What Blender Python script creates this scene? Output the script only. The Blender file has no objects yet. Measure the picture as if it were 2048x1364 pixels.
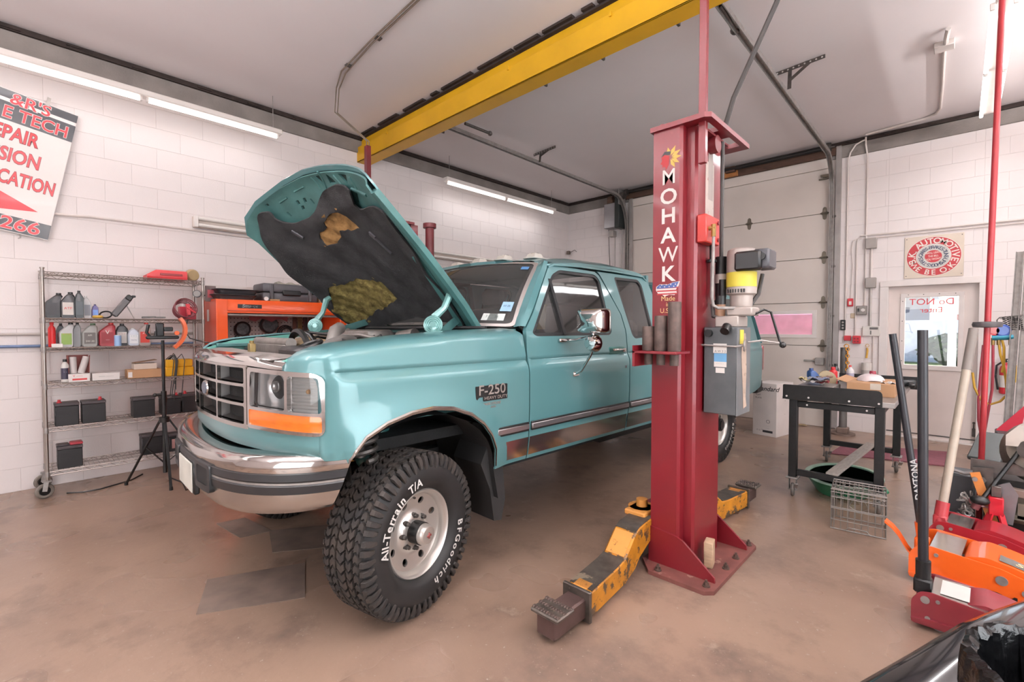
import bpy, bmesh, math, random
from math import sin, cos, pi, radians, sqrt, atan2, exp
from mathutils import Vector as V, Matrix as M
from mathutils.geometry import delaunay_2d_cdt
random.seed(7)
SC = bpy.context.scene
COL = SC.collection

# ------------------------------------------------------------------ camera
FPX, YAW, PIT, CH = 940.0, radians(43.5), radians(1.58), 1.43
cd = bpy.data.cameras.new('camera')
cd.sensor_width = 36.0
cd.lens = FPX / 2048 * 36.0
cd.clip_start = 0.05
cam = bpy.data.objects.new('camera', cd)
COL.objects.link(cam)
cam.location = (0, 0, CH)
cam.rotation_euler = (pi / 2 - PIT, 0, YAW)
SC.camera = cam
F_ = V((-sin(YAW) * cos(PIT), cos(YAW) * cos(PIT), -sin(PIT)))
R_ = V((cos(YAW), sin(YAW), 0))
U_ = R_.cross(F_)
C_ = V((0, 0, CH))

# ------------------------------------------------------------------ world, exposure
def lin(h):
    h = h.lstrip('#')
    o = []
    for i in (0, 2, 4):
        c = int(h[i:i + 2], 16) / 255
        o.append(c / 12.92 if c <= .04045 else ((c + .055) / 1.055) ** 2.4)
    return (*o, 1)

w = bpy.data.worlds.new('sky')
SC.world = w
w.use_nodes = True
nt = w.node_tree
sky = nt.nodes.new('ShaderNodeTexSky')
sky.sky_type = 'HOSEK_WILKIE'
sky.sun_direction = (.35, .65, .67)
sky.turbidity = 6
nt.links.new(sky.outputs[0], nt.nodes['Background'].inputs[0])
nt.nodes['Background'].inputs[1].default_value = 9.0
SC.view_settings.view_transform = 'Standard'
SC.view_settings.look = 'None'
SC.view_settings.gamma = 1
SC.view_settings.use_curve_mapping = False
SC.view_settings.exposure = 0.12
SC.cycles.max_bounces = 7
SC.cycles.diffuse_bounces = 4
SC.cycles.sample_clamp_indirect = 6

def sun(name, d, e, ang=.02, col=(1, .96, .9)):
    l = bpy.data.lights.new(name, 'SUN')
    l.energy = e; l.angle = ang; l.color = col
    o = bpy.data.objects.new(name, l)
    COL.objects.link(o)
    o.rotation_euler = V(d).to_track_quat('-Z', 'Y').to_euler()
    o.location = (2, 14, 9)
    return o
sun('sun', (-.30, -.62, -.62), 15)

def area(name, loc, sx, sy, e, rot=(0, 0, 0), col=(1, .985, 1.0)):
    l = bpy.data.lights.new(name, 'AREA')
    l.shape = 'RECTANGLE'; l.size = sx; l.size_y = sy; l.energy = e; l.color = col
    o = bpy.data.objects.new(name, l)
    COL.objects.link(o)
    o.location = loc; o.rotation_euler = rot
    return o
# light of the left-wall and upper-right fixtures, then fill lamps added out of view
KL = 1.0
for y_ in (-1.7, .86): area('lamp_and_fill_light', (-5.6, y_, 3.54), .16, 2.5, 4 * KL)
area('lamp_and_fill_light', (-5.6, 5.75, 3.56), .16, 2.6, 7 * KL)
area('lamp_and_fill_light', (.2, 6.2, 3.70), .16, 2.5, 24 * KL)
for x_, y_, e_ in ((-1.4, -.2, 1), (1.2, 1.6, 1), (-3.4, -1.7, .8), (1.9, 5.2, 1.5)):  # fill lamps out of view, added to brighten the room
    area('lamp_and_fill_light', (x_, y_, 3.38), .16, 2.5, 20 * KL * e_)
    area('lamp_and_fill_light', (x_, y_, 3.52), .16, 2.5, 235 * KL * e_, (pi, 0, 0))  # added up-lights, much stronger than the down-lights, to brighten the ceiling
# daylight fill lights added, unseen, behind and to the right of the camera
area('daylight_fill', (-.6, -3.9, 1.9), 3.4, 3.0, 130 * KL, (radians(90), 0, 0), (.93, .97, 1))
area('daylight_fill', (3.1, 1.5, 1.8), 3.4, 3.0, 190 * KL, (radians(90), 0, radians(90)), (.88, .95, 1))

# ------------------------------------------------------------------ projection helpers: a pixel of the photograph onto a real surface
def ray(x, y):
    return R_ * ((x - 1024) / FPX) - U_ * ((y - 682) / FPX) + F_
def on(x, y, P, N):
    d = ray(x, y); P = V(P); N = V(N)
    return C_ + d * ((P - C_).dot(N) / d.dot(N))
def onX(x, y, X): return on(x, y, (X, 0, 0), (1, 0, 0))
def onY(x, y, Y): return on(x, y, (0, Y, 0), (0, 1, 0))
def onZ(x, y, Z=0.0): return on(x, y, (0, 0, Z), (0, 0, 1))

# ------------------------------------------------------------------ materials
MATS = {}
def mat(name, col, rough=.5, metal=0.0, var=.12, vs=6.0, bump=0.0, bs=80.0, col2=None, coat=0.0, spec=.5, wear=None, ws=5.0, wt=.62, emit=0.0, stretch=None):
    if name in MATS: return MATS[name]
    m = bpy.data.materials.new(name)
    m.use_nodes = True
    n, L = m.node_tree.nodes, m.node_tree.links
    b = n['Principled BSDF']
    c = lin(col) if isinstance(col, str) else (*col, 1)
    c2 = (lin(col2) if isinstance(col2, str) else tuple(x * (1 - 2 * var) for x in c[:3]) + (1,))
    tc = n.new('ShaderNodeTexCoord')
    vec = tc.outputs['Object']
    if stretch:
        mp = n.new('ShaderNodeMapping'); mp.inputs['Scale'].default_value = stretch
        L.new(vec, mp.inputs[0]); vec = mp.outputs[0]
    nz = n.new('ShaderNodeTexNoise')
    nz.inputs['Scale'].default_value = vs; nz.inputs['Detail'].default_value = 5
    L.new(vec, nz.inputs['Vector'])
    mx = n.new('ShaderNodeMix'); mx.data_type = 'RGBA'
    mr = n.new('ShaderNodeMapRange')
    mr.inputs['From Min'].default_value = .35; mr.inputs['From Max'].default_value = .7
    L.new(nz.outputs['Fac'], mr.inputs['Value'])
    L.new(mr.outputs[0], mx.inputs['Factor'])
    mx.inputs[6].default_value = c; mx.inputs[7].default_value = c2
    out = mx.outputs[2]
    if wear:
        wz = n.new('ShaderNodeTexNoise'); wz.inputs['Scale'].default_value = ws; wz.inputs['Detail'].default_value = 8
        wz.inputs['Roughness'].default_value = .7
        L.new(vec, wz.inputs['Vector'])
        wr = n.new('ShaderNodeMapRange')
        wr.inputs['From Min'].default_value = wt; wr.inputs['From Max'].default_value = wt + .05
        L.new(wz.outputs['Fac'], wr.inputs['Value'])
        m2 = n.new('ShaderNodeMix'); m2.data_type = 'RGBA'
        L.new(wr.outputs[0], m2.inputs['Factor'])
        L.new(out, m2.inputs[6]); m2.inputs[7].default_value = lin(wear)
        out = m2.outputs[2]
    L.new(out, b.inputs['Base Color'])
    b.inputs['Roughness'].default_value = rough
    b.inputs['Metallic'].default_value = metal
    b.inputs['Coat Weight'].default_value = coat
    b.inputs['Coat Roughness'].default_value = .06
    b.inputs['Specular IOR Level'].default_value = spec
    if emit:
        b.inputs['Emission Color'].default_value = c
        b.inputs['Emission Strength'].default_value = emit
    if bump:
        bz = n.new('ShaderNodeTexNoise'); bz.inputs['Scale'].default_value = bs; bz.inputs['Detail'].default_value = 4
        L.new(vec, bz.inputs['Vector'])
        bp = n.new('ShaderNodeBump'); bp.inputs['Strength'].default_value = bump; bp.inputs['Distance'].default_value = .01
        L.new(bz.outputs['Fac'], bp.inputs['Height']); L.new(bp.outputs[0], b.inputs['Normal'])
    MATS[name] = m
    return m

def glass(name, tint, refl=.9, rough=.02, ior=1.5, haze=0.0):
    if name in MATS: return MATS[name]
    m = bpy.data.materials.new(name); m.use_nodes = True
    n, L = m.node_tree.nodes, m.node_tree.links
    n.remove(n['Principled BSDF'])
    t = n.new('ShaderNodeBsdfTransparent'); t.inputs[0].default_value = (*tint, 1)
    g = n.new('ShaderNodeBsdfGlossy'); g.inputs['Roughness'].default_value = rough; g.inputs['Color'].default_value = (refl,) * 3 + (1,)
    f = n.new('ShaderNodeFresnel'); f.inputs[0].default_value = ior
    x = n.new('ShaderNodeMixShader')
    nz = n.new('ShaderNodeTexNoise'); nz.inputs['Scale'].default_value = 3
    L.new(f.outputs[0], x.inputs[0]); L.new(t.outputs[0], x.inputs[1]); L.new(g.outputs[0], x.inputs[2])
    out = x.outputs[0]
    if haze:
        d = n.new('ShaderNodeBsdfDiffuse'); d.inputs[0].default_value = (.8, .78, .76, 1)
        y = n.new('ShaderNodeMixShader'); ml = n.new('ShaderNodeMath'); ml.operation = 'MULTIPLY'; ml.inputs[1].default_value = haze * 2
        L.new(nz.outputs['Fac'], ml.inputs[0]); L.new(ml.outputs[0], y.inputs[0])
        L.new(out, y.inputs[1]); L.new(d.outputs[0], y.inputs[2]); out = y.outputs[0]
    L.new(out, n['Material Output'].inputs[0])
    MATS[name] = m
    return m

# ------------------------------------------------------------------ objects
ROOT = {}            # object name -> its world matrix as built
FRAME = M.Identity(4)  # frame the mesh coordinates are given in
def wm(o): return ROOT.get(o.name, M.Identity(4))
def tag(o, label=None, cat=None, group=None, kind=None):
    if label: o['label'] = label
    if cat: o['category'] = cat
    if group: o['group'] = group
    if kind: o['kind'] = kind
    return o
def thing(name, label, cat, loc=(0, 0, 0), rz=0.0, group=None, kind=None):
    o = bpy.data.objects.new(name, None)
    o.empty_display_size = .1
    COL.objects.link(o)
    o.location = loc; o.rotation_euler = (0, 0, rz)
    ROOT[o.name] = M.Translation(V(loc)) @ M.Rotation(rz, 4, 'Z')
    return tag(o, label, cat, group, kind)
def kids(o): return list(o.children)
def copy_tree(o, parent=None, name=None):
    c = o.copy(); COL.objects.link(c); c.parent = parent
    for ch in list(o.children): copy_tree(ch, c)
    return c
def dup(o, loc, rz=None, label=None, group=None):
    c = copy_tree(o); c.location = loc
    if rz is not None: c.rotation_euler = (0, 0, rz)
    if label: c['label'] = label
    if group: c['group'] = group
    return c

def perp(d):
    d = V(d).normalized()
    a = V((0, 0, 1)) if abs(d.z) < .9 else V((1, 0, 0))
    u = d.cross(a).normalized()
    return u, d.cross(u).normalized()

class MB:
    def __init__(s): s.bm = bmesh.new()
    def face(s, vs):
        try: return s.bm.faces.new(vs)
        except ValueError: return None
    def poly(s, pts):
        return s.face([s.bm.verts.new(V(p)) for p in pts])
    def box(s, lo, hi, bev=0.0, mx=None, seg=1):
        x0, y0, z0 = lo; x1, y1, z1 = hi
        P = [(x0, y0, z0), (x1, y0, z0), (x1, y1, z0), (x0, y1, z0), (x0, y0, z1), (x1, y0, z1), (x1, y1, z1), (x0, y1, z1)]
        vs = [s.bm.verts.new((mx @ V(p)) if mx else V(p)) for p in P]
        fs = [s.face([vs[i] for i in q]) for q in ((3, 2, 1, 0), (4, 5, 6, 7), (0, 1, 5, 4), (1, 2, 6, 5), (2, 3, 7, 6), (3, 0, 4, 7))]
        if bev:
            es = list({e for f in fs for e in f.edges})
            bmesh.ops.bevel(s.bm, geom=es, offset=bev, segments=seg, profile=.5, affect='EDGES')
        return s
    def cbox(s, c, size, bev=0.0, rot=None, seg=1):
        h = V(size) / 2
        mx = M.Translation(V(c)) @ (rot.to_4x4() if rot else M.Identity(4))
        return s.box(-h, h, bev, mx, seg)
    def bar(s, p0, p1, w, h=None, up=(0, 0, 1), bev=0.0):
        p0, p1 = V(p0), V(p1); d = p1 - p0; L = d.length; d.normalize()
        u = d.cross(V(up))
        if u.length < 1e-4: u = d.cross(V((1, 0, 0)))
        u.normalize(); v = u.cross(d)
        mx = M((u, d, v)).transposed().to_4x4(); mx.translation = (p0 + p1) / 2
        h = h or w
        return s.box((-w / 2, -L / 2, -h / 2), (w / 2, L / 2, h / 2), bev, mx)
    def ring(s, c, u, v, r, seg):
        return [s.bm.verts.new(V(c) + u * (r * cos(2 * pi * i / seg)) + v * (r * sin(2 * pi * i / seg))) for i in range(seg)]
    def bridge(s, a, b):
        n = len(a)
        for i in range(n): s.face((a[i], a[(i + 1) % n], b[(i + 1) % n], b[i]))
    def cyl(s, p0, p1, r0, r1=None, seg=14, caps=True):
        p0, p1 = V(p0), V(p1); r1 = r0 if r1 is None else r1
        u, v = perp(p1 - p0)
        a = s.ring(p0, u, v, r0, seg); b = s.ring(p1, u, v, r1, seg)
        s.bridge(a, b)
        if caps: s.face(a[::-1]); s.face(b)
        return s
    def tube(s, pts, r, seg=8, closed=False, caps=True):
        pts = [V(p) for p in pts]; n = len(pts); rings = []
        u = None
        for i, p in enumerate(pts):
            if closed: d = pts[(i + 1) % n] - pts[i - 1]
            else: d = pts[min(i + 1, n - 1)] - pts[max(i - 1, 0)]
            if d.length < 1e-9: d = V((0, 0, 1))
            d.normalize()
            if u is None: u, v = perp(d)
            else:
                u = u - d * u.dot(d)
                if u.length < 1e-6: u, v = perp(d)
                u.normalize(); v = d.cross(u)
            rr = r[i] if isinstance(r, (list, tuple)) else r
            rings.append(s.ring(p, u, v, rr, seg))
        for i in range(n - 1): s.bridge(rings[i], rings[i + 1])
        if closed: s.bridge(rings[-1], rings[0])
        elif caps: s.face(rings[0][::-1]); s.face(rings[-1])
        return s
    def lathe(s, prof, c=(0, 0, 0), ax=(0, 0, 1), seg=24, cap0=True, cap1=True, sx=1.0, sy=1.0, ux=None):
        c = V(c); ax = V(ax).normalized()
        if ux is not None: u = V(ux).normalized(); v = ax.cross(u)
        else: u, v = perp(ax)
        rs = []
        for r, h in prof:
            rs.append([s.bm.verts.new(c + ax * h + u * (sx * r * cos(2 * pi * i / seg)) + v * (sy * r * sin(2 * pi * i / seg))) for i in range(seg)])
        for a, b in zip(rs, rs[1:]): s.bridge(a, b)
        if cap0 and prof[0][0] > 1e-6: s.face(rs[0][::-1])
        if cap1 and prof[-1][0] > 1e-6: s.face(rs[-1])
        return s
    def loft(s, rings, closed=True, caps=True):
        rs = [[s.bm.verts.new(V(p)) for p in r] for r in rings]
        for a, b in zip(rs, rs[1:]):
            n = len(a)
            for i in range(n if closed else n - 1): s.face((a[i], a[(i + 1) % n], b[(i + 1) % n], b[i]))
        if caps and closed: s.face(rs[0][::-1]); s.face(rs[-1])
        return s
    def prism(s, poly, o, u, v, d):
        o, u, v, d = V(o), V(u), V(v), V(d)
        a = [s.bm.verts.new(o + u * p[0] + v * p[1]) for p in poly]
        b = [s.bm.verts.new(o + u * p[0] + v * p[1] + d) for p in poly]
        s.face(a[::-1]); s.face(b); s.bridge(a, b)
        return s
    def ball(s, c, r, sc=(1, 1, 1), seg=14, rg=8, mx=None):
        m = M.Translation(V(c)) @ (mx.to_4x4() if mx else M.Identity(4)) @ M.Diagonal((r * sc[0], r * sc[1], r * sc[2], 1))
        bmesh.ops.create_uvsphere(s.bm, u_segments=seg, v_segments=rg, radius=1, matrix=m)
        return s
    def torus(s, c, ax, R, r, seg=28, rs=8, a0=0, a1=2 * pi):
        u, v = perp(ax); full = abs(a1 - a0 - 2 * pi) < 1e-6
        n = seg if full else seg + 1
        return s.tube([V(c) + u * R * cos(a0 + (a1 - a0) * i / seg) + v * R * sin(a0 + (a1 - a0) * i / seg) for i in range(n)], r, rs, closed=full)
    def text(s, body, o, u, v, size, depth=.001, align='CENTER', sx=1.0, bold=0.0, shear=0.0, arc=None):
        vs, fs = text_mesh(body, size, align, bold, shear)
        o, u, v = V(o), V(u).normalized(), V(v).normalized(); nrm = u.cross(v)
        def put(x, y, d):
            x *= sx
            return o + u * x + v * y + nrm * d
        top = [s.bm.verts.new(put(x, y, depth)) for x, y in vs]
        for f in fs: s.face([top[i] for i in f])
        return s
    def map(s, fn):
        for v in s.bm.verts: v.co = V(fn(v.co))
        return s
    def build(s, name, m, parent=None, ang=38, label=None, kind=None):
        bm = s.bm
        bmesh.ops.remove_doubles(bm, verts=bm.verts, dist=1e-6)
        bmesh.ops.recalc_face_normals(bm, faces=bm.faces)
        if parent is None:
            xs = [FRAME @ v.co for v in bm.verts]
            lo = [min(p[i] for p in xs) for i in range(3)]; hi = [max(p[i] for p in xs) for i in range(3)]
            base = M.Translation(V(((lo[0] + hi[0]) / 2, (lo[1] + hi[1]) / 2, lo[2])))
        else: base = wm(parent)
        T = base.inverted() @ FRAME
        bm.transform(T)
        me = bpy.data.meshes.new(name)
        bm.to_mesh(me); bm.free()
        if ang:
            me.shade_smooth(); me.set_sharp_from_angle(angle=radians(ang))
        for x in (m if isinstance(m, (list, tuple)) else [m]): me.materials.append(x)
        o = bpy.data.objects.new(name, me); COL.objects.link(o)
        if parent is None: o.location = base.translation
        else: o.parent = parent
        ROOT[o.name] = base
        if label: o['label'] = label
        if kind: o['kind'] = kind
        return o

TXT = {}
def text_mesh(body, size, align, bold, shear):
    k = (body, align, bold, shear)
    if k not in TXT:
        c = bpy.data.curves.new('t', 'FONT'); c.body = body; c.size = 1; c.align_x = align; c.offset = bold; c.shear = shear
        c.resolution_u = 3; c.fill_mode = 'BOTH'
        o = bpy.data.objects.new('t', c)
        me = o.to_mesh()
        TXT[k] = ([(v.co.x, v.co.y) for v in me.vertices], [tuple(p.vertices) for p in me.polygons])
        o.to_mesh_clear(); bpy.data.objects.remove(o); bpy.data.curves.remove(c)
    vs, fs = TXT[k]
    return [(x * size, y * size) for x, y in vs], fs

def inside(p, poly):
    x, y = p; r = False; j = len(poly) - 1
    for i in range(len(poly)):
        xi, yi = poly[i]; xj, yj = poly[j]
        if (yi > y) != (yj > y) and x < (xj - xi) * (y - yi) / (yj - yi) + xi: r = not r
        j = i
    return r
def dens(poly, d, closed=True):
    o = []; n = len(poly)
    for i in range(n if closed else n - 1):
        a, b = V(poly[i]), V(poly[(i + 1) % n]); k = max(1, int((b - a).length / d + .5))
        o += [tuple(a + (b - a) * (j / k)) for j in range(k)]
    if not closed: o.append(tuple(poly[-1]))
    return o
def rnd(poly, r, n=4):
    """polygon with rounded corners"""
    o = []; N = len(poly)
    for i in range(N):
        p, a, b = V(poly[i]), V(poly[i - 1]), V(poly[(i + 1) % N])
        rr = r[i] if isinstance(r, (list, tuple)) else r
        if rr <= 0: o.append(tuple(p)); continue
        u, v = (a - p), (b - p); t = min(rr, u.length * .45, v.length * .45)
        u.normalize(); v.normalize()
        q0, q1 = p + u * t, p + v * t
        for k in range(n + 1):
            s = k / n
            o.append(tuple(q0 * (1 - s) ** 2 + p * 2 * s * (1 - s) + q1 * s ** 2))
    return o
def lerp_t(tab, x):
    if x <= tab[0][0]: return tab[0][1]
    for (a, b), (c, d) in zip(tab, tab[1:]):
        if x <= c: return b + (d - b) * (x - a) / (c - a)
    return tab[-1][1]
def sstep(a, b, x):
    t = min(1, max(0, (x - a) / (b - a))); return t * t * (3 - 2 * t)

def sheet(mb, outer, holes, fn, d, rows=None, thick=None, cols=None):
    """triangulated sheet over a 2-D outline with holes, put in space by fn; thick(p)->offset vector gives it a back"""
    outer = dens(outer, d); holes = [dens(h, d) for h in holes]
    vs, ed = [], []
    for lp in [outer] + holes:
        b = len(vs); vs += [V(p) for p in lp]; ed += [(b + i, b + (i + 1) % len(lp)) for i in range(len(lp))]
    nb = len(vs)
    xs = [p[0] for p in outer]; ys = [p[1] for p in outer]
    ys_l = rows or [min(ys) + d * i for i in range(1, int((max(ys) - min(ys)) / d) + 1)]
    xs_l = cols or [min(xs) + d * i for i in range(1, int((max(xs) - min(xs)) / d) + 1)]
    bnd = [V(p) for lp in [outer] + holes for p in lp]
    for y in ys_l:
        for x in xs_l:
            p = (x, y)
            if inside(p, outer) and not any(inside(p, h) for h in holes):
                if min((V(p) - q).length_squared for q in bnd) > (d * .3) ** 2: vs.append(V(p))
    rv, re, rf = delaunay_2d_cdt(vs, ed, [], 0, 1e-6)[:3]
    keep = []
    for f in rf:
        c = sum((rv[i] for i in f), V((0, 0))) / len(f)
        if inside(c, outer) and not any(inside(c, h) for h in holes): keep.append(f)
    bm = mb.bm
    A = {}
    def va(i):
        if i not in A: A[i] = bm.verts.new(V(fn(*rv[i])))
        return A[i]
    cnt = {}
    for f in keep:
        mb.face([va(i) for i in f])
        for a, b in zip(f, list(f[1:]) + [f[0]]): cnt[frozenset((a, b))] = cnt.get(frozenset((a, b)), 0) + 1
    if thick:
        B = {i: bm.verts.new(A[i].co + V(thick(*rv[i]))) for i in A}
        for f in keep: mb.face([B[i] for i in f][::-1])
        for e, n in cnt.items():
            if n == 1:
                a, b = tuple(e); mb.face((A[a], A[b], B[b], B[a]))
    return mb

def wtext(name, lines, m, parent, o, u, v, **kw):
    """flat print: list of (text, x, y, size) on a plane"""
    mb = MB(); o, u, v = V(o), V(u).normalized(), V(v).normalized()
    for t in lines:
        k = dict(kw); k.update(t[4] if len(t) > 4 else {})
        mb.text(t[0], o + u * t[1] + v * t[2], u, v, t[3], **k)
    return mb.build(name, m, parent, ang=0)
# ================================================================== SETTING
XL, XR, YB, YF, ZC = -5.95, 3.2, 7.99, -4.2, 4.02
WHITE = mat('white_painted_block', '#e6dddb', .62, var=.03, vs=1.5, bump=.12, bs=90, spec=.35)
MORT = mat('painted_mortar', '#dcd2cf', .8, var=.08)
CEIL = mat('ceiling_paint', '#e2dada', .62, var=.04, vs=.6, bump=.05, bs=20)
CONC = mat('raw_concrete_band', '#8d8580', .85, var=.16, vs=3, bump=.3, bs=60, wear='#6f655e', wt=.66)
RUST = mat('rusty_steel', '#3c302c', .8, .2, var=.25, vs=14, wear='#8f8580', ws=18, wt=.66)
YEL = mat('yellow_beam_paint', '#dda818', .42, var=.08, vs=2.5)
GREYP = mat('grey_conduit', '#b9b1ac', .45, .3, var=.08)
WCOND = mat('white_conduit', '#ddd2cc', .5, var=.05)
GALV = mat('galvanised_steel', '#a19b97', .42, .45, var=.15, vs=20)
DGALV = mat('dull_steel', '#6f6a67', .42, .8, var=.2, vs=20)
CHROME = mat('chrome', '#d9d6d4', .07, 1.0, var=.01)
BLACKP = mat('black_plastic', '#101011', .42, var=.15, vs=20)
BLACKM = mat('black_powder_coat', '#131314', .5, .1, var=.2, vs=30, bump=.1, bs=300)
TRIMW = mat('white_trim_paint', '#e3dad6', .5, var=.04)
LAMP = mat('fluorescent_tube', '#fff6f0', .5, emit=3.4)
LAMPOFF = mat('unlit_tube', '#e8e2dc', .35, var=.03)
FIXW = mat('white_fixture_enamel', '#e9e1dc', .4, var=.04)

def floor_mat():
    m = bpy.data.materials.new('concrete_floor'); m.use_nodes = True
    n, L = m.node_tree.nodes, m.node_tree.links
    b = n['Principled BSDF']
    tc = n.new('ShaderNodeTexCoord')
    def noise(sc, det=6, ro=.6):
        z = n.new('ShaderNodeTexNoise'); z.inputs['Scale'].default_value = sc; z.inputs['Detail'].default_value = det; z.inputs['Roughness'].default_value = ro
        L.new(tc.outputs['Object'], z.inputs['Vector']); return z.outputs['Fac']
    def ramp(f, a, b_):
        r = n.new('ShaderNodeMapRange'); r.inputs['From Min'].default_value = a; r.inputs['From Max'].default_value = b_
        L.new(f, r.inputs['Value']); return r.outputs[0]
    def mix(f, c0, c1):
        x = n.new('ShaderNodeMix'); x.data_type = 'RGBA'; L.new(f, x.inputs['Factor'])
        for i, c in ((6, c0), (7, c1)):
            if hasattr(c, 'links'): L.new(c, x.inputs[i])
            else: x.inputs[i].default_value = c
        return x.outputs[2]
    c = mix(ramp(noise(.7), .38, .62), lin('#9a8170'), lin('#866f61'))
    c = mix(ramp(noise(2.6, 8, .65), .5, .72), c, lin('#6b5a50'))
    c = mix(ramp(noise(5.5, 9, .7), .60, .75), c, lin('#a69382'))
    c = mix(ramp(noise(45, 3, .6), .66, .74), c, lin('#a89b8e'))
    L.new(c, b.inputs['Base Color'])
    rr = n.new('ShaderNodeMapRange'); rr.inputs['From Min'].default_value = .35; rr.inputs['From Max'].default_value = .7
    rr.inputs['To Min'].default_value = .27; rr.inputs['To Max'].default_value = .36
    L.new(noise(2.2, 2, .4), rr.inputs['Value']); L.new(rr.outputs[0], b.inputs['Roughness'])
    bp = n.new('ShaderNodeBump'); bp.inputs['Strength'].default_value = .10; bp.inputs['Distance'].default_value = .01
    L.new(noise(30, 6), bp.inputs['Height']); L.new(bp.outputs[0], b.inputs['Normal'])
    b.inputs['Specular IOR Level'].default_value = .5
    return m
def struct(name, mb, m, parent=None, **k):
    o = mb.build(name, m, parent, **k)
    if parent is None: o['kind'] = 'structure'
    return o

struct('floor', MB().box((XL - .3, YF - .3, -.2), (XR + .3, YB + .5, 0)), floor_mat())
struct('ceiling', MB().box((XL - .3, YF - .3, ZC), (XR + .3, YB + .3, ZC + .2)), CEIL)

# block walls: every block a piece of its own
block_me = {}
def block_mesh(axis, Lx):
    k = (axis, round(Lx, 3))
    if k not in block_me:
        mb = MB(); g = .0012; t = .0020; bw = .002; gx = .0005
        h = .2032
        # front face with chamfered rim: 5 quads
        def pt(a, z, d): return V((d, a, z)) if axis == 'x' else V((a, -d, z))
        o = [pt(gx, g, -.001), pt(Lx - gx, g, -.001), pt(Lx - gx, h - g, -.001), pt(gx, h - g, -.001)]
        i = [pt(gx + bw * .7, g + bw, t), pt(Lx - gx - bw * .7, g + bw, t), pt(Lx - gx - bw * .7, h - g - bw, t), pt(gx + bw * .7, h - g - bw, t)]
        vo = [mb.bm.verts.new(p) for p in o]; vi = [mb.bm.verts.new(p) for p in i]
        mb.face(vi); mb.bridge(vo, vi)
        bm = mb.bm; bmesh.ops.recalc_face_normals(bm, faces=bm.faces)
        f = max(bm.faces, key=lambda f: f.calc_area())
        want = V((1, 0, 0)) if axis == 'x' else V((0, -1, 0))
        if f.normal.dot(want) < 0: bmesh.ops.reverse_faces(bm, faces=bm.faces)
        me = bpy.data.meshes.new('concrete_block'); bm.to_mesh(me); bm.free(); me.materials.append(WHITE)
        block_me[k] = me
    return block_me[k]
def blocks(wall, axis, a0, a1, z1, skip, seen, limit=290):
    """running bond of painted blocks; skip(a0,a1,z0,z1) leaves openings, seen() keeps those in view as single pieces"""
    base = wm(wall).translation
    rest = []
    singles = []
    r = 0; z = 0.0
    while z < z1 - .02:
        s0 = a0 - (.2032 if r % 2 else 0)
        while s0 < a1 - .01:
            b0, b1 = max(s0, a0), min(s0 + .4064, a1)
            if b1 - b0 > .03 and not skip(b0, b1, z, z + .2032):
                (singles if seen(b0, b1, z, z + .2032) else rest).append((b0, b1 - b0, z))
            s0 += .4064
        z += .2032; r += 1
    rest += singles[limit:]; singles = singles[:limit]
    for b, Lx, z in singles:
        o = bpy.data.objects.new('concrete_block', block_mesh(axis, Lx)); COL.objects.link(o)
        o.parent = wall
        P = V((XL, b, z)) if axis == 'x' else V((b, YB, z))
        o.location = P - base
    if rest:
        mb = MB()
        for b, Lx, z in rest:
            me = block_mesh(axis, Lx); P = V((XL, b, z)) if axis == 'x' else V((b, YB, z))
            q = [mb.bm.verts.new(v.co + P) for v in me.vertices]
            for p in me.polygons: mb.face([q[i] for i in p.vertices])
        mb.build('concrete_blocks', WHITE, wall, ang=0, kind='stuff')
    return len(singles), len(rest)

wl = struct('wall_left', MB().box((XL - .2, YF - .2, 0), (XL - .001, YB + .3, ZC)), MORT)
def nofar(b0, b1, z0, z1): return False
def seen_left(b0, b1, z0, z1):
    if z0 > 3.75 or b1 < -.2: return False
    # hidden behind the truck cab and hood
    if z1 < 1.75 and b0 > 2.6: return False
    return True
blocks(wl, 'x', -.2032 * 20, YB, 3.81, nofar, seen_left)

wb = MB()
GX0, GX1, GZ = -4.55, -1.34, 3.84      # garage opening
DX0, DX1, DZ = -.70, .195, 2.0        # man door opening
for lo, hi in (((XL - .2, YB + .001, 0), (GX0, YB + .25, ZC)), ((GX0, YB + .001, GZ), (GX1, YB + .25, ZC)), ((GX1, YB + .001, 0), (DX0, YB + .25, ZC)),
               ((DX0, YB + .001, DZ), (DX1, YB + .25, ZC)), ((DX1, YB + .001, 0), (XR + .2, YB + .25, ZC))):
    wb.box(lo, hi)
wb = struct('wall_back', wb, MORT)
def skip_b(b0, b1, z0, z1):
    if b1 > GX0 + .02 and b0 < GX1 - .02: return True
    if b1 > DX0 - .03 and b0 < DX1 + .03 and z0 < DZ + .03: return True
    return False
# blocks right of the garage door, left of it, and beside the man door, cut to the openings
n1 = blocks(wb, 'y', XL, GX0, 3.81, lambda *a: False, lambda b0, b1, z0, z1: z1 > 1.7)
def door_cut(b0, b1, z0, z1): return z0 < DZ - .02 and b1 > DX0 - .06 and b0 < DX1 + .06
blocks(wb, 'y', GX1, DX0, 3.81, lambda *a: False, lambda *a: True)
blocks(wb, 'y', DX1, XR, 3.81, lambda *a: False, lambda b0, b1, z0, z1: b0 < .9)
blocks(wb, 'y', DX0, DX1, 3.81, lambda b0, b1, z0, z1: z0 < DZ, lambda *a: True)
struct('wall_right', MB().box((XR, YF - .2, 0), (XR + .2, YB + .3, ZC)), WHITE)
struct('wall_front', MB().box((XL - .2, YF - .2, 0), (XR + .2, YF, ZC)), WHITE)

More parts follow.
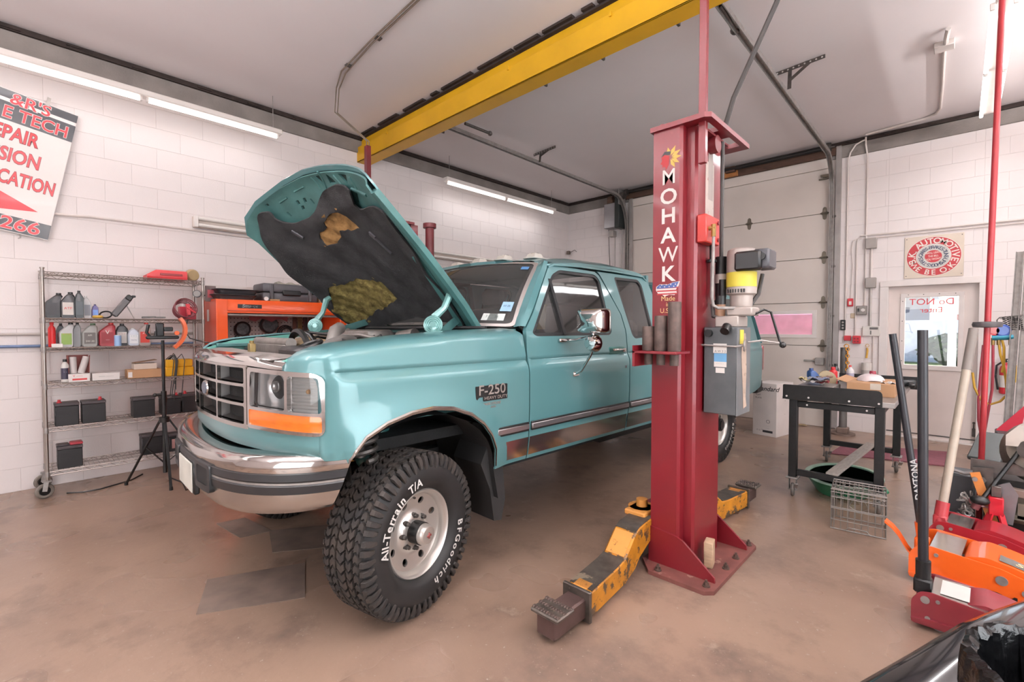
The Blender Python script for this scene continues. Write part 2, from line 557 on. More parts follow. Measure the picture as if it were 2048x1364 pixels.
# concrete bond beam with the rusty gap above it
struct('trim_1', MB().box((XL - .01, YF, 3.80), (XL + .03, YB, 3.965), .004), CONC)
struct('trim_2', MB().box((XL, YB - .03, 3.80), (GX0, YB + .01, 3.965), .004).box((GX1, YB - .03, 3.80), (XR, YB + .01, 3.965), .004), CONC)
mb = MB()
mb.box((XL, YF, 3.967), (XL + .05, YB, 3.99)).box((XL, YF, 3.995), (XL + .035, YB, ZC))
random.seed(3)
y = -1.0
while y < YB - .2:
    mb.cbox((XL + .05, y, 3.99 + random.uniform(-.008, .01)), (.03, random.uniform(.03, .16), .02)); y += random.uniform(.25, .6)
struct('trim_3', mb, RUST)
mb = MB()
mb.box((XL, YB - .05, 3.967), (XR, YB, 3.99)).box((XL, YB - .035, 3.995), (XR, YB, ZC))
x = XL + .3
while x < XR:
    mb.cbox((x, YB - .05, 3.99 + random.uniform(-.008, .01)), (random.uniform(.03, .16), .03, .02)); x += random.uniform(.2, .5)
struct('trim_4', mb, RUST)
# timber above the overhead door
WOODB = mat('old_brown_timber', '#5b4236', .8, var=.2, vs=8, stretch=(1, 8, 8))
struct('trim_5', MB().box((GX0 - .1, YB - .06, 3.845), (GX1 + .05, YB + .0, 3.955), .004), WOODB)
struct('trim_6', MB().box((-2.85, YB - .10, 3.845), (-2.58, YB - .055, 3.93), .004), mat('orange_timber', '#a9713d', .7, var=.2, vs=9, stretch=(1, 8, 8)))

# ---- yellow I-beam
t = thing('crane_beam', 'yellow painted steel I-beam crossing below the ceiling', 'beam', (-1.4, 3.3, 3.67))
yb0, yb1, zb = 3.22, 3.40, 3.67
MB().box((XL, yb0, zb), (XR, yb1, zb + .012), .002).box((XL, yb0, zb), (XR, yb0 + .012, zb + .20), .002).build('lower_channel', YEL, t)
mb = MB().box((XL, yb0 + .055, zb + .05), (XR, yb0 + .075, ZC - .04)).box((XL, yb0 + .012, zb + .185), (XR, yb0 + .075, zb + .20))
mb.build('web', YEL, t)
MB().box((XL, yb0 + .01, ZC - .04), (XR, yb1 - .01, ZC - .022), .002).build('top_flange', RUST, t)
mb = MB()
random.seed(5)
x = XL + .1
while x < XR:
    l = random.uniform(.1, .5); mb.box((x, yb0 - .02, ZC - .022), (x + l, yb0 + .03, ZC)); x += l + random.uniform(.02, .15)
mb.build('ceiling_edge_strip', RUST, t)
for x in (-5.2, -3.1, -2.0):
    MB().cbox((x, yb0 - .008, zb + .19), (.02, .016, .035), .002).build('clip', YEL, t)
mb = MB().cyl((XL + .8, yb1 + .03, zb + .03), (XR, yb1 + .03, zb + .03), .006, seg=6)
mb.build('cable', GREYP, t)
for x in (-4.35, -2.82, -2.2, -1.55):
    MB().cbox((x, yb1 + .02, zb + .02), (.02, .05, .03), .002).build('cable_clip', DGALV, t)

# ---- overhead garage door
t = thing('overhead_door', 'white sectional overhead garage door, closed, with a low window', 'garage door', (-2.95, YB + .02, 0))
PAN = mat('door_panel_white', '#d9cec6', .5, var=.04, vs=2)
zs = [0.0, .54, 1.175, 1.80, 2.44, 3.07, 3.70]
WX0, WX1, WZ0, WZ1 = -2.34, -1.54, 1.33, 1.645
for i, (z0, z1) in enumerate(zip(zs, zs[1:])):
    mb = MB()
    if i == 2:
        for lo, hi in (((GX0, z0 + .004), (WX0, z1 - .004)), ((WX1, z0 + .004), (GX1, z1 - .004)), ((WX0, z0 + .004), (WX1, WZ0)), ((WX0, WZ1), (WX1, z1 - .004))):
            mb.box((lo[0], YB + .0, lo[1]), (hi[0], YB + .045, hi[1]))
    else: mb.box((GX0, YB + .0, z0 + .004), (GX1, YB + .045, z1 - .004), .003)
    mb.build('panel', PAN, t)
MB().box((GX0, YB + .047, 0), (GX1, YB + .055, 1.25)).box((GX0, YB + .047, 1.70), (GX1, YB + .055, 3.72)).box((GX0, YB + .047, 1.25), (-2.40, YB + .055, 1.70)).box((-1.48, YB + .047, 1.25), (GX1, YB + .055, 1.70)).build('seam_light_block', mat('dark_seam', '#6a5f57', .9), t)  # added backing that stops light leaking through the panel seams
MB().box((GX0, YB - .012, 3.70), (GX1, YB + .045, GZ), .003).build('top_seal_board', PAN, t)
wf = MB()
for lo, hi in (((WX0 - .05, WZ1 - .005), (WX1 + .05, WZ1 + .045)), ((WX0 - .05, WZ0 - .045), (WX1 + .05, WZ0 + .005)), ((WX0 - .05, WZ0), (WX0 + .005, WZ1)), ((WX1 - .005, WZ0), (WX1 + .05, WZ1))):
    wf.box((lo[0], YB - .012, lo[1]), (hi[0], YB + .05, hi[1]), .003)
wf = wf.build('window_frame', TRIMW, t)
PLEX = glass('cloudy_plexiglass', (.92, .80, .86), .5, .2, haze=.12)
MB().box((WX0, YB + .02, WZ0), (WX1, YB + .026, WZ1)).build('pane', PLEX, wf)
def hinge(x, z):
    h = MB()
    h.prism([(-.022, -.075), (-.006, -.09), (.006, -.09), (.022, -.075), (.03, -.01), (.03, .01), (.022, .075), (.006, .09), (-.006, .09), (-.022, .075), (-.03, .01), (-.03, -.01)], (x, YB - .001, z), (1, 0, 0), (0, 0, 1), (0, -.006, 0))
    h.cyl((x - .05, YB - .015, z), (x + .05, YB - .015, z), .011, seg=8)
    h.cbox((x - .03, YB - .012, z), (.012, .02, .035)).cbox((x + .03, YB - .012, z), (.012, .02, .035))
    return h
for z in zs[1:-1]:
    for x in (-2.42, GX1 - .075): hinge(x, z).build('hinge', mat('hinge_zinc', '#7d7468', .45, .7, var=.2), t)
hm = MATS['hinge_zinc']
MB().cbox((GX1 - .08, YB - .02, 3.6), (.10, .04, .03), .003).cbox((GX1 - .09, YB - .02, 3.555), (.12, .03, .02), .003).cyl((GX1 - .1, YB - .03, 3.58), (GX1 - .02, YB - .03, 3.58), .012, seg=8).build('top_roller_bracket', hm, t)
MB().cbox((GX1 - .1, YB - .03, .62 + .33), (.11, .05, .10), .004).cbox((GX1 - .22, YB - .02, .955), (.16, .02, .022), .003).build('lock_bar', GALV, t)
MB().bar((-2.2, YB - .05, .25), (-1.36, YB - .07, .62), .035, .035).build('strut', DGALV, t)

# ---- door tracks
def track(x, zt, name, label):
    t = thing(name, label, 'door track', (x, YB - .1, 0))
    pts = [(x, YB - .07, .05 + 0.0)]
    pts = [(x, YB - .06, z) for z in (.05, 1.0, 2.0, 2.9, 3.25)]
    for k in range(1, 9):
        a = k / 8 * pi / 2
        pts.append((x, YB - .06 - .42 * (1 - cos(a)), 3.25 + (zt - 3.25) * sin(a)))
    end = V((x, 3.55, zt + .02))
    last = V(pts[-1])
    pts += [tuple(last + (end - last) * k / 4) for k in range(1, 5)]
    mb = MB()
    prof = [(-.028, -.022), (.028, -.022), (.028, .022), (.02, .022), (.02, -.014), (-.02, -.014), (-.02, .022), (-.028, .022)]
    rings = []
    for i, p in enumerate(pts):
        d = V(pts[min(i + 1, len(pts) - 1)]) - V(pts[max(i - 1, 0)]); d.normalize()
        u = V((1, 0, 0)); v = u.cross(d)
        rings.append([V(p) + v * b + u * a for a, b in prof])
    mb.loft(rings)
    mb.build('rail', GALV, t)
    MB().box((x + .035, YB - .05, .02), (x + .10, YB - .005, 3.98), .003).build('jamb_angle', mat('primer_grey', '#a19b98', .5, .2, var=.08), t)
    for z in (.9, 1.6, 2.3, 3.0):
        MB().cbox((x + .03, YB - .04, z), (.05, .02, .035), .003).build('bracket', DGALV, t)
    # perforated hanger on the ceiling
    def perf(mb, a, b):
        a, b = V(a), V(b); d = b - a; n = max(2, int(d.length / .045))
        mb.bar(a, b, .006, .034, up=(0, 0, 1))
        return [a + d * (k + .5) / n for k in range(n)]
    hy = 5.15
    top = V((x + .02, hy + .18, ZC - .02)); mid = V((x + .04, hy + .02, zt + .03))
    mb = MB()
    holes = perf(mb, (x - .08, hy + .2, ZC - .02), (x + .36, hy + .16, ZC - .02))
    mb.bar((x + .06, hy + .19, ZC - .02), (x + .06, hy + .17, zt), .034, .005, up=(0, 1, 0))
    mb.bar((x + .24, hy + .17, ZC - .02), (x + .06, hy + .17, zt + .1 - .02), .03, .005, up=(0, 1, 0))
    mb.build('hanger', DGALV, t)
    hb = MB()
    for h in holes: hb.cyl(h + V((0, -.0045, 0)), h + V((0, .0045, 0)), .008, seg=8)
    hb.build('hanger_hole', mat('hole_light', '#cfc8c5', .8), t)
    MB().bar(end + V((0, -.05, .02)), end + V((0, -.05, .02)) + V((0, -.1, -.04)), .05, .02).cbox(end, (.09, .05, .04), .004).build('end_clip', GALV, t)
    return t
track(GX1 + .02, 3.80, 'door_track', 'steel overhead door track beside the red lift post, running under the ceiling')
track(GX0 - .0, 3.86, 'door_track', 'steel overhead door track on the wall-mounted opener side, above the truck cab')
# spring tubes lying beside the tracks
for a, b, lab, r in (((900 + 30, 247), (980, 267), 'short dark pipe with a ball end beside the far door track', .018), ((1440, 8), (1470, 60), 'short grey pipe end hanging next to the near door track', .022)):
    z = 3.84
    p0, p1 = onZ(*a, z), onZ(*b, z)
    t = thing('pipe', lab, 'pipe', p0)
    MB().cyl(p0, p1, r, seg=10).build('rod', DGALV, t)
    MB().ball(p1, r * 1.7, seg=10, rg=6).build('end_knob', DGALV, t)
# torsion tube above the door
t = thing('torsion_shaft', 'black torsion shaft mounted above the garage door', 'shaft', (-2.9, YB - .12, 3.88))
MB().cyl((GX0 + .1, YB - .13, 3.95), (GX1 - .1, YB - .13, 3.95), .03, seg=12).build('tube', BLACKP, t)
MB().cyl((GX0 - .05, YB - .13, 3.95), (GX1 + .05, YB - .13, 3.95), .012, seg=8).build('axle', DGALV, t)
for x in (GX0 + .02, GX1 - .02): MB().cyl((x - .03, YB - .13, 3.95), (x + .03, YB - .13, 3.95), .06, seg=16).build('cable_drum', DGALV, t)
MB().box((-2.75, YB - .15, 3.90), (-2.6, YB - .06, 3.99), .005).build('center_bracket', WOODB, t)

# ---- man door
dd = struct('door_1', MB().box((DX0 + .02, YB + .05, .012), (-.53, YB + .095, 1.975)).box((.02, YB + .05, .012), (DX1 - .02, YB + .095, 1.975)).box((-.53, YB + .05, .012), (.02, YB + .095, .93)).box((-.53, YB + .05, 1.85), (.02, YB + .095, 1.975)), mat('door_paint', '#dccfc9', .42, var=.03))
fr = MB()
for a0, a1, z0, z1 in ((-.56, .05, .89, .95), (-.56, .05, 1.83, 1.88), (-.56, -.51, .94, 1.84), (0.0, .05, .94, 1.84)):
    fr.box((a0, YB + .035, z0), (a1, YB + .11, z1), .004)
fr = fr.build('window_frame', TRIMW, dd)
MB().box((-.52, YB + .07, .94), (.01, YB + .076, 1.84)).build('pane', glass('clear_door_glass', (.97, .97, .97), .9, .01, haze=.02), fr)
for k in range(4):
    MB().cyl((-.48 + .15 * k, YB + .034, 1.862), (-.48 + .15 * k, YB + .037, 1.862), .006, seg=8).build('screw', DGALV, fr)
    MB().cyl((-.535, YB + .034, 1.0 + .26 * k), (-.535, YB + .037, 1.0 + .26 * k), .006, seg=8).build('screw', DGALV, fr)
mb = MB()
REDP = mat('red_print', '#e0474c', .5)
# lettering reads from outside, so it is mirrored in here
mb.text('Do NOT', V((-.255, YB + .068, 1.73)), (-1, 0, 0), (0, 0, 1), .115, depth=.0)
mb.text('Enter', V((-.255, YB + .068, 1.63)), (-1, 0, 0), (0, 0, 1), .10, depth=.0)
mb.build('notice_lettering', REDP, fr, ang=0)
MB().box((DX1 - .05, YB + .03, .10), (DX1 - .02, YB + .055, .20), .003).cyl((DX1 - .035, YB + .03, .2), (DX1 - .035, YB + .03, .26), .007, seg=8).ball((DX1 - .035, YB + .03, .27), .014, seg=8, rg=6).build('floor_bolt', DGALV, dd)
MB().box((DX0 + .02, YB + .045, .05), (DX1 - .02, YB + .055, .065)).build('sweep', DGALV, dd)
mb = MB()
for a0, a1, z0, z1 in ((DX0 - .07, DX0 + .02, 0, DZ - .025), (DX1 - .02, DX1 + .06, 0, DZ - .025), (DX0 - .07, DX1 + .06, DZ - .025, 2.055)):
    mb.box((a0, YB - .03, z0), (a1, YB + .12, z1), .004)
mb.box((DX0, YB - .02, 0), (DX1, YB + .14, .012))
struct('trim_7', mb, TRIMW)

# ---- outdoors seen through the door: lot, hedge, fence, house, pole
GRAV = mat('pale_lot', '#cfc9bd', .9, var=.08, vs=2)
struct('ground', MB().box((-14, YB + .5, -.25), (14, 60, -.06)), GRAV)
tag(MB().box((-6, 24, -.06), (8, 25.8, .02)).build('lawn', mat('lawn_green', '#7d8a4f', .95, var=.2, vs=3)), 'strip of grass beyond the lot outside the door', 'grass', kind='stuff')
t = thing('fence', 'white solid fence across the lot outside the door window', 'fence', (-1, 26, 0))
for k in range(5):
    MB().box((-7 + 2.2 * k, 25.9, 0), (-7 + 2.2 * k + 2.15, 26.0, 1.75), .02).build('panel', mat('vinyl_white', '#e6e8ee', .5), t)
t = thing('hedge', 'round clipped green hedge by the white pole outside', 'hedge', (1.0, 22, 0))
hb = MB()
random.seed(11)
for k in range(420):
    a, b = random.uniform(0, 2 * pi), random.uniform(-.2, 1)
    r = random.uniform(.85, 1.05)
    p = V((cos(a) * r * sqrt(max(0, 1 - b * b * .8)) * 1.4, sin(a) * r, .62 + b * .62))
    q = V((random.uniform(-1, 1), random.uniform(-1, 1), random.uniform(-1, 1))).normalized()
    u, v = perp(q)
    hb.poly([V((.45, 21.5, 0)) + p + u * .13, V((.45, 21.5, 0)) + p + v * .09, V((.45, 21.5, 0)) + p - u * .13, V((.45, 21.5, 0)) + p - v * .09])
hb.build('foliage', mat('hedge_green', '#4d6346', .9, var=.3, vs=4), t, ang=0, kind='stuff')
MB().ball((.45, 21.5, .6), .75, (1.5, .9, .85)).build('inner_growth', mat('hedge_dark', '#33452f', .95), t)
t = thing('utility_pole', 'white pole standing in the lot outside the door window', 'pole', (.05, 20, 0))
MB().cyl((-.12, 18, -.06), (-.12, 18, 4.5), .09, seg=12).build('shaft', mat('pole_white', '#eceae6', .6), t)
MB().cyl((-.12, 18, -.06), (-.12, 18, .06), .16, seg=12).build('base', MATS['pole_white'], t)
t = thing('house', 'grey house with a pale blue roof beyond the fence', 'house', (-4, 38, 0))
MB().box((-9, 36, 0), (-1.2, 42, 3.4)).build('wall', mat('house_grey', '#b9b3ad', .8), t)
MB().prism([(-3.6, 3.3), (0, 5.6), (3.6, 3.3)], (-9.3, 39, 0), (0, 1, 0), (0, 0, 1), (8.4, 0, 0)).build('roof', mat('roof_blue', '#a3b4cd', .7), t)
for k in range(3): MB().box((-7.5 + 2.6 * k, 35.95, 1.2), (-6.4 + 2.6 * k, 36.02, 2.5), .01).build('window', mat('far_window', '#6f7884', .2), t)
t = thing('shed', 'low red shed right of the house outside', 'shed', (3, 34, 0))
MB().box((-.2, 32, 0), (4, 36, 2.2)).build('wall', mat('shed_red', '#b5675c', .8), t)
MB().prism([(-2.3, 2.1), (0, 2.9), (2.3, 2.1)], (-.4, 34, 0), (0, 1, 0), (0, 0, 1), (4.6, 0, 0)).build('roof', mat('shed_roof', '#a7948c', .8), t)
def tree(x, y, h, seed, lab):
    random.seed(seed)
    t = thing('tree', lab, 'tree', (x, y, 0))
    MB().cyl((x, y, 0), (x + .2, y, h * .6), .22, .1, seg=8).build('trunk', mat('bark', '#75685c', .9), t)
    mb = MB()
    for k in range(700):
        q = V((random.gauss(0, 1), random.gauss(0, 1), random.gauss(0, 1))).normalized() * random.uniform(.5, 1) ** .5
        p = V((x, y, h * .68)) + V((q.x * h * .38, q.y * h * .3, q.z * h * .36))
        u, v = perp((random.uniform(-1, 1), random.uniform(-1, 1), random.uniform(-1, 1)))
        mb.poly([p + u * .24, p + v * .15, p - u * .24, p - v * .15])
    mb.build('foliage', mat('tree_grey_green', '#8a9482', .9, var=.25), t, ang=0, kind='stuff')
tree(2.2, 46, 9, 1, 'pale grey-green tree behind the shed outside')
tree(-7, 48, 10, 2, 'pale grey-green tree rising behind the house roof outside')
t = thing('parked_truck', 'pink-red vehicle side parked right outside the garage door window', 'vehicle', (-3.3, 12.3, 0))
MB().box((-7.0, 11.5, .5), (-1.6, 13.4, 1.75), .12, seg=2).build('body', mat('faded_red', '#d9a3b0', .5), t)
MB().box((-6.2, 11.6, 1.75), (-3.2, 13.3, 2.4), .15, seg=2).build('cab', mat('faded_red2', '#d79aa9', .5), t)
for x in (-6.0, -2.6): MB().cyl((x, 11.45, .38), (x, 11.75, .38), .4, seg=20).build('wheel', BLACKP, t)
# ================================================================== PICKUP TRUCK (own frame: +x driver side, +y rearwards)
TRK = thing('pickup_truck', 'teal extended-cab pickup truck with its hood open, standing between the lift posts', 'pickup truck', (-2.904, 1.317, 0), radians(-1.7))
FRAME = wm(TRK)
TEAL = mat('teal_metallic_paint', '#5a898c', .36, .2, var=.03, vs=1.2, coat=.7, col2='#548286')
TEALI = mat('teal_inner_paint', '#4c7a78', .5, .1, var=.18, vs=7)
GAPM = mat('dark_gap_rubber', '#141616', .8)  # near-black, for gap liners and lamp backs
UNDER = mat('underbody_black', '#121212', .8, var=.3, vs=12, bump=.2)
ENGB = mat('engine_dark_metal', '#3b3836', .55, .4, var=.3, vs=18)
ALU = mat('dusty_aluminium', '#8f8984', .45, .6, var=.2, vs=15)
RADG = mat('grey_radiator_cover', '#8d8580', .6, .1, var=.12, vs=8)
TABX = [(.45, .90), (.60, .955), (.64, .975), (.76, .992), (.95, 1.0), (1.15, 1.0), (1.19, .998), (1.228, .976), (1.236, .970), (1.246, .978), (1.30, .968), (1.38, .955), (1.42, .945), (1.86, .80), (1.95, .77)]
ARCH = [(-.305, .84), (-.29, .875), (-.235, .935), (-.13, .985), (0, 1.017), (.12, 1.025), (.25, 1.008), (.37, .962), (.46, .90), (.52, .83), (.555, .75), (.565, .65)]
def darch(y, z):
    best = 9
    for a, b in zip(ARCH, ARCH[1:]):
        a, b, p = V(a), V(b), V((y, z)); d = b - a
        t = max(0, min(1, (p - a).dot(d) / d.length_squared)); best = min(best, (a + d * t - p).length)
    return best
def creaseless(z):
    return lerp_t([(.45, .90), (.60, .955), (.64, .975), (.76, .992), (.95, 1.0), (1.15, 1.0), (1.24, .99), (1.30, .975), (1.38, .957), (1.42, .945), (1.86, .80)], z)
NOSEX = [(-.62, 0), (-.605, .3), (-.57, .5), (-.508, .75), (-.455, .88), (-.405, .95), (-.36, .985), (-.30, 1.0)]
def Xs(y, z):
    k = sstep(-.40, -.32, y)
    x = lerp_t(TABX, z) * k + creaseless(z) * (1 - k)
    if y < .75:
        d = darch(y, z); x += .028 * exp(-(d / .075) ** 2)
    if y < -.30: x = min(x, lerp_t(NOSEX, y) + .0)
    return x
CREST = [(-.495, 1.272), (-.475, 1.298), (-.44, 1.325), (-.38, 1.347), (-.29, 1.364), (0, 1.392), (.4, 1.418), (.8, 1.430)]
def fend(sg):
    def f(y, s):
        cr = lerp_t(CREST, y); zs = cr - .05
        if s <= zs: return (sg * Xs(y, s), y, s)
        t = min(1, (s - zs) / .20) * pi / 2; xs = Xs(y, zs); xe = min(.79, xs - .05)
        return (sg * (xe + (xs - xe) * cos(t)), y, zs + .05 * sin(t))
    return f
def send(y): return lerp_t(CREST, y) + .15
out = [(-.31, .86), (-.39, .86), (-.408, .89), (-.408, 1.175), (-.413, 1.205), (-.428, 1.226), (-.45, 1.236), (-.488, 1.239), (-.498, 1.25)]
out += [(y, send(y)) for y in (-.498, -.475, -.44, -.38, -.29, -.1, 0, .2, .4, .6, .80)]
out += [(.835, 1.40), (.842, 1.3), (.845, 1.2), (.845, .63), (.565, .63)]
out += [(a, b) for a, b in ARCH[::-1]]
rows = [.66, .70, .74, .78, .82, .86, .90, .94, .98, 1.02, 1.06, 1.10, 1.14, 1.17, 1.19, 1.205, 1.22, 1.228, 1.236, 1.246, 1.26, 1.28, 1.30, 1.33, 1.36, 1.385, 1.41, 1.43, 1.45, 1.47, 1.49, 1.51, 1.53, 1.55, 1.57]
for sg in (1, -1):
    o = sheet(MB(), out, [], fend(sg), .035, rows=rows, thick=lambda y, s: (-.012 * sg, 0, -.002 if s < 1.4 else -.01)).build('fender', TEAL, TRK, ang=50)
    # bright lip around the wheel opening
    mb = MB(); rings = []
    for y, z in dens(ARCH, .03, False):
        X = Xs(y, z)
        rings.append([(sg * (X + .006), y, z), (sg * (X + .008), y, z + .012), (sg * (X + .002), y, z + .02), (sg * (X - .02), y, z + .012), (sg * (X - .02), y, z - .002)])
    mb.loft(rings).build('wheel_arch_trim', mat('bright_trim', '#b9b3af', .18, .95, var=.03), TRK)
# ---- inner wheel housing and undercarriage
mb = MB()
for sg in (1, -1):
    pts = [(-.28, .74)] + [(y, z - .03) for y, z in ARCH[1:]] + [(.60, .45)]
    rings = [[(sg * .985, y, z) for y, z in pts], [(sg * .60, y, z + .03) for y, z in pts], [(sg * .45, y, z) for y, z in pts]]
    a = [[mb.bm.verts.new(V(p)) for p in r] for r in rings]
    for r0, r1 in zip(a, a[1:]):
        for i in range(len(r0) - 1): mb.face((r0[i], r0[i + 1], r1[i + 1], r1[i]))
mb.build('wheel_housing', UNDER, TRK)
mb = MB()
for sg in (1, -1): mb.box((sg * .42 - .04, -.45, .52), (sg * .42 + .04, 5.0, .66))
mb.box((-.42, -.42, .52), (.42, -.34, .64)).box((-.42, 1.2, .5), (.42, 1.32, .6)).box((-.42, 4.6, .52), (.42, 4.7, .62))
mb.build('chassis_frame', UNDER, TRK)
MB().cyl((-.82, 0, .42), (.82, 0, .42), .05, seg=12).ball((-.25, 0, .42), .14, seg=12).build('front_axle', UNDER, TRK)
MB().cyl((-.82, 3.75, .42), (.82, 3.75, .42), .055, seg=12).ball((0, 3.75, .42), .17, seg=12).build('rear_axle', UNDER, TRK)
MB().cyl((-.1, .5, .5), (-.05, 3.7, .45), .045, seg=10).build('drive_shaft', UNDER, TRK)
MB().box((-.3, .3, .48), (.25, 1.5, .78), .05).build('gearbox', UNDER, TRK)
MB().box((-.88, .85, .60), (.88, 2.55, .66)).box((-.93, .66, .60), (-.86, 2.5, .75)).box((.86, .66, .60), (.93, 2.5, .75)).build('cab_floor', UNDER, TRK)
MB().box((.3, 1.9, .50), (.8, 3.0, .72), .05).build('fuel_tank', UNDER, TRK)
for sg in (1, -1):
    pts = []
    for k in range(90):
        a = k / 89 * 2 * pi * 4.0
        pts.append((sg * .80 + .075 * cos(a), -.15 + .075 * sin(a), .79 + .19 * k / 89))
    MB().tube(pts, .014, 7).build('coil_spring', mat('spring_steel', '#55524f', .4, .5, var=.2), TRK)
    MB().cyl((sg * .80, -.15, .80), (sg * .80, -.15, .97), .026, seg=10).cyl((sg * .80, -.15, .96), (sg * .80, -.15, .985), .09, seg=14).build('shock_absorber', DGALV, TRK)
    MB().cyl((sg * .58, .02, .70), (sg * .58, .10, .93), .05, seg=10).ball((sg * .58, .0, .72), .06, seg=10).build('brake_bracket', mat('teal_chassis_paint', '#2f6a68', .4, var=.2), TRK)
    # splash flap behind the front wheel, mud flap behind the rear wheel
    MB().prism([(.50, .66), (.60, .86), (.66, .72), (.69, .42), (.66, .30), (.60, .31), (.57, .5)], (sg * .70, 0, 0), (0, 1, 0), (0, 0, 1), (sg * .25, 0, 0)).build('splash_flap', mat('flap_rubber', '#1d1c1c', .7, var=.2), TRK)
    MB().box((sg * .63 - (.0 if sg > 0 else .3), 4.28, .24), (sg * .63 + (.3 if sg > 0 else .0), 4.295, .62), .004).build('mud_flap', MATS['flap_rubber'], TRK)

# ---- wheels
RUB = mat('tyre_rubber', '#1f1d1d', .75, var=.25, vs=10, bump=.15, bs=200, col2='#352c26')
RUBW = mat('tyre_sidewall_rubber', '#191818', .6, var=.2, vs=8)
LETW = mat('raised_white_letters', '#d9d4cf', .6, var=.05)
RIM = mat('polished_alloy', '#d6d0ca', .34, .75, var=.04, vs=6)
HOLE = mat('dark_hole', '#0d0d0d', .8)
RT, WT = .418, .290
def wheel(name_unused, cx, cy, steer, sg, letters, parent):
    """wheel built in place; outer face towards +sg x; steer turns it about z"""
    K = .966; hz = RT * K - .005
    T = M.Translation((cx, cy, hz)) @ M.Rotation(steer, 4, 'Z') @ M.Diagonal((sg * K, K, K, 1))
    W = bpy.data.objects.new('wheel', None); COL.objects.link(W); W.parent = parent; W.empty_display_size = .1
    ROOT[W.name] = wm(parent) @ M.Translation((cx, cy, hz)); W.location = (cx, cy, hz)
    def bd(mb, name, m, ang=38):
        mb.map(lambda c: T @ c); return mb.build(name, m, W, ang)
    h = WT / 2
    prof = [(.222, -h + .05), (.235, -h + .02), (.27, -h), (.33, -h - .004), (.37, -h + .012), (.397, -h + .03), (.402, -h + .05), (.403, h - .05), (.397, h - .03), (.37, h - .012), (.33, h + .004), (.27, h), (.235, h - .02), (.222, h - .05)]
    bd(MB().lathe(prof, ax=(1, 0, 0), seg=64, cap0=False, cap1=False, ux=(0, 1, 0)), 'tyre', RUBW)
    mb = MB()
    n = 56
    def blk(a0, a1, x0, x1, skew, r0=.398, r1=RT, nick=0.0):
        # a tread block with a cut edge
        m = (x0 + x1) / 2
        P = [(x0, a0), (m, a0 + skew), (x1, a0), (x1, a1), (m, a1 + skew), (x0, a1)]
        lo = [mb.bm.verts.new((x, r0 * cos(a), r0 * sin(a))) for x, a in P]
        g = .0035
        hi = [mb.bm.verts.new((x + (g if x < m else -g if x > m else 0), r1 * cos(a + (.006 if k < 3 else -.006)), r1 * sin(a + (.006 if k < 3 else -.006)))) for k, (x, a) in enumerate(P)]
        mb.face(hi); mb.bridge(lo, hi)
    st = 2 * pi / n
    for i in range(n):
        a = i * st
        blk(a, a + st * .82, -.028, .028, .05)
        for s in (-1, 1):
            b = a + s * .02 + st * .4
            blk(b, b + st * .80, min(s * .034, s * .074), max(s * .034, s * .074), .045 * s)
            b = a + st * .1
            blk(b, b + st * .74, min(s * .080, s * .118), max(s * .080, s * .118), -.03 * s, .396, RT - .002)
            # shoulder lug that wraps over the sidewall
            b = a + st * (.5 if i % 2 else .42); L = st * .70
            x0, x1 = s * .122, s * (h + .004)
            P = [[(x0, .394, b), (x0, RT - .005, b + .01), (x0, RT - .005, b + L - .01), (x0, .394, b + L)],
                 [(x1 - s * .012, .386, b), (x1 - s * .008, RT - .014, b + .012), (x1 - s * .008, RT - .014, b + L - .012), (x1 - s * .012, .386, b + L)],
                 [(x1 - s * .006, .362, b + .004), (x1 + s * .003, .374, b + .010), (x1 + s * .003, .374, b + L - .010), (x1 - s * .006, .362, b + L - .004)],
                 [(x1 - s * .006, .344 - .010 * (i % 2), b + .010), (x1 - s * .0005, .350 - .010 * (i % 2), b + .018), (x1 - s * .0005, .350 - .010 * (i % 2), b + L - .030), (x1 - s * .006, .344 - .010 * (i % 2), b + L - .022)]]
            mb.loft([[(x, r * cos(t), r * sin(t)) for x, r, t in q] for q in P])
    bd(mb, 'tread', RUB, 30)['kind'] = 'stuff'
    # rim: deep polished dish with eight round holes
    bd(MB().lathe([(.226, -h + .03), (.215, -h + .06), (.20, 0), (.196, .06), (.200, .085), (.213, h - .035), (.222, h - .03), (.228, h - .036), (.230, h - .046), (.222, h - .055)], ax=(1, 0, 0), seg=64, cap0=False, cap1=False), 'rim_barrel', RIM)
    def dish(u, v):
        r = sqrt(u * u + v * v)
        return (lerp_t([(.05, .070), (.085, .070), (.10, .052), (.115, .046), (.17, .060), (.199, .066)], r), u, v)
    circ = [(.199 * cos(2 * pi * k / 64), .199 * sin(2 * pi * k / 64)) for k in range(64)]
    hl = []
    for k in range(8):
        a = 2 * pi * (k + .5) / 8
        hl.append([(.158 * cos(a) + .019 * cos(2 * pi * q / 14), .158 * sin(a) + .019 * sin(2 * pi * q / 14)) for q in range(14)])
    bd(sheet(MB(), circ, hl, dish, .014, thick=lambda u, v: (-.012, 0, 0)), 'rim_dish', RIM, 60)
    bd(MB().lathe([(.19, .0), (.05, .0)], ax=(1, 0, 0), seg=32), 'brake_rotor', HOLE)
    for k in range(8):
        a = 2 * pi * k / 8
        y, z = .085 * cos(a), .085 * sin(a)
        bd(MB().cyl((.055, y, z), (.09, y, z), .0105, seg=6).cyl((.05, y, z), (.072, y, z), .014, seg=10), 'lug_nut', DGALV)
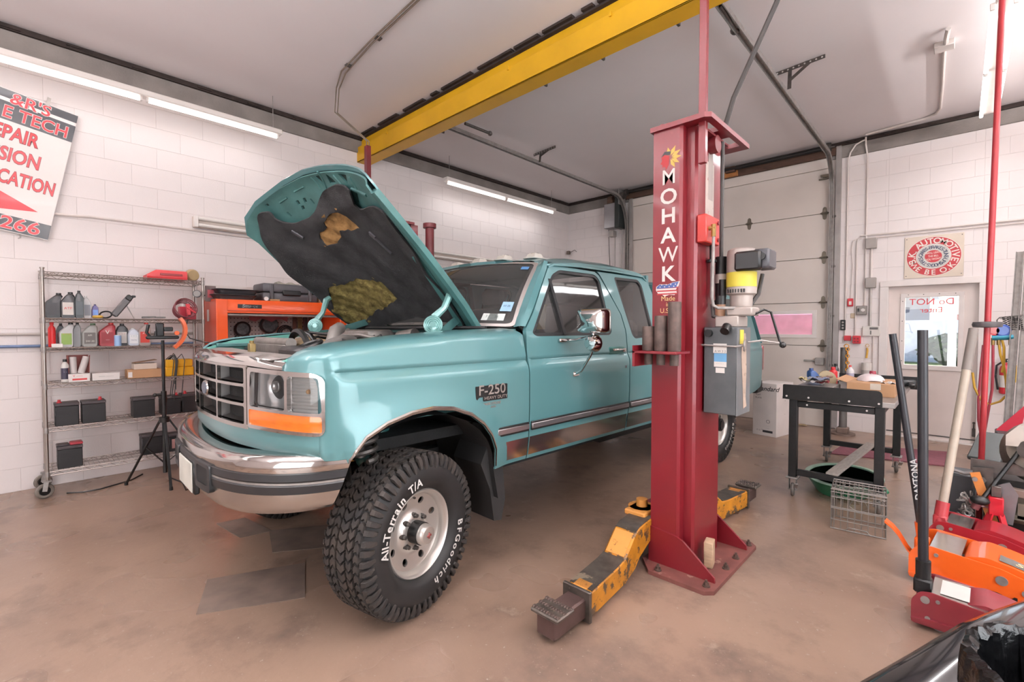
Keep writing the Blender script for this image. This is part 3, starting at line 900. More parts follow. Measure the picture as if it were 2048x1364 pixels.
    if letters == 'front':
        bd(MB().cyl((.05, 0, 0), (.128, 0, 0), .058, seg=24), 'hub', BLACKP)
        hb = bd(MB().lathe([(.050, .11), (.054, .122), (.054, .142), (.05, .158), (.043, .166), (.030, .168)], ax=(1, 0, 0), seg=24), 'locking_hub', RIM)
        bd(MB().cbox((.170, 0, 0), (.006, .034, .012), .003).cbox((.170, 0, 0), (.006, .012, .034), .003), 'hub_dial', mat('hub_red', '#7d3a37', .4))
    else:
        bd(MB().cyl((.05, 0, 0), (.13, 0, 0), .07, seg=24).cyl((.13, 0, 0), (.142, 0, 0), .05, seg=16), 'hub', BLACKP)
    bd(MB().cyl((.055, 0, .18), (.075, 0, .176), .006, seg=8), 'valve', DGALV)
    if letters:
        def arct(body, mid, r, size, out_, sqz=1.0):
            mb = MB(); wd = [.62 if c in 'il.-r/' else (1.15 if c in 'mGB' else 1.0) for c in body]
            wd = [.38 if c in "il'" else (.58 if c in 'r-/t' else (.78 if c == 'T' else (.9 if c == ' ' else x))) for c, x in zip(body, wd)]
            tot = sum(wd); step = size * .64 * sqz / r; a = mid + step * tot / 2
            for c, w in zip(body, wd):
                am = a - step * w / 2; a -= step * w
                if c == ' ': continue
                # seen from outside: y is to the right (sg>0)
                rad = V((0, cos(am), sin(am))); tan = V((0, sin(am), -cos(am)))
                o = rad * r + V((h + .0045 - .008 * max(0, (r - .33) / .05), 0, 0))
                if out_: mb.text(c, o - rad * size * .35, tan, rad, size, depth=.0015, sx=1.0, bold=.02)
            return mb
        if sg > 0:
            bd(arct('All-Terrain T/A', radians(140), .287, .060, True, 1.05), 'raised_lettering', LETW, 0)
            bd(arct('BFGoodrich', radians(-40), .287, .058, True, 1.12), 'raised_lettering', LETW, 0)
    return W
wheel('', 1.0 - WT / 2, .065, radians(14), 1, 'front', TRK)
wheel('', -(1.0 - WT / 2), .065, radians(14), -1, 'front', TRK)
wheel('', 1.0 - WT / 2, 3.86, 0, 1, 'rear', TRK)
wheel('', -(1.0 - WT / 2), 3.86, 0, -1, 'rear', TRK)

# ---- nose: curve in plan
class Plan:
    def __init__(s, pts):
        P = [(-x, y) for x, y in pts[:0:-1]] + list(pts)
        # smooth resample
        s.p = [V(q) for q in P]
        for _ in range(2):
            q = [s.p[0]]
            for a, b in zip(s.p, s.p[1:]): q += [a * .75 + b * .25, a * .25 + b * .75]
            q.append(s.p[-1]); s.p = q
        s.L = [0]
        for a, b in zip(s.p, s.p[1:]): s.L.append(s.L[-1] + (b - a).length)
        s.half = s.L[-1] / 2
    def at(s, a):
        l = min(max(a + s.half, 0), s.L[-1])
        for i in range(len(s.p) - 1):
            if l <= s.L[i + 1] + 1e-9:
                t = (l - s.L[i]) / max(1e-9, s.L[i + 1] - s.L[i]); d = (s.p[i + 1] - s.p[i]).normalized()
                return s.p[i].lerp(s.p[i + 1], t), V((d.y, -d.x))
    def ax(s, x):   # arc position for a given x
        lo, hi = -s.half, s.half
        for _ in range(40):
            m = (lo + hi) / 2
            if s.at(m)[0].x < x: lo = m
            else: hi = m
        return lo
NOSE = Plan([(0, -.62), (.3, -.607), (.5, -.572), (.75, -.508), (.88, -.455), (.95, -.41), (.985, -.36), (.998, -.28)])
def nz(d):
    def f(a, z):
        p, n = NOSE.at(a); return (p.x + n.x * d, p.y + n.y * d, z)
    return f
aH = NOSE.ax(.968)
# painted panel under grille and lamps
sheet(MB(), [(-aH - .004, .865), (aH + .004, .865), (aH + .004, .968), (-aH - .004, .968)], [], lambda a, z: nz(-.003 - .02 * max(0, (.90 - z) / .035))(a, z), .04, rows=[.88, .90, .92, .94], thick=lambda a, z: (0, .02, 0)).build('lower_valance', TEAL, TRK, 50)
# core behind the nose
mb = MB(); rings = []
for z, d in ((.88, -.05), (1.22, -.05)):
    rings.append([nz(d)(a, z) for a in [-aH + 2 * aH * k / 30 for k in range(31)]] + [(.9, -.2, z), (-.9, -.2, z)])
mb.loft(rings).build('nose_core', UNDER, TRK)
# grille
aG = NOSE.ax(.515)
g1, g2 = NOSE.ax(.178), NOSE.ax(.194)
cols_ = [(-aG + .022, -g2), (-g1, g1), (g2, aG - .022)]
rows_ = [(.978, 1.062), (1.076, 1.154), (1.168, 1.243)]
hl = []
for x0, x1 in cols_:
    for z0, z1 in rows_: hl.append(rnd([(x0, z0), (x1, z0), (x1, z1), (x0, z1)], .012))
gr = bpy.data.objects.new('grille', None); COL.objects.link(gr); gr.parent = TRK; ROOT[gr.name] = wm(TRK)
GCH = mat('grille_chrome', '#c3beba', .12, 1.0, var=.04, vs=9)
sheet(MB(), [(-aG, .957), (aG, .957), (aG, 1.262), (-aG, 1.262)], hl, nz(.004), .03, thick=lambda a, z: (0, .055, 0)).build('grille_shell', GCH, gr, 30)
for x0, x1 in cols_:
    for z0, z1 in rows_:
        mb = MB()
        o = [nz(-.012)(a, z) for a, z in ((x0 + .004, z0 + .004), (x1 - .004, z0 + .004), (x1 - .004, z1 - .004), (x0 + .004, z1 - .004))]
        zz = (.01, .01, -.01, -.01); ins = (.015, -.015, -.015, .015)
        i = [nz(-.05)(a, z) for a, z in ((x0 + .012, z0 + .014), (x1 - .012, z0 + .014), (x1 - .012, z1 - .008), (x0 + .012, z1 - .008))]
        o = [mb.bm.verts.new(V(p)) for p in o]; i = [mb.bm.verts.new(V(p)) for p in i]
        mb.bridge(o, i); mb.build('grille_funnel', mat('grille_grey', '#4a4745', .3, .6, var=.1), gr, 20)
        mb = MB(); mb.poly([nz(-.0505)(a, z) for a, z in ((x0 + .010, z0 + .01), (x1 - .010, z0 + .01), (x1 - .010, z1 - .006), (x0 + .010, z1 - .006))])
        mb.build('grille_black_back', HOLE, gr, 0)  # plain black sheet, the dark inside of the opening put into its colour
em = MB().lathe([(.001, -.006), (.06, -.006), (.062, .0), (.056, .006), (.001, .006)], (.02, -.63, 1.113), (.1, -1, 0), 24, sx=1, sy=.66, ux=(1, 0, 0))
em.build('oval_emblem', GCH, gr)
MB().lathe([(.001, 0), (.05, 0), (.048, .003), (.001, .003)], (.0206, -.636, 1.113), (.1, -1, 0), 24, sx=1, sy=.62, ux=(1, 0, 0)).build('emblem_face', mat('emblem_blue_grey', '#5a6270', .3), gr)
# chrome header along the top of grille and lamps
mb = MB(); rings = []
for k in range(41):
    a = (-1 + 2 * k / 40) * NOSE.ax(.785); f = 1 - .6 * sstep(aG * .9, aH * .8, abs(a))
    rings.append([nz(d)(a, z) for d, z in ((.010, 1.258 - .02 * (1 - f)), (.007, 1.275 - .02 * (1 - f)), (-.012, 1.268 + .03 * f), (-.06, 1.272 + .034 * f), (-.07, 1.26), (-.03, 1.235))])
mb.loft(rings).build('chrome_header', CHROME, TRK)
# headlamp units
LENS = glass('lamp_glass', (.93, .95, .97), .95, .02)
AMB = mat('amber_lens', '#e8741c', .12, var=.10, vs=14, coat=1, stretch=(1, 1, 5))
a0 = NOSE.ax(.53)
def xa(px): return NOSE.ax(px)
for sg in (1, -1):
    H = bpy.data.objects.new('headlamp_unit', None); COL.objects.link(H); H.parent = TRK; ROOT[H.name] = wm(TRK)
    def sh(mb, nm, m, ang=40):
        if sg < 0: mb.map(lambda c: (-c.x, c.y, c.z))
        return mb.build(nm, m, H, ang)
    aE = aH - .005; aM = NOSE.ax(.80)
    h1 = rnd([(a0 + .016, 1.07), (aM - .008, 1.066), (aM - .008, 1.222), (a0 + .026, 1.23)], .018)
    h2 = rnd([(aM + .008, 1.066), (aE - .012, 1.064), (aE - .026, 1.218), (aM + .008, 1.22)], .018)
    h3 = rnd([(a0 + .012, .985), (aE - .012, .982), (aE - .014, 1.052), (a0 + .012, 1.056)], .012)
    fr_ = rnd([(a0, .968), (aE, .966), (aE, 1.215), (aE - .045, 1.238), (a0, 1.25)], [.02, .04, .03, .04, .02])
    sh(sheet(MB(), fr_, [h1, h2, h3], nz(.008), .03, thick=lambda a, z: NOSE.at(a)[1].to_3d() * -.022), 'bezel', CHROME)
    sh(sheet(MB(), h1, [], nz(.001), .03), 'headlamp_lens', LENS)
    sh(sheet(MB(), h1, [], lambda a, z: nz(-.036 + .02 * sin(a * 60) * .2 - .03 * max(0, 1 - ((a - a0 - .16) / .07) ** 2 - ((z - 1.16) / .06) ** 2))(a, z), .012), 'reflector', mat('lamp_reflector', '#e4e2e0', .28, .8, var=.03))
    p, n = NOSE.at(a0 + .165)
    sh(MB().ball((p.x - n.x * .032, p.y - n.y * .032, 1.165), .022, (1, 1, 1.2)), 'headlamp_bulb', mat('bulb_glass_grey', '#a8a4a0', .1, .6))
    sh(sheet(MB(), h2, [], nz(.001), .03), 'corner_lens', LENS)
    sh(sheet(MB(), h2, [], lambda a, z: nz(-.018 + .0025 * sin(z * 420))(a, z), .012, rows=[1.07 + .0037 * k for k in range(41)]), 'ribbed_reflector', mat('ribbed_reflector', '#d2cec9', .35, .6, var=.05))
    p, n = NOSE.at((aM + aE) / 2 + .01)
    sh(MB().ball((p.x - n.x * .014, p.y - n.y * .014, 1.155), .010), 'corner_bulb', mat('corner_bulb_amber', '#d0a070', .2))
    sh(sheet(MB(), h3, [], lambda a, z: nz(.003 + .003 * cos((z - 1.02) * 40))(a, z), .02, thick=lambda a, z: (0, .02, 0)), 'turn_signal_lens', AMB)
    sh(sheet(MB(), fr_, [], nz(-.045), .05), 'lamp_back', GAPM)

# ---- front bumper
BUMP = Plan([(0, -.69), (.35, -.68), (.60, -.63), (.78, -.54), (.91, -.42), (.985, -.275)])
def bsec(sec, n=48, lim=1.0):
    rs = []
    for k in range(n + 1):
        a = -BUMP.half * lim + 2 * BUMP.half * lim * k / n
        e = (abs(a) / BUMP.half) ** 2; R = []
        for d, z, u in sec:
            p, nn = BUMP.at(a * (1 - .085 * min(1, max(0, (.84 - z) / .28)))); R.append((p.x + nn.x * d, p.y + nn.y * d, z + u * 1.25 * e))
        rs.append(R)
    return rs
bp = bpy.data.objects.new('front_bumper', None); COL.objects.link(bp); bp.parent = TRK; ROOT[bp.name] = wm(TRK)
CHB = mat('bumper_chrome', '#cfcbc8', .09, 1.0, var=.05, vs=5)
MB().loft(bsec([(-.13, .845, .05), (-.03, .852, .04), (.0, .846, .035), (.018, .83, .03), (.022, .80, .03), (.016, .765, .03), (-.13, .765, .03)])).build('chrome_face_bar', CHB, bp)
STRIP = mat('black_rub_strip', '#222325', .45, var=.1)
MB().loft(bsec([(-.1, .778, .03), (.026, .778, .03), (.028, .748, .03), (.022, .74, .03), (.022, .731, .03), (.028, .725, .03), (.024, .685, .035), (-.1, .685, .035)])).build('rub_strip', STRIP, bp)
MB().loft(bsec([(-.1, .74, .03), (.0235, .74, .03), (.0235, .731, .03), (-.1, .731, .03)], lim=.999)).build('strip_pin_line', GALV, bp)
mb = MB()
mb.loft(bsec([(-.1, .69, .035), (.015, .69, .035), (.012, .65, .04), (-.005, .60, .05), (-.03, .565, .06), (-.1, .56, .06)]))
mb.build('lower_chrome', mat('lower_bumper_satin', '#c0b8b1', .25, .9, var=.06), bp)
# openings and black centre
for x in (-.30, .30):
    a = BUMP.ax(x)
    q = [(a - .075, .685), (a + .075, .685), (a + .075, .768), (a - .075, .768)]
    fr_ = sheet(MB(), rnd([(a - .10, .655), (a + .10, .655), (a + .10, .785), (a - .10, .785)], .02), [rnd(q, .015)], lambda s, z: (*[BUMP.at(s)[0][i] + BUMP.at(s)[1][i] * .034 for i in (0, 1)], z), .04, thick=lambda s, z: (0, .03, 0)).build('air_slot_frame', STRIP, bp)
    mb = MB(); mb.poly([(*[BUMP.at(s)[0][i] + BUMP.at(s)[1][i] * .0315 for i in (0, 1)], z) for s, z in q]); mb.build('air_slot', HOLE, bp, 0)
pl_ = MB().box((-.15, -.725, .60), (.15, -.717, .75), .004).build('number_plate', mat('plate_cream', '#d9d6cc', .5), bp)
MB().box((-.16, -.717, .59), (.16, -.69, .76), .006).build('plate_holder', BLACKP, bp)
MB().loft(bsec([(-.16, .845, .04), (-.16, .60, .05), (-.12, .60, .05), (-.12, .845, .04)], lim=.97)).build('bumper_back', UNDER, bp)

# ---- hood, open; frame (x, t along the hood from hinge, n outwards)
HA = radians(42)
hd, hn = V((0, -cos(HA), sin(HA))), V((0, sin(HA), cos(HA)))
H0 = V((0, .73, 1.433))
hood_out = [(.66, -.03), (.72, .2), (.76, .47), (.80, .76), (.825, .97), (.82, 1.05), (.785, 1.105), (.60, 1.13), (.44, 1.145), (.16, 1.185), (0, 1.215), (-.2, 1.25), (-.42, 1.265), (-.69, 1.26), (-.83, 1.22), (-.905, 1.13), (-.895, 1.03), (-.90, .9), (-.915, .6), (-.90, .3), (-.84, 0), (-.6, -.03), (-.2, -.055), (.2, -.055), (.45, -.045)]
def hx(x, t, n):
    c = (.07 + .20 * min(1, max(0, t / 1.2))) * (1 - min(1.25, (abs(x) / .80)) ** 2)
    return H0 + V((x, 0, 0)) + hd * t + hn * (c + n)
hood = bpy.data.objects.new('hood', None); COL.objects.link(hood); hood.parent = TRK; ROOT[hood.name] = wm(TRK)
sheet(MB(), hood_out, [], lambda x, t: hx(x, t, 0), .06, thick=lambda x, t: hn * -.012).build('outer_skin', TEAL, hood, 50)
def inset(poly, d):
    o = []; N = len(poly)
    for i in range(N):
        a, p, b = V(poly[i - 1]), V(poly[i]), V(poly[(i + 1) % N])
        n1 = V((-(p - a).y, (p - a).x)).normalized(); n2 = V((-(b - p).y, (b - p).x)).normalized()
        m = (n1 + n2).normalized(); o.append(tuple(p + m * d))
    return o
hi_ = inset(hood_out, .03)
tri = [rnd(q, .006) for q in ([(-.09, 1.185), (-.03, 1.175), (-.07, 1.10)], [(.05, 1.165), (.02, 1.105), (.10, 1.09)], [(.19, 1.135), (.30, 1.115), (.23, 1.06)])]
sl = [rnd(q, .004) for q in ([(-.41, 1.12), (-.385, 1.115), (-.39, 1.085), (-.415, 1.09)], [(-.40, 1.075), (-.375, 1.07), (-.385, 1.045), (-.41, 1.05)], [(-.34, 1.11), (-.315, 1.105), (-.325, 1.075), (-.35, 1.08)], [(-.285, 1.085), (-.27, 1.08), (-.265, 1.04), (-.28, 1.045)],
     [(-.545, 1.09), (-.53, 1.09), (-.525, 1.05), (-.54, 1.05)], [(-.63, 1.21), (-.605, 1.205), (-.61, 1.185), (-.635, 1.19)], [(.26, 1.0), (.285, 1.0), (.22, .94), (.20, .945)])]
def hin(x, t):
    edge = sstep(.02, .12, min(.81 - x if x > 0 else x + .90, 1.25 - .06 * x - t))
    return hx(x, t, -.050 + edge * .022)
sheet(MB(), hi_, tri + sl, hin, .04, thick=lambda x, t: hn * .012).build('inner_panel', TEALI, hood, 50)
sheet(MB(), hi_, [], lambda x, t: hx(x, t, -.016), .10).build('inner_void', mat('void_teal_dark', '#16312d', .8), hood, 50)
# ribs, crease and dished panel on the underside
for pts, r in (([(.0, 1.20), (-.04, 1.12), (-.06, 1.08)], .006), ([(-.12, 1.19), (-.12, 1.10)], .007), ([(.13, 1.14), (.16, 1.04)], .008), ([(.34, 1.10), (.33, 1.02)], .006), ([(-.53, 1.165), (-.45, 1.165)], .008), ([(-.36, 1.17), (-.25, 1.165)], .008), ([(.05, 1.0), (.25, 1.03), (.42, .98)], .010)):
    MB().tube([hin(*p) - hn * .001 for p in dens(pts, .03, False)], r, 6).build('stiffener_rib', TEALI, hood)
PADM = mat('insulation_pad_black', '#2c2c2d', .95, var=.25, vs=9, bump=.5, bs=140, spec=.2, col2='#3d3d3e')
pad = [(-.72, 1.165), (-.67, 1.195), (-.59, 1.16), (-.60, 1.10), (-.57, 1.06), (-.51, 1.01), (-.37, .99), (-.26, 1.01), (-.18, 1.06), (-.07, 1.09), (.09, 1.09), (.21, 1.07), (.30, 1.04), (.22, .95), (.24, .915), (.41, .93), (.62, .935), (.70, .90), (.71, .86), (.70, .69), (.66, .5), (.62, .2), (.58, .03), (.3, -.01), (-.1, -.03), (-.5, -.01), (-.80, .02), (-.85, .2), (-.86, .4), (-.87, .6), (-.865, .75), (-.82, .94), (-.79, 1.07)]
pad = rnd(pad[::-1], .035, 3)[::-1]
tearA = [(-.24, .93), (-.11, .955), (-.05, .945), (-.03, .89), (0, .85), (.03, .79), (-.10, .81), (-.17, .83), (-.20, .79), (-.32, .76), (-.41, .78), (-.42, .84), (-.37, .875), (-.28, .88)]
tearB = [(-.68, .49), (-.54, .48), (-.36, .47), (-.25, .43), (-.1, .39), (-.08, .33), (-.08, .25), (-.23, .2), (-.43, .17), (-.53, .14), (-.70, .09), (-.82, .13), (-.82, .28), (-.78, .39)]
def ccw(p): return p if sum(p[i - 1][0] * p[i][1] - p[i][0] * p[i - 1][1] for i in range(len(p))) > 0 else p[::-1]
def rough(poly, d, amp, seed):
    random.seed(seed); return [(x + random.uniform(-amp, amp), y + random.uniform(-amp, amp)) for x, y in dens(poly, d)]
tA, tB = rough(tearA, .03, .008, 4), rough(tearB, .035, .010, 5)
def padf(x, t):
    w = .010 * sin(x * 11 + 1) * sin(t * 9) + .006 * sin(x * 23 + t * 17)
    ed = .022 * (sstep(-.50, -.44, x) - sstep(.40, .47, x)) * (1 - sstep(.88, .96, t)) + .03 * sstep(.95, 1.04, t) * sstep(-.45, -.3, x) * (1 - sstep(.2, .33, x))
    return hx(x, t, -.060 + ed * .8 - .012 + w)
sheet(MB(), pad, [tA, tB], padf, .04, thick=lambda x, t: hn * .012).build('insulation_pad', PADM, hood, 60)
FIB = mat('torn_fibreglass_yellow', '#86794a', .95, var=.35, vs=22, bump=1.0, bs=80, col2='#5a4f2e', spec=.1)
FIBT = mat('torn_fibreglass_tan', '#b28a5a', .9, var=.3, vs=10, bump=.8, bs=60, col2='#4b3a22', spec=.1)
random.seed(9)
for q, m_ in ((tearB, FIB), (tearA, FIBT)):
    sheet(MB(), inset(ccw(q), -.03), [], lambda x, t: padf(x, t) + hn * (.008 + .008 * sin(x * 40) * sin(t * 47) + random.uniform(-.004, .004)), .022).build('torn_lining', m_, hood, 60)
for (x0, t0), (x1, t1), w in (((-.56, .98), (-.53, .90), .03), ((.20, .72), (.26, .60), .014), ((.16, .76), (.20, .72), .03)):
    MB().bar(padf(x0, t0) - hn * .006, padf(x1, t1) - hn * .006, w, .01, up=hn).build('pad_clip_strip', mat('clip_grey', '#4b4b50', .5), hood)
# folded flange along the driver edge
mb = MB(); rings = []
for t in [-.02, .1, .2, .35, .5, .65, .8, .97, 1.04]:
    x = lerp_t([(-.03, .66), (.2, .72), (.47, .76), (.76, .80), (.97, .825), (1.05, .82)], t)
    rings.append([hx(x, t, 0), hx(x + .002, t, -.035), hx(x - .02, t, -.052), hx(x - .08, t, -.058), hx(x - .09, t, -.03)])
mb.loft(rings).build('side_flange', TEALI, hood, 35)
mb = MB(); rings = []
for t in [-.02, .1, .2, .35, .5, .62]:
    x = lerp_t([(-.03, .66), (.2, .72), (.47, .76), (.76, .80)], t)
    rings.append([hx(x - .10, t, -.055), hx(x - .14, t, -.085), hx(x - .17, t, -.055)])
mb.loft(rings).build('inner_rail', TEALI, hood, 35)
# hinges with assist springs
for sg in (1, -1):
    hb = bpy.data.objects.new('hood_hinge', None); COL.objects.link(hb); hb.parent = TRK; ROOT[hb.name] = wm(TRK)
    x, yc, yt, zt_ = (.66, .385, .50, 1.648) if sg > 0 else (-.72, .262, .345, 1.65)
    c = V((x, yc, 1.448))
    P2 = V((x + (.02 if sg > 0 else 0), yt, zt_))
    MB().tube([c + V((0, .01, -.10)), c + V((0, 0, -.02)), c + V((0, .012, .05)), c.lerp(P2, .5) + V((0, .012, 0)), P2, P2 + V((0, .03, .02))], [.020, .032, .026, .020, .024, .02], 8).build('hinge_arm', mat('hinge_teal', '#7fb0ac', .3, .3, coat=1, var=.1), hb)
    ax_ = V((.75, -.6, .0)).normalized(); c2 = c + ax_ * .02
    mb = MB()
    for r in (.018, .029, .040, .050): mb.torus(c2, ax_, r, .0065, 26, 6)
    mb.cyl(c2 - ax_ * .012, c2 + ax_ * .010, .016, seg=12)
    mb.build('hinge_spring', MATS['hinge_teal'], hb)
    MB().bar(c + V((-sg * .05, .08, -.06)), hx(x - sg * .10, .10, -.06), .05, .012, up=(1, 0, 0)).build('hinge_plate', TEALI, hb)
# ---- cab
def side(sg): return lambda y, z: (sg * Xs(y, z), y, z)
rz_ = [.66, .70, .74, .78, .82, .86, .90, .94, .98, 1.02, 1.06, 1.10, 1.14, 1.17, 1.19, 1.205, 1.22, 1.228, 1.236, 1.246, 1.26, 1.29, 1.32, 1.35, 1.38, 1.41, 1.46, 1.52, 1.58, 1.64, 1.70, 1.76, 1.82]
door = [(.853, .63), (.853, 1.2), (.858, 1.3), (.875, 1.425), (.98, 1.53), (1.25, 1.855), (1.30, 1.872), (1.80, 1.866), (1.845, 1.84), (1.93, 1.68), (2.0, 1.54), (2.005, 1.42), (1.985, 1.24), (1.98, .82), (1.965, .72), (1.955, .63)]
win = rnd([(.925, 1.40), (.985, 1.47), (1.265, 1.80), (1.36, 1.842), (1.79, 1.842), (1.84, 1.80), (1.815, 1.40), (1.78, 1.378), (.96, 1.378)], .03)
quarter = rnd([(2.055, 1.845), (2.43, 1.85), (2.475, 1.80), (2.44, 1.385), (2.40, 1.358), (2.13, 1.345), (2.09, 1.38)], .03)
cabrear = [(1.967, .63), (1.977, .72), (1.992, .82), (1.997, 1.24), (2.017, 1.42), (2.012, 1.54), (1.94, 1.69), (1.86, 1.85), (1.83, 1.872), (2.56, 1.872), (2.60, 1.82), (2.635, 1.66), (2.645, 1.40), (2.645, .63)]
TINT = glass('tinted_side_glass', (.30, .31, .31), .85, .03, 1.6, haze=.05)
WSG = glass('windshield_glass', (.52, .54, .54), .85, .02, 1.5, haze=.05)
RUBB = mat('black_window_rubber', '#17181a', .55)
for sg in (1, -1):
    def mirr(mb):
        if sg < 0: mb.map(lambda c: (-c.x, c.y, c.z))
        return mb
    dr = sheet(MB(), door, [win], side(sg), .045, rows=rz_, thick=lambda y, z: (-sg * .03, 0, 0)).build('door', TEAL, TRK, 50)
    # rubber frame, vent bar, glass
    fr_ = sheet(MB(), inset(win[::-1], -.012) if 0 else win, [inset(win, .022)] if sum((win[i - 1][0] * win[i][1] - win[i][0] * win[i - 1][1]) for i in range(len(win))) > 0 else [inset(win, -.022)], lambda y, z: (sg * (Xs(y, z) - .004), y, z), .05, thick=lambda y, z: (-sg * .02, 0, 0)).build('window_seal', RUBB, dr)
    sheet(MB(), win, [], lambda y, z: (sg * (Xs(y, z) - .016), y, z), .2).build('window_glass', TINT, dr, 60)
    p0, p1 = (1.245, 1.385), (1.225, 1.765)
    MB().bar((sg * (Xs(*p0) - .006), *p0), (sg * (Xs(*p1) - .006), *p1), .026, .02, up=(1, 0, 0)).build('vent_bar', RUBB, dr)
    mirr(MB().cbox((.972, 1.845, 1.262), (.012, .21, .055), .006)).build('handle_recess', mat('recess_teal', '#3d7b76', .4), dr)
    mirr(MB().cbox((.992, 1.84, 1.268), (.02, .15, .016), .005).cbox((.985, 1.925, 1.262), (.03, .035, .03), .005)).build('handle', CHROME, dr)
    mirr(MB().cyl((.995, 1.93, 1.135), (1.004, 1.93, 1.135), .012, seg=12)).build('lock', CHROME, dr)
    cr = sheet(MB(), cabrear, [quarter], side(sg), .05, rows=rz_, thick=lambda y, z: (-sg * .03, 0, 0)).build('cab_side', TEAL, TRK, 50)
    sheet(MB(), quarter, [inset(quarter, -.022) if sum((quarter[i - 1][0] * quarter[i][1] - quarter[i][0] * quarter[i - 1][1]) for i in range(len(quarter))) < 0 else inset(quarter, .022)], lambda y, z: (sg * (Xs(y, z) - .002), y, z), .05, thick=lambda y, z: (-sg * .02, 0, 0)).build('window_seal', RUBB, cr)
    sheet(MB(), quarter, [], lambda y, z: (sg * (Xs(y, z) - .012), y, z), .2).build('window_glass', TINT, cr, 60)
    # dark gap liner behind door and panel joints
    mb = MB(); mb.loft([[(sg * (lerp_t(TABX, z) - .034), y, z) for z in [.64, .8, 1.0, 1.2, 1.3, 1.37]] for y in (.66, .84, 1.2, 1.6, 2.0, 2.64)], closed=False).build('joint_liner', GAPM, TRK)
    mb = MB()
    for a, b in (((1.985, 1.24), (2.01, 1.5)), ((2.01, 1.5), (1.85, 1.85)), ((.865, 1.42), (1.255, 1.862)), ((1.255, 1.87), (1.85, 1.868))):
        mb.bar((sg * (creaseless(a[1]) - .03), *a), (sg * (creaseless(b[1]) - .03), *b), .05, .01, up=(1, 0, 0))
    mb.build('door_gap_seal', GAPM, TRK)
    # mouldings and bright rocker
    for y0, y1 in ((.575, .838), (.862, 1.968), (1.992, 2.63)):
        mirr(MB().box((.995, y0, .818), (1.014, y1, .852), .005)).build('side_moulding', mat('moulding_grey', '#8f8b8c', .25, .7, var=.04), TRK)
        mirr(MB().box((.998, y0, .808), (1.008, y1, .862), .003)).build('moulding_base', BLACKP, TRK)
    for y0, y1 in ((.585, .842), (.856, 1.955), (1.975, 2.63)):
        mb = MB(); rings = []
        for y in (y0, y1): rings.append([(sg * (lerp_t(TABX, z) + .004), y, z) for z in (.655, .68, .71, .74, .768)] + [(sg * (lerp_t(TABX, z) - .004), y, z) for z in (.768, .655)])
        mb.loft(rings).build('bright_rocker', mat('rocker_chrome', '#c4bebb', .14, .95, var=.05, vs=4), TRK)
# windshield, pillars, roof
def roofz(x, y): return lerp_t([(1.18, 1.885), (1.30, 1.912), (1.6, 1.945), (2.1, 1.955), (2.45, 1.94), (2.56, 1.91)], y) + .045 * (1 - (abs(x) / .80) ** 2.4) - .03 * sstep(.68, .80, abs(x))
WSB = [(0, .64), (.4, .69), (.7, .77), (.86, .87)]
WST = [(0, 1.12), (.4, 1.14), (.62, 1.18), (.745, 1.225)]
def ws(u, v, d=0.0):
    xb, xt = .86 * u, .745 * u
    yb, yt = lerp_t(WSB, abs(xb)), lerp_t(WST, abs(xt))
    zb, zt = 1.435 + .015 * (1 - u * u), 1.885 + .035 * (1 - u * u)
    p = V((xb + (xt - xb) * v, yb + (yt - yb) * v, zb + (zt - zb) * v))
    return p + V((0, -.75, .66)) * (d + .02 * 4 * v * (1 - v))
wo = rnd([(-1, 0), (1, 0), (1, 1), (-1, 1)], [.06, .06, .05, .05])
wi = rnd([(-.972, .035), (.972, .035), (.965, .965), (-.965, .965)], .05)
sheet(MB(), wo, [wi], lambda u, v: ws(u, v, .004), .08, thick=lambda u, v: (0, .02, -.01)).build('windshield_trim', mat('windshield_bright_trim', '#b5afac', .25, .7, var=.03), TRK)
wd_ = rnd([(-.98, .025), (.98, .025), (.975, .975), (-.975, .975)], .05)
W = sheet(MB(), wd_, [], lambda u, v: ws(u, v, -.002), .1).build('windshield', WSG, TRK, 60)
sheet(MB(), wd_, [rnd([(-.93, .10), (.93, .10), (.925, .93), (-.925, .93)], .05)], lambda u, v: ws(u, v, -.006), .08).build('black_band', RUBB, W)
def sticker(name, u0, v0, u1, v1, m):
    MB().loft([[ws(u0, v0, .003), ws(u1, v0, .003)], [ws(u0, v1, .003), ws(u1, v1, .003)]], closed=False).build(name, m, W, 0)
STK = mat('sticker_white', '#dfe3df', .5); STB = mat('sticker_blue', '#4f7fb0', .5); STT = mat('sticker_ink', '#55605c', .6)
sticker('inspection_sticker', .74, .075, .91, .165, STK); sticker('registration_sticker', .86, .20, .94, .33, mat('sticker_pale_blue', '#9fc4de', .5)); sticker('toll_sticker', .86, .86, .93, .91, STB)
def wsn(u, v, d): return ws(u, v, d)
o_ = ws(.825, .12, .0045); uu = (ws(.91, .12) - ws(.74, .12)); vv = (ws(.825, .165) - ws(.825, .075))
wtext('sticker_print', [('3       26', 0, -.006, .026), ('INSPECTED', .004, .013, .006), ('VEHICLE', .004, -.014, .006)], STT, W, o_, uu, vv)
o_ = ws(.90, .265, .0045)
wtext('sticker_print', [('03 25', 0, -.004, .022)], mat('sticker_dark_blue', '#2b3b63', .6), W, o_, ws(.87, .335) - ws(.78, .335), ws(.825, .42) - ws(.825, .25))
for sg in (1, -1):
    mb = MB(); rings = []
    for k in range(9):
        v = k / 8; a = ws(sg * .985, v, .0); z = a.z
        e = V((sg * (creaseless(z) + .0), lerp_t([(1.425, .862), (1.53, .97), (1.86, 1.245)], z), z + .004))
        m = a.lerp(e, .55) + V((sg * .022, -.02, .006))
        rings.append([a, m, e, e - V((sg * .04, -.02, 0)), a + V((0, .05, -.02))])
    mb.loft(rings).build('windshield_pillar', TEAL, TRK, 60)
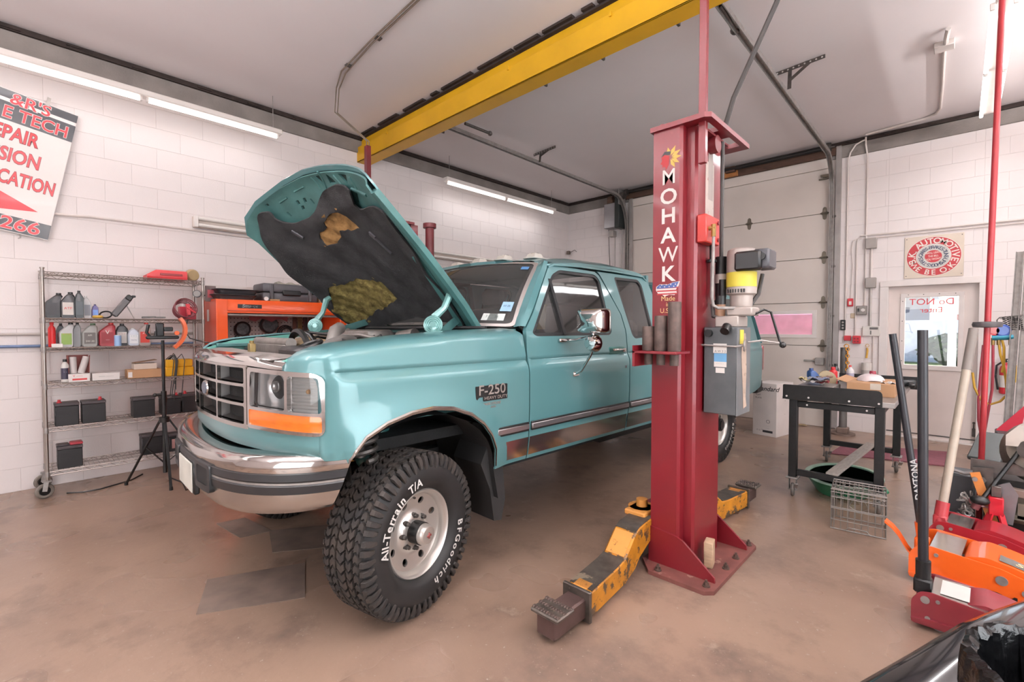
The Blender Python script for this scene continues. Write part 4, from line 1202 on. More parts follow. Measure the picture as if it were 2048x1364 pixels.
sheet(MB(), [(-.80, 1.26), (-.745, 1.22), (-.4, 1.125), (0, 1.10), (.4, 1.125), (.745, 1.22), (.80, 1.26), (.80, 2.55), (-.80, 2.55)], [], lambda x, y: (x, y, roofz(x, y)), .07, thick=lambda x, y: (0, 0, -.02)).build('roof', TEAL, TRK, 60)
for sg in (1, -1):
    rp = [(sg * .795, y, z) for y, z in ((1.245, 1.862), (1.30, 1.885), (1.6, 1.898), (2.1, 1.902), (2.5, 1.895), (2.57, 1.86))]
    mb = MB(); mb.loft([[(x, y, z - .02), (x + sg * .016, y, z - .018), (x + sg * .014, y, z - .004), (x + sg * .002, y, z), (x - sg * .04, y, z + .012), (x - sg * .05, y, z - .02)] for x, y, z in rp])
    mb.build('drip_rail', TEAL, TRK, 50)
for sg in (-2, -1, 0, 1, 2):
    x = sg * .29; y = 1.30 if abs(sg) < 2 else 1.33; z = roofz(x, y)
    l = bpy.data.objects.new('clearance_lamp', None); COL.objects.link(l); l.parent = TRK; ROOT[l.name] = wm(TRK)
    MB().cbox((x, y + .02, z + .004), (.11, .14, .012), .005).build('lamp_base', mat('lamp_base_white', '#cfc9c2', .4), l)
    MB().loft([[(x + a * w, y + .02 + b * h, z + zz) for a, b in ((-1, -1), (1, -1), (1, 1), (-1, 1))] for w, h, zz in ((.045, .05, .008), (.038, .035, .035), (.025, .015, .045))]).build('lamp_lens', mat('clear_lamp_plastic', '#d9d2c8', .15, var=.1, coat=1), l)
# cowl and engine bay
mb = MB()
for k in range(1): pass
cow = [(-.80, .72), (-.4, .60), (0, .575), (.4, .60), (.80, .72), (.86, .87), (.7, .775), (.4, .695), (0, .645), (-.4, .695), (-.7, .775), (-.86, .87)]
sheet(MB(), cow, [], lambda x, y: (x, y, 1.425), .07, thick=lambda x, y: (0, 0, -.06)).build('cowl_panel', TEALI, TRK)
mb = MB(); mb.tube([(x, y - .01, 1.43) for x, y in ((-.78, .70), (-.4, .595), (0, .57), (.4, .595), (.78, .70))], .014, 6); mb.build('cowl_seal', RUBB, TRK)
for x, d in ((-.35, -1), (.25, -1)):
    MB().tube([(x, .66, 1.45), (x + .02, .70, 1.475), (x - .18, .72, 1.50)], .01, 6).bar((x - .40, .73, 1.49), (x - .0, .735, 1.515), .012, .02).build('wiper', BLACKP, TRK)
MB().box((-.78, .58, .95), (.78, .62, 1.40)).build('firewall', UNDER, TRK)
for sg in (1, -1):
    MB().box((sg * .77 - .03, -.40, 1.30), (sg * .77 + .03, .60, 1.325), .004).box((sg * .80 - .005, -.42, .95), (sg * .80 + .005, .60, 1.33)).build('inner_fender', TEALI, TRK)
    MB().prism([(-.50, 1.285), (-.3, 1.345), (.2, 1.395), (.66, 1.42), (.66, 1.33), (-.40, 1.27)], (sg * .785, 0, 0), (0, 1, 0), (0, 0, 1), (-sg * .012, 0, 0)).build('fender_rail', mat('rail_teal', '#6db0a2', .4, .1, var=.06), TRK)
# radiator support, covers
mb = MB(); mb.loft([[(-.70, y, z) , (-.35, y - .03, z), (0, y - .045, z), (.35, y - .03, z), (.70, y, z)] for y, z in ((-.52, 1.285), (-.45, 1.292), (-.40, 1.30), (-.32, 1.295), (-.31, 1.24))], closed=False)
mb.build('radiator_support', RADG, TRK)
MB().cbox((.08, -.42, 1.31), (.05, .03, .07), .004).cyl((.08, -.42, 1.33), (.08, -.42, 1.36), .012, seg=8).build('hood_latch', mat('brass_latch', '#8d7a50', .5, .6, var=.2), TRK)
MB().box((-.32, -.30, 1.22), (.25, -.24, 1.345), .012).cyl((-.32, -.27, 1.345), (.25, -.27, 1.345), .03, seg=10).build('radiator', ALU, TRK)
MB().tube([(.42, -.22, 1.28), (.40, -.12, 1.335), (.30, .0, 1.36), (.22, .1, 1.35)], .034, 10).build('intake_hose', mat('grey_intake_hose', '#6f6b68', .5, var=.15), TRK)
MB().tube([(.33, -.10, 1.25), (.30, -.06, 1.36), (.27, -.03, 1.415), (.22, .02, 1.43)], .036, 12).build('intake_elbow', mat('elbow_grey', '#77716d', .45, .2, var=.12), TRK)
MB().box((.30, -.36, 1.12), (.60, -.14, 1.335), .02).build('air_box', BLACKP, TRK)
MB().torus((.45, -.25, 1.34), (0, -.4, 1), .06, .012).build('air_box_clamp', BLACKP, TRK)
MB().loft([[(-.14 + a * w, -.02 + b * h, z) for a, b in ((-1, -.6), (-.6, -1), (.6, -1), (1, -.6), (1, .6), (.6, 1), (-.6, 1), (-1, .6))] for w, h, z in ((.18, .07, 1.30), (.19, .08, 1.33), (.17, .07, 1.355), (.10, .04, 1.365))]).build('coolant_bottle', mat('yellowed_plastic', '#b59c78', .45, var=.12), TRK)
MB().box((-.72, -.25, 1.10), (-.46, .05, 1.30), .015).build('battery', BLACKP, TRK)
MB().box((-.34, .05, 1.05), (.36, .52, 1.30), .05).build('engine_block', ENGB, TRK)
mb = MB()
for k in range(4): mb.tube([(-.30 + .02, .12 + .1 * k, 1.30), (-.1, .12 + .1 * k, 1.36), (.12, .13 + .1 * k, 1.36), (.3, .12 + .1 * k, 1.30)], .026, 8)
mb.build('intake_runner', ALU, TRK)
MB().box((-.25, .22, 1.34), (.18, .42, 1.42), .03, seg=2).build('plenum', ALU, TRK)
random.seed(21)
for i in range(16):
    a = V((random.uniform(-.6, .6), random.uniform(-.1, .5), 1.30 + random.uniform(0, .06))); b = V((random.uniform(-.65, .65), random.uniform(-.1, .55), 1.30 + random.uniform(0, .05)))
    m = (a + b) / 2 + V((random.uniform(-.1, .1), random.uniform(-.1, .1), random.uniform(.03, .08)))
    MB().tube([a, a.lerp(m, .6) + V((0, 0, .02)), m, m.lerp(b, .4) + V((0, 0, .02)), b], random.uniform(.007, .02), 6).build('hose', random.choice([BLACKP, ENGB, RUBB, ALU]), TRK)
MB().cyl((.30, .38, 1.36), (.42, .42, 1.38), .05, seg=14).build('throttle_body', ALU, TRK)
MB().cyl((.48, .46, 1.36), (.60, .54, 1.36), .045, seg=14).build('brake_booster', BLACKP, TRK)
MB().box((.50, .10, 1.22), (.68, .34, 1.36), .02).build('fuse_box', BLACKP, TRK)
MB().torus((-.02, -.12, 1.25), (0, 1, .1), .16, .02, 30, 6).build('fan_shroud', BLACKP, TRK)
MB().box((-.76, -.5, .80), (.76, .6, .86)).build('bay_floor', UNDER, TRK)
# interior
SEAT = mat('dark_seat_cloth', '#2f2d2d', .9, var=.2, vs=30)
MB().box((-.80, .95, 1.18), (.80, 1.2, 1.39), .05, seg=2).build('dashboard', mat('dash_grey', '#232425', .6), TRK)
for x in (-.42, .42):
    MB().box((x - .28, 1.75, 1.10), (x + .28, 1.92, 1.62), .06, seg=2).box((x - .28, 1.35, .98), (x + .28, 1.9, 1.14), .05).build('seat', SEAT, TRK)
    MB().box((x - .13, 1.80, 1.64), (x + .13, 1.90, 1.80), .04, seg=2).build('headrest', SEAT, TRK)
MB().box((-.75, 2.4, .95), (.75, 2.58, 1.5), .05).build('rear_seat', SEAT, TRK)
MB().torus((.42, 1.28, 1.36), (0, -.9, .45), .19, .014, 30, 6).cyl((.42, 1.28, 1.36), (.42, 1.12, 1.28), .03, seg=10).bar((.24, 1.28, 1.36), (.60, 1.28, 1.36), .03, .012).build('steering_wheel', BLACKP, TRK)
MB().prism([(0, 0), (.15, 0), (.13, .2), (.02, .22)], (.30, 1.60, 1.42), (1, 0, 0), (0, .2, 1), (0, .02, 0)).build('paper_on_seat', mat('tan_paper', '#b39a5e', .7), TRK)
MB().box((-.80, 2.60, .66), (.80, 2.635, 1.40)).box((-.80, 2.585, 1.82), (.80, 2.62, 1.90)).box((-.80, 2.6, 1.40), (-.66, 2.63, 1.84)).box((.66, 2.6, 1.40), (.80, 2.63, 1.84)).build('cab_back', TEAL, TRK)
MB().box((-.66, 2.605, 1.40), (.66, 2.61, 1.84)).build('rear_window', TINT, TRK, 0)
# bed, cap, tail
RA = [(3.39, .62), (3.43, .80), (3.54, .92), (3.71, .985), (3.87, .995), (4.03, .98), (4.19, .91), (4.29, .80), (4.33, .62)]
bed = [(2.68, .62), (2.68, 1.27), (5.12, 1.27), (5.165, 1.25), (5.19, 1.0), (5.185, .80), (5.12, .72), (4.9, .66), (4.5, .62)] + RA[::-1]
def bx_(sg):
    return lambda y, z: (sg * (min(1.0, lerp_t(TABX, z)) - .06 * sstep(5.08, 5.19, y)), y, z)
for sg in (1, -1):
    sheet(MB(), bed, [], bx_(sg), .06, thick=lambda y, z: (-sg * .03, 0, 0)).build('bed_side', TEAL, TRK, 50)
    MB().box((sg * .955 - .02, 5.15, .90), (sg * .955 + .02, 5.20, 1.21), .008).build('tail_lamp', mat('tail_red', '#b02436', .2, coat=1), TRK)
    MB().loft([[(sg * x, y, z) for x, z in ((.965, 1.28), (.93, 1.42), (.815, 1.83), (.795, 1.83), (.91, 1.42), (.945, 1.28))] for y in (2.70, 5.0)]).build('cap_side', TEAL, TRK)
    MB().loft([[(sg * x, y, z) for x, z in ((.934, 1.42), (.835, 1.765), (.83, 1.765), (.929, 1.42))] for y in (2.9, 4.75)]).build('cap_window', TINT, TRK)
mb = MB(); mb.loft([[(x, y, z + .05 * (1 - (x / .815) ** 2)) for x in (-.815, -.5, 0, .5, .815)] for y, z in ((2.66, 1.80), (2.72, 1.845), (3.4, 1.87), (4.9, 1.865), (5.03, 1.83))], closed=False); mb.build('cap_roof', TEAL, TRK)
mb = MB(); mb.loft([[(x * k, y, z) for x in (-1, -.5, 0, .5, 1)] for k, y, z in ((.815, 5.03, 1.83), (.90, 5.10, 1.55), (.965, 5.17, 1.24))], closed=False).build('cap_rear_door', TEAL, TRK)
mb = MB(); mb.loft([[(x * k, y, z) for x in (-1, -.5, 0, .5, 1)] for k, y, z in ((.815, 2.665, 1.82), (.93, 2.70, 1.42), (.965, 2.70, 1.28))], closed=False).build('cap_front', TEAL, TRK)
MB().box((-.90, 5.13, .80), (.90, 5.17, 1.26), .01).build('tailgate', TEAL, TRK)
MB().box((-.93, 2.70, .74), (.93, 5.12, .78)).box((-.95, 2.69, .7), (.95, 2.72, 1.24)).build('bed_floor', UNDER, TRK)
MB().box((-.92, 5.15, .60), (.92, 5.36, .77), .02).build('rear_bumper', BLACKP, TRK)
MB().box((-.80, 5.20, .765), (.99, 5.215, .80), .004).build('bumper_brace', GALV, TRK) if 0 else None
# fender badge
bg = MB().prism(rnd([(.418, 1.028), (.418, 1.112), (.655, 1.112), (.655, 1.026), (.47, 1.026), (.47, 1.05), (.44, 1.05)], .006), (1.0, 0, 0), (0, 1, 0), (0, 0, 1), (.006, 0, 0)).build('model_badge', BLACKP, TRK)
wtext('badge_lettering', [('F-250', .537, 1.062, .078), ('HEAVY DUTY', .565, 1.034, .025)], mat('badge_silver', '#c9c6c2', .2, .8, var=.02), bg, (1.0065, 0, 0), (0, 1, 0), (0, 0, 1), depth=.001, sx=1.16, bold=.012)
wtext('diesel_badge_lettering', [('POWER STROKE', .527, 1.002, .020, {'shear': .3}), ('DIESEL', .545, .985, .014, {'shear': .3})], MATS['badge_silver'], TRK, (1.003, 0, 0), (0, 1, 0), (0, 0, 1), depth=.002, bold=.02)
# tow mirrors
for sg in (1, -1):
    mr = bpy.data.objects.new('tow_mirror', None); COL.objects.link(mr); mr.parent = TRK; ROOT[mr.name] = wm(TRK)
    def sh(mb, nm, m, ang=40):
        if sg < 0: mb.map(lambda c: (-c.x, c.y, c.z))
        return mb.build(nm, m, mr, ang)
    ring = lambda w, h, y: [(1.205 + a, y, 1.476 + b) for a, b in rnd([(-w, -h), (w, -h), (w, h), (-w, h)], .03)]
    sh(MB().loft([ring(.05, .04, 1.15), ring(.095, .07, 1.17), ring(.105, .077, 1.21), ring(.105, .077, 1.25), ring(.10, .072, 1.26)]), 'mirror_head', CHROME, 50)
    sh(MB().lathe([(.001, -.05), (.04, -.045), (.057, -.01), (.058, .01), (.05, .016), (.001, .016)], (1.205, 1.22, 1.335), (0, 1, 0), 20), 'convex_mirror', CHROME, 50)
    arm = [(.975, 1.23, 1.345), (1.06, 1.235, 1.352), (1.17, 1.23, 1.375), (1.205, 1.225, 1.37), (1.215, 1.225, 1.34), (1.16, 1.245, 1.25), (1.07, 1.275, 1.15), (1.03, 1.285, 1.13), (1.0, 1.29, 1.122)]
    sh(MB().tube(arm, .0085, 8), 'mirror_arm', CHROME)
    sh(MB().cyl((1.205, 1.225, 1.36), (1.205, 1.22, 1.41), .012, seg=8), 'mirror_stem', CHROME)
    sh(MB().cbox((.972, 1.215, 1.348), (.025, .11, .024), .006).cbox((1.004, 1.30, 1.12), (.018, .06, .03), .006), 'mirror_foot', CHROME)
FRAME = M.Identity(4)
# ================================================================== TWO-POST LIFT
RED = mat('lift_red_enamel', '#76151f', .40, .0, var=.10, vs=2.2, coat=.25, wear='#7c2a2c', ws=2.5, wt=.66)
REDK = mat('lift_dark_red', '#6f2026', .45, var=.15, vs=5)
LETR = mat('lift_white_lettering', '#e6d9d3', .5, wear='#8f3a3d', ws=30, wt=.69)
STEELW = mat('worn_dark_steel', '#5f564f', .42, .5, var=.3, vs=14, wear='#9a8a78', ws=9, wt=.6)
YARM = mat('worn_yellow_arm', '#c98420', .5, var=.2, vs=10, wear='#4a3a2c', ws=14, wt=.53)
YCHIP = mat('chipped_orange_yellow', '#e29a4c', .55, var=.1, wear='#7a4a22', ws=28, wt=.6)
PIPEB = mat('adapter_brown_steel', '#5a4a44', .6, .3, var=.25, vs=20)
BRASS = mat('brass', '#a98a55', .4, .7, var=.15)
HOSE = mat('hydraulic_hose', '#3a3634', .55, var=.15)
PUG = mat('tank_dark_grey', '#55585a', .42, .3, var=.12, vs=12)
MOTG = mat('motor_grey', '#b0a49d', .5, .2, var=.12)
YLAB = mat('yellow_label', '#d9c84a', .5, var=.05)
LABW = mat('label_white', '#ddd6d0', .5, var=.05)

def lift(cx_mirror, label, near):
    """near post at its place; the far post is the mirror image about the bay axis"""
    m = cx_mirror
    def X(x): return x if m is None else m - x
    t = thing('lift_post', label, 'vehicle lift', (X(-1.2), 2.9, 0))
    mirror = (lambda mb: mb) if m is None else (lambda mb: mb.map(lambda c: (m - c.x, c.y, c.z)))
    def bd(mb, nm, mt, par=None, ang=38): return mirror(mb).build(nm, mt, par or t, ang)
    # base plate and gussets
    pl_ = [(-1.38, 2.62), (-1.28, 2.50), (-.96, 2.50), (-.92, 2.54), (-.92, 3.26), (-.96, 3.30), (-1.28, 3.30), (-1.38, 3.2)]
    base = bd(MB().prism(pl_, (0, 0, 0), (1, 0, 0), (0, 1, 0), (0, 0, .022)), 'base_plate', mat('base_plate_red_brown', '#7b4a44', .55, .1, var=.2, vs=7, wear='#9a7c70', ws=9, wt=.62))
    for x, y in ((-1.24, 2.54), (-.97, 2.56), (-.96, 2.83), (-.96, 3.0), (-.96, 3.24), (-1.25, 3.26)):
        bd(MB().cyl((x, y, .02), (x, y, .030), .020, seg=14).cyl((x, y, .03), (x, y, .046), .013, seg=6).cyl((x, y, .046), (x, y, .058), .007, seg=8), 'anchor_bolt', mat('anchor_steel', '#6d5a52', .5, .6, var=.2), base)
    for y in (2.618, 3.155):
        bd(MB().prism([(-1.34, .022), (-.945, .022), (-.95, .05), (-1.13, .20), (-1.17, .215), (-1.34, .235)], (0, y, 0), (1, 0, 0), (0, 0, 1), (0, .014, 0)), 'gusset', RED)
    # C column: front flange, web, rear flange with returns
    col = [(-1.335, 2.632), (-1.175, 2.632), (-1.16, 2.645), (-1.16, 2.70), (-1.115, 2.70), (-1.10, 2.715), (-1.10, 3.075), (-1.115, 3.09), (-1.16, 3.09), (-1.16, 3.145), (-1.175, 3.155), (-1.335, 3.155),
           (-1.335, 3.06), (-1.31, 3.06), (-1.31, 3.135), (-1.18, 3.135), (-1.18, 3.07), (-1.125, 3.07), (-1.125, 2.72), (-1.18, 2.72), (-1.18, 2.655), (-1.31, 2.655), (-1.31, 2.73), (-1.335, 2.73)]
    bd(MB().prism(col, (0, 0, .022), (1, 0, 0), (0, 1, 0), (0, 0, 2.568)), 'column', RED, ang=25)
    # carriage low in the column
    bd(MB().box((-1.34, 2.74, .14), (-1.14, 3.05, .62), .01).box((-1.47, 2.80, .20), (-1.33, 2.98, .30), .008), 'carriage', REDK)
    # top plate with two openings
    o = [(-1.35, 2.615), (-1.03, 2.615), (-1.0, 2.64), (-1.0, 3.28), (-1.35, 3.28)]
    hs = [rnd([(-1.125, 2.70), (-1.04, 2.70), (-1.04, 2.86), (-1.125, 2.86)], .01), rnd([(-1.10, 3.0), (-1.03, 3.0), (-1.03, 3.19), (-1.10, 3.19)], .01)]
    if not near: o = [(-1.35, 2.615), (-1.03, 2.615), (-1.0, 2.64), (-1.0, 3.10), (-1.35, 3.10)]; hs = hs[:1]
    tp = bd(sheet(MB(), o, hs, lambda x, y: (x, y, 2.615), .12, thick=lambda x, y: (0, 0, -.028)), 'top_plate', RED, ang=30)
    for x, y in ((-1.29, 2.655), (-1.19, 2.665), (-1.29, 3.06)):
        bd(MB().cyl((x, y, 2.565), (x, y, 2.59), .018, seg=6).cyl((x, y, 2.615), (x, y, 2.63), .016, seg=12), 'bolt', RED, tp)
    bd(MB().bar((-1.08, 2.71, 2.56), (-1.08, 3.06, 2.56), .05, .012).cyl((-1.10, 2.88, 2.52), (-1.05, 2.88, 2.52), .05, seg=16), 'sheave', REDK)
    # overhead upright
    if near:
        bd(MB().box((-1.085, 2.67, 2.36), (-1.045, 2.705, 4.0), .002), 'overhead_upright', RED)
    else:
        bd(MB().box((-1.10, 2.66, 2.36), (-1.085, 2.71, 3.42)).box((-1.085, 2.66, 2.36), (-1.045, 2.67, 3.42)).box((-1.085, 2.70, 2.36), (-1.045, 2.71, 3.42)), 'overhead_upright', REDK)
        mb = MB()
        for s in (0, .03):
            mb.tube([(-1.06, 2.68 + s, 3.3), (-1.06, 2.68 + s, 3.48), (-1.06 + .10, 2.62 + s - .25, 3.72), (-1.06 + .12, 2.40 + s, 3.99), (-1.25, 2.3 + s * 1.5, ZC - .01), (-1.9, 2.24 + s, ZC - .012), (-3.4, 2.16 + s, ZC - .012)], .007, 6)
        bd(mb, 'hydraulic_line', mat('steel_line', '#8a7d70', .45, .6))
        for x in (-1.4, -2.0): bd(MB().cbox((x, 2.30 - (abs(x) - 1.4) * .05, ZC - .008), (.05, .06, .014), .003), 'line_clamp', DGALV)
    # swing arms
    for s in (-1, 1):
        cy = 2.89
        def Y(y): return y if s < 0 else 2 * cy - y
        L = 0 if s < 0 else .06
        def P(pts): return pts
        arm = bpy.data.objects.new('swing_arm', None); COL.objects.link(arm); arm.parent = t; ROOT[arm.name] = wm(t)
        def ab(mb, nm, mt, ang=30):
            if s > 0: mb.map(lambda c: (c.x + (.06 + (c.y - 2.7) * -.03), 2 * cy - c.y + .02, c.z))
            mirror(mb); return mb.build(nm, mt, arm, ang)
        ab(MB().cyl((-1.44, 2.72, .17), (-1.44, 2.72, .30), .085, seg=20).cyl((-1.44, 2.72, .30), (-1.44, 2.72, .345), .035, seg=12), 'pivot_pin', YCHIP)
        ab(MB().box((-1.50, 2.60, .265), (-1.36, 2.78, .30), .008), 'pivot_plate', YCHIP)
        # goose-neck box beam : section along y
        prof = [(2.68, .275, .16), (2.46, .275, .10), (2.40, .255, .06), (2.27, .165, .03), (2.18, .155, .03), (1.86, .150, .03)]
        mb = MB(); rings = []
        for y, zt, zb in prof:
            x0 = lerp_t([(1.86, -1.400), (2.68, -1.475)], y); x1 = x0 + .14
            rings.append([(x0, y, zb), (x1, y, zb), (x1, y, zt - .01), (x1 - .01, y, zt), (x0 + .01, y, zt), (x0, y, zt - .01)])
        ab(mb.loft(rings), 'arm_beam', YARM, 20)
        def strip(y0, y1, w0, w1, dz, nm, mt):
            mb = MB(); R = []
            n = 5
            for k in range(n + 1):
                y = y0 + (y1 - y0) * k / n; zt = lerp_t([(p[0], p[1]) for p in prof[::-1]], y)
                x0 = lerp_t([(1.86, -1.400), (2.68, -1.475)], y)
                R.append([(x0 + w0, y, zt - .002), (x0 + w1, y, zt - .002), (x0 + w1, y, zt + dz), (x0 + w0, y, zt + dz)])
            ab(mb.loft(R), nm, mt, 20)
        strip(2.66, 2.415, .004, .136, .003, 'wear_plate', STEELW)
        strip(2.40, 2.275, .012, .128, .0035, 'painted_face', YCHIP)
        strip(2.262, 1.90, .004, .136, .003, 'wear_plate', STEELW)
        strip(1.955, 1.885, .03, .11, .003, 'painted_face', YCHIP)
        mb = MB()
        for y0, y1 in ((1.855, 1.875),): mb.box((-1.412, y0, .012), (-1.248, y1, .165), .004)
        ab(mb, 'end_collar', STEELW)
        ab(MB().box((-1.385, 1.62, .028), (-1.275, 1.9, .128), .008), 'inner_tube', mat('inner_tube_steel', '#5f4a46', .5, .5, var=.25, vs=9))
        pad = ab(MB().box((-1.405, 1.60, .128), (-1.245, 1.73, .148), .006), 'lift_pad', STEELW)
        mb = MB()
        for i in range(3):
            for k in range(10): mb.ball((-1.395 + .0155 * k, 1.62 + .045 * i, .149), .008, (1, 1.5, .9), 6, 4)
        ab(mb, 'pad_studs', PIPEB)['kind'] = 'stuff'
    if not near:
        bd(MB().cyl((-1.36, 3.30, 2.1), (-1.36, 3.30, 2.58), .05, seg=16).cyl((-1.36, 3.30, 2.58), (-1.36, 3.30, 2.63), .075, seg=18), 'cylinder_cap', REDK)
        return t
    # ---- near post only: lettering, emblem, adapters, valve, power unit
    mb = MB()
    for i, c in enumerate('MOHAWK'):
        mb.text(c, (-1.2385, 2.6305, 2.268 - .1125 * i), (1, 0, 0), (0, 0, 1), .124, depth=.0008, sx=.92 if c in 'MW' else 1.05, bold=.006 if c in 'MW' else .02)
    mb.build('name_lettering', LETR, t, 0)
    fl_ = MB().prism([(-.072, .02), (-.05, .034), (.0, .03), (.03, .04), (.072, .045), (.066, .02), (.05, .0), (.055, -.02), (.04, -.034), (.01, -.03), (-.02, -.04), (-.035, -.028), (-.06, -.022), (-.074, .0)], (-1.2385, 2.6312, 1.655), (1, 0, 0), (0, 0, 1), (0, -.001, 0)).build('map_emblem', LABW, t, 0)
    mb = MB()
    for z in (.018, -.0, -.018): mb.box((-1.305, 2.6295, 1.648 + z - .004), (-1.18, 2.6302, 1.648 + z + .004))
    mb.build('map_stripe', mat('map_red', '#b3383c', .5), t, 0)
    MB().prism([(-.068, .018), (-.05, .032), (.0, .028), (.03, .038), (.066, .042), (.05, .010), (-.068, .008)], (-1.2385, 2.6300, 1.655), (1, 0, 0), (0, 0, 1), (0, -.001, 0)).build('map_field', mat('map_blue', '#4b5f9a', .5), t, 0)
    mb = MB()
    for i in range(4):
        for j in range(2): mb.cyl((-1.285 + .028 * i + .01 * j, 2.6285, 1.672 + .012 * j), (-1.285 + .028 * i + .01 * j, 2.6282, 1.672 + .012 * j), .004, seg=5)
    mb.build('map_stars', LABW, t, 0)
    wtext('origin_lettering', [('Made', 0, .045, .040), ('in', 0, .012, .036), ('U.S.A.', 0, -.026, .040)], mat('cream_lettering', '#e8c88a', .5), t, (-1.236, 2.6305, 1.545), (1, 0, 0), (0, 0, 1))
    # feathered head emblem
    mb = MB()
    c = V((-1.235, 2.6308, 2.42))
    def leaf(a, L, w): 
        d = V((cos(a), 0, sin(a))); n = V((-sin(a), 0, cos(a)))
        mb.poly([c + d * .012, c + d * L * .55 + n * w, c + d * L, c + d * L * .55 - n * w])
    for a in (100, 60, 25, -5, -35, -62): leaf(radians(a), .072 if a < 90 else .062, .012)
    mb.build('emblem_feathers', mat('emblem_gold', '#d9b45a', .5), t, 0)
    mb = MB(); mb.poly([(-1.285 + a, 2.6306, 2.43 + b) for a, b in ((0, 0), (.02, .012), (.05, .0), (.046, -.05), (.03, -.075), (.02, -.055), (.004, -.06), (.008, -.045), (-.006, -.035), (.004, -.02))])
    mb.build('emblem_face', mat('emblem_red', '#b02c30', .5), t, 0)
    mb = MB(); mb.poly([(-1.285 + a, 2.6303, 2.43 + b) for a, b in ((-.004, .0), (.02, .03), (.06, .024), (.05, .004), (.02, .014))]); mb.build('emblem_hair', BLACKP, t, 0)
    # adapter rack: three steel sleeves on a bracket
    MB().box((-1.36, 2.44, 1.285), (-1.10, 2.63, 1.30), .003).box((-1.36, 2.44, 1.285), (-1.355, 2.63, 1.33)).box((-1.36, 2.44, 1.21), (-1.345, 2.63, 1.30)).build('adapter_rack', RED, t)
    for x, z1 in ((-1.30, 1.44), (-1.225, 1.50), (-1.145, 1.575)):
        MB().cyl((x, 2.52, 1.22), (x, 2.52, 1.30), .024, seg=16).build('sleeve_foot', PIPEB, t)
        MB().lathe([(.034, 1.30), (.036, 1.31), (.036, z1 - .006), (.033, z1), (.02, z1), (.02, z1 - .05)], (x, 2.52, 0), seg=18).build('adapter_sleeve', PIPEB, t)
    # side labels
    MB().box((-1.1002, 2.82, 2.10), (-1.0985, 2.95, 2.42)).build('data_sticker', mat('faded_sticker', '#b5a8a0', .6, wear='#8f3f40', ws=20, wt=.6), t)
    MB().cbox((-1.095, 2.90, 2.03), (.004, .12, .12), .002).build('warning_card', LABW, t)
    MB().box((-1.1002, 2.86, 2.2), (-1.098, 2.93, 2.52)).build('tape_strip', mat('tape_grey', '#9c908a', .6), t)
    wtext('card_print', [('WARNING', 0, .02, .02), ('- - - - -', 0, -.02, .02)], STT, t, (-1.0925, 2.90, 2.03), (0, 1, 0), (0, 0, 1))
    # lock valve box with copper fitting
    MB().box((-1.10, 2.70, 1.92), (-1.045, 2.90, 2.08), .006).build('release_box', mat('bright_red_box', '#c4372f', .4, coat=.3), t)
    for z in (1.95, 2.05): MB().cyl((-1.045, 2.875, z), (-1.038, 2.875, z), .012, seg=6).build('box_bolt', REDK, t)
    MB().cyl((-1.02, 2.74, 1.95), (-1.02, 2.74, 2.02), .014, seg=6).cyl((-1.05, 2.74, 2.0), (-1.01, 2.74, 2.0), .012, seg=8).build('brass_fitting', BRASS, t)
    MB().tube([(-1.02, 2.74, 1.95), (-1.02, 2.74, 1.9), (-1.02, 2.73, 1.60), (-1.015, 2.735, 1.56), (-1.0, 2.76, 1.545), (-.90, 2.90, 1.545), (-.86, 2.96, 1.545)], .009, 8).build('steel_line', GALV, t)
    MB().cyl((-1.07, 2.85, 1.83), (-1.07, 2.85, 1.92), .012, seg=10).cyl((-1.07, 2.85, 1.82), (-1.07, 2.85, 1.835), .03, seg=12).build('release_plunger', BLACKP, t)
    MB().tube([(-1.07, 2.85, 1.82), (-1.07, 2.85, 1.62), (-1.06, 2.86, 1.56), (-1.0, 2.93, 1.54)], .007, 6).build('release_line', GALV, t)
    MB().tube([(-1.05, 2.95, 2.55), (-1.05, 2.95, 2.3), (-1.05, 2.95, 1.85)], .012, 8).build('hydraulic_riser', HOSE, t)
    MB().cyl((-1.05, 2.95, 1.62), (-1.05, 2.95, 1.86), .033, seg=14).cyl((-1.05, 2.95, 1.70), (-1.05, 2.95, 1.75), .036, seg=14).build('twist_lock_plug', BLACKP, t)
    MB().cyl((-1.05, 2.95, 1.70), (-1.05, 2.95, 1.755), .0365, seg=14).build('plug_band', MOTG, t)
    MB().tube([(-1.05, 2.95, 1.62), (-1.08, 2.9, 1.57), (-1.06, 2.86, 1.50), (-.98, 2.86, 1.475), (-.90, 2.92, 1.52), (-.86, 3.02, 1.63), (-.85, 3.06, 1.75)], .012, 8).build('power_cord', HOSE, t)
    pu = bpy.data.objects.new('power_unit', None); COL.objects.link(pu); pu.parent = t; ROOT[pu.name] = wm(t)
    MB().box((-1.09, 2.80, .93), (-.905, 3.02, 1.435), .004).build('oil_tank', PUG, pu)
    MB().box((-.906, 2.80, .93), (-.9, 3.02, 1.435)).build('tank_side', mat('tank_side_grey', '#7b7c7e', .4, .3, var=.1), pu)
    mb = MB()
    random.seed(14)
    mb.poly([(-.8985, y, z) for y, z in ((2.86, 1.40), (2.93, 1.40), (2.95, 1.2), (2.94, 1.02), (2.96, .97), (2.90, .96), (2.885, 1.1), (2.86, 1.25))])
    mb.build('peeled_patch', mat('peeled_paint', '#b09a8a', .8, wear='#6f5d50', ws=22, wt=.58), pu, 0)
    MB().cyl((-1.06, 2.80, 1.40), (-1.06, 2.775, 1.40), .022, seg=14).build('drain_plug', BLACKP, pu)
    MB().cyl((-.96, 2.76, 1.41), (-.96, 2.80, 1.44), .025, seg=12).build('filler_cap', BLACKP, pu)
    MB().tube([(-1.1, 2.793, 1.33), (-.91, 2.79, 1.325), (-.87, 2.83, 1.33)], .006, 6).build('tie_wire', GALV, pu)
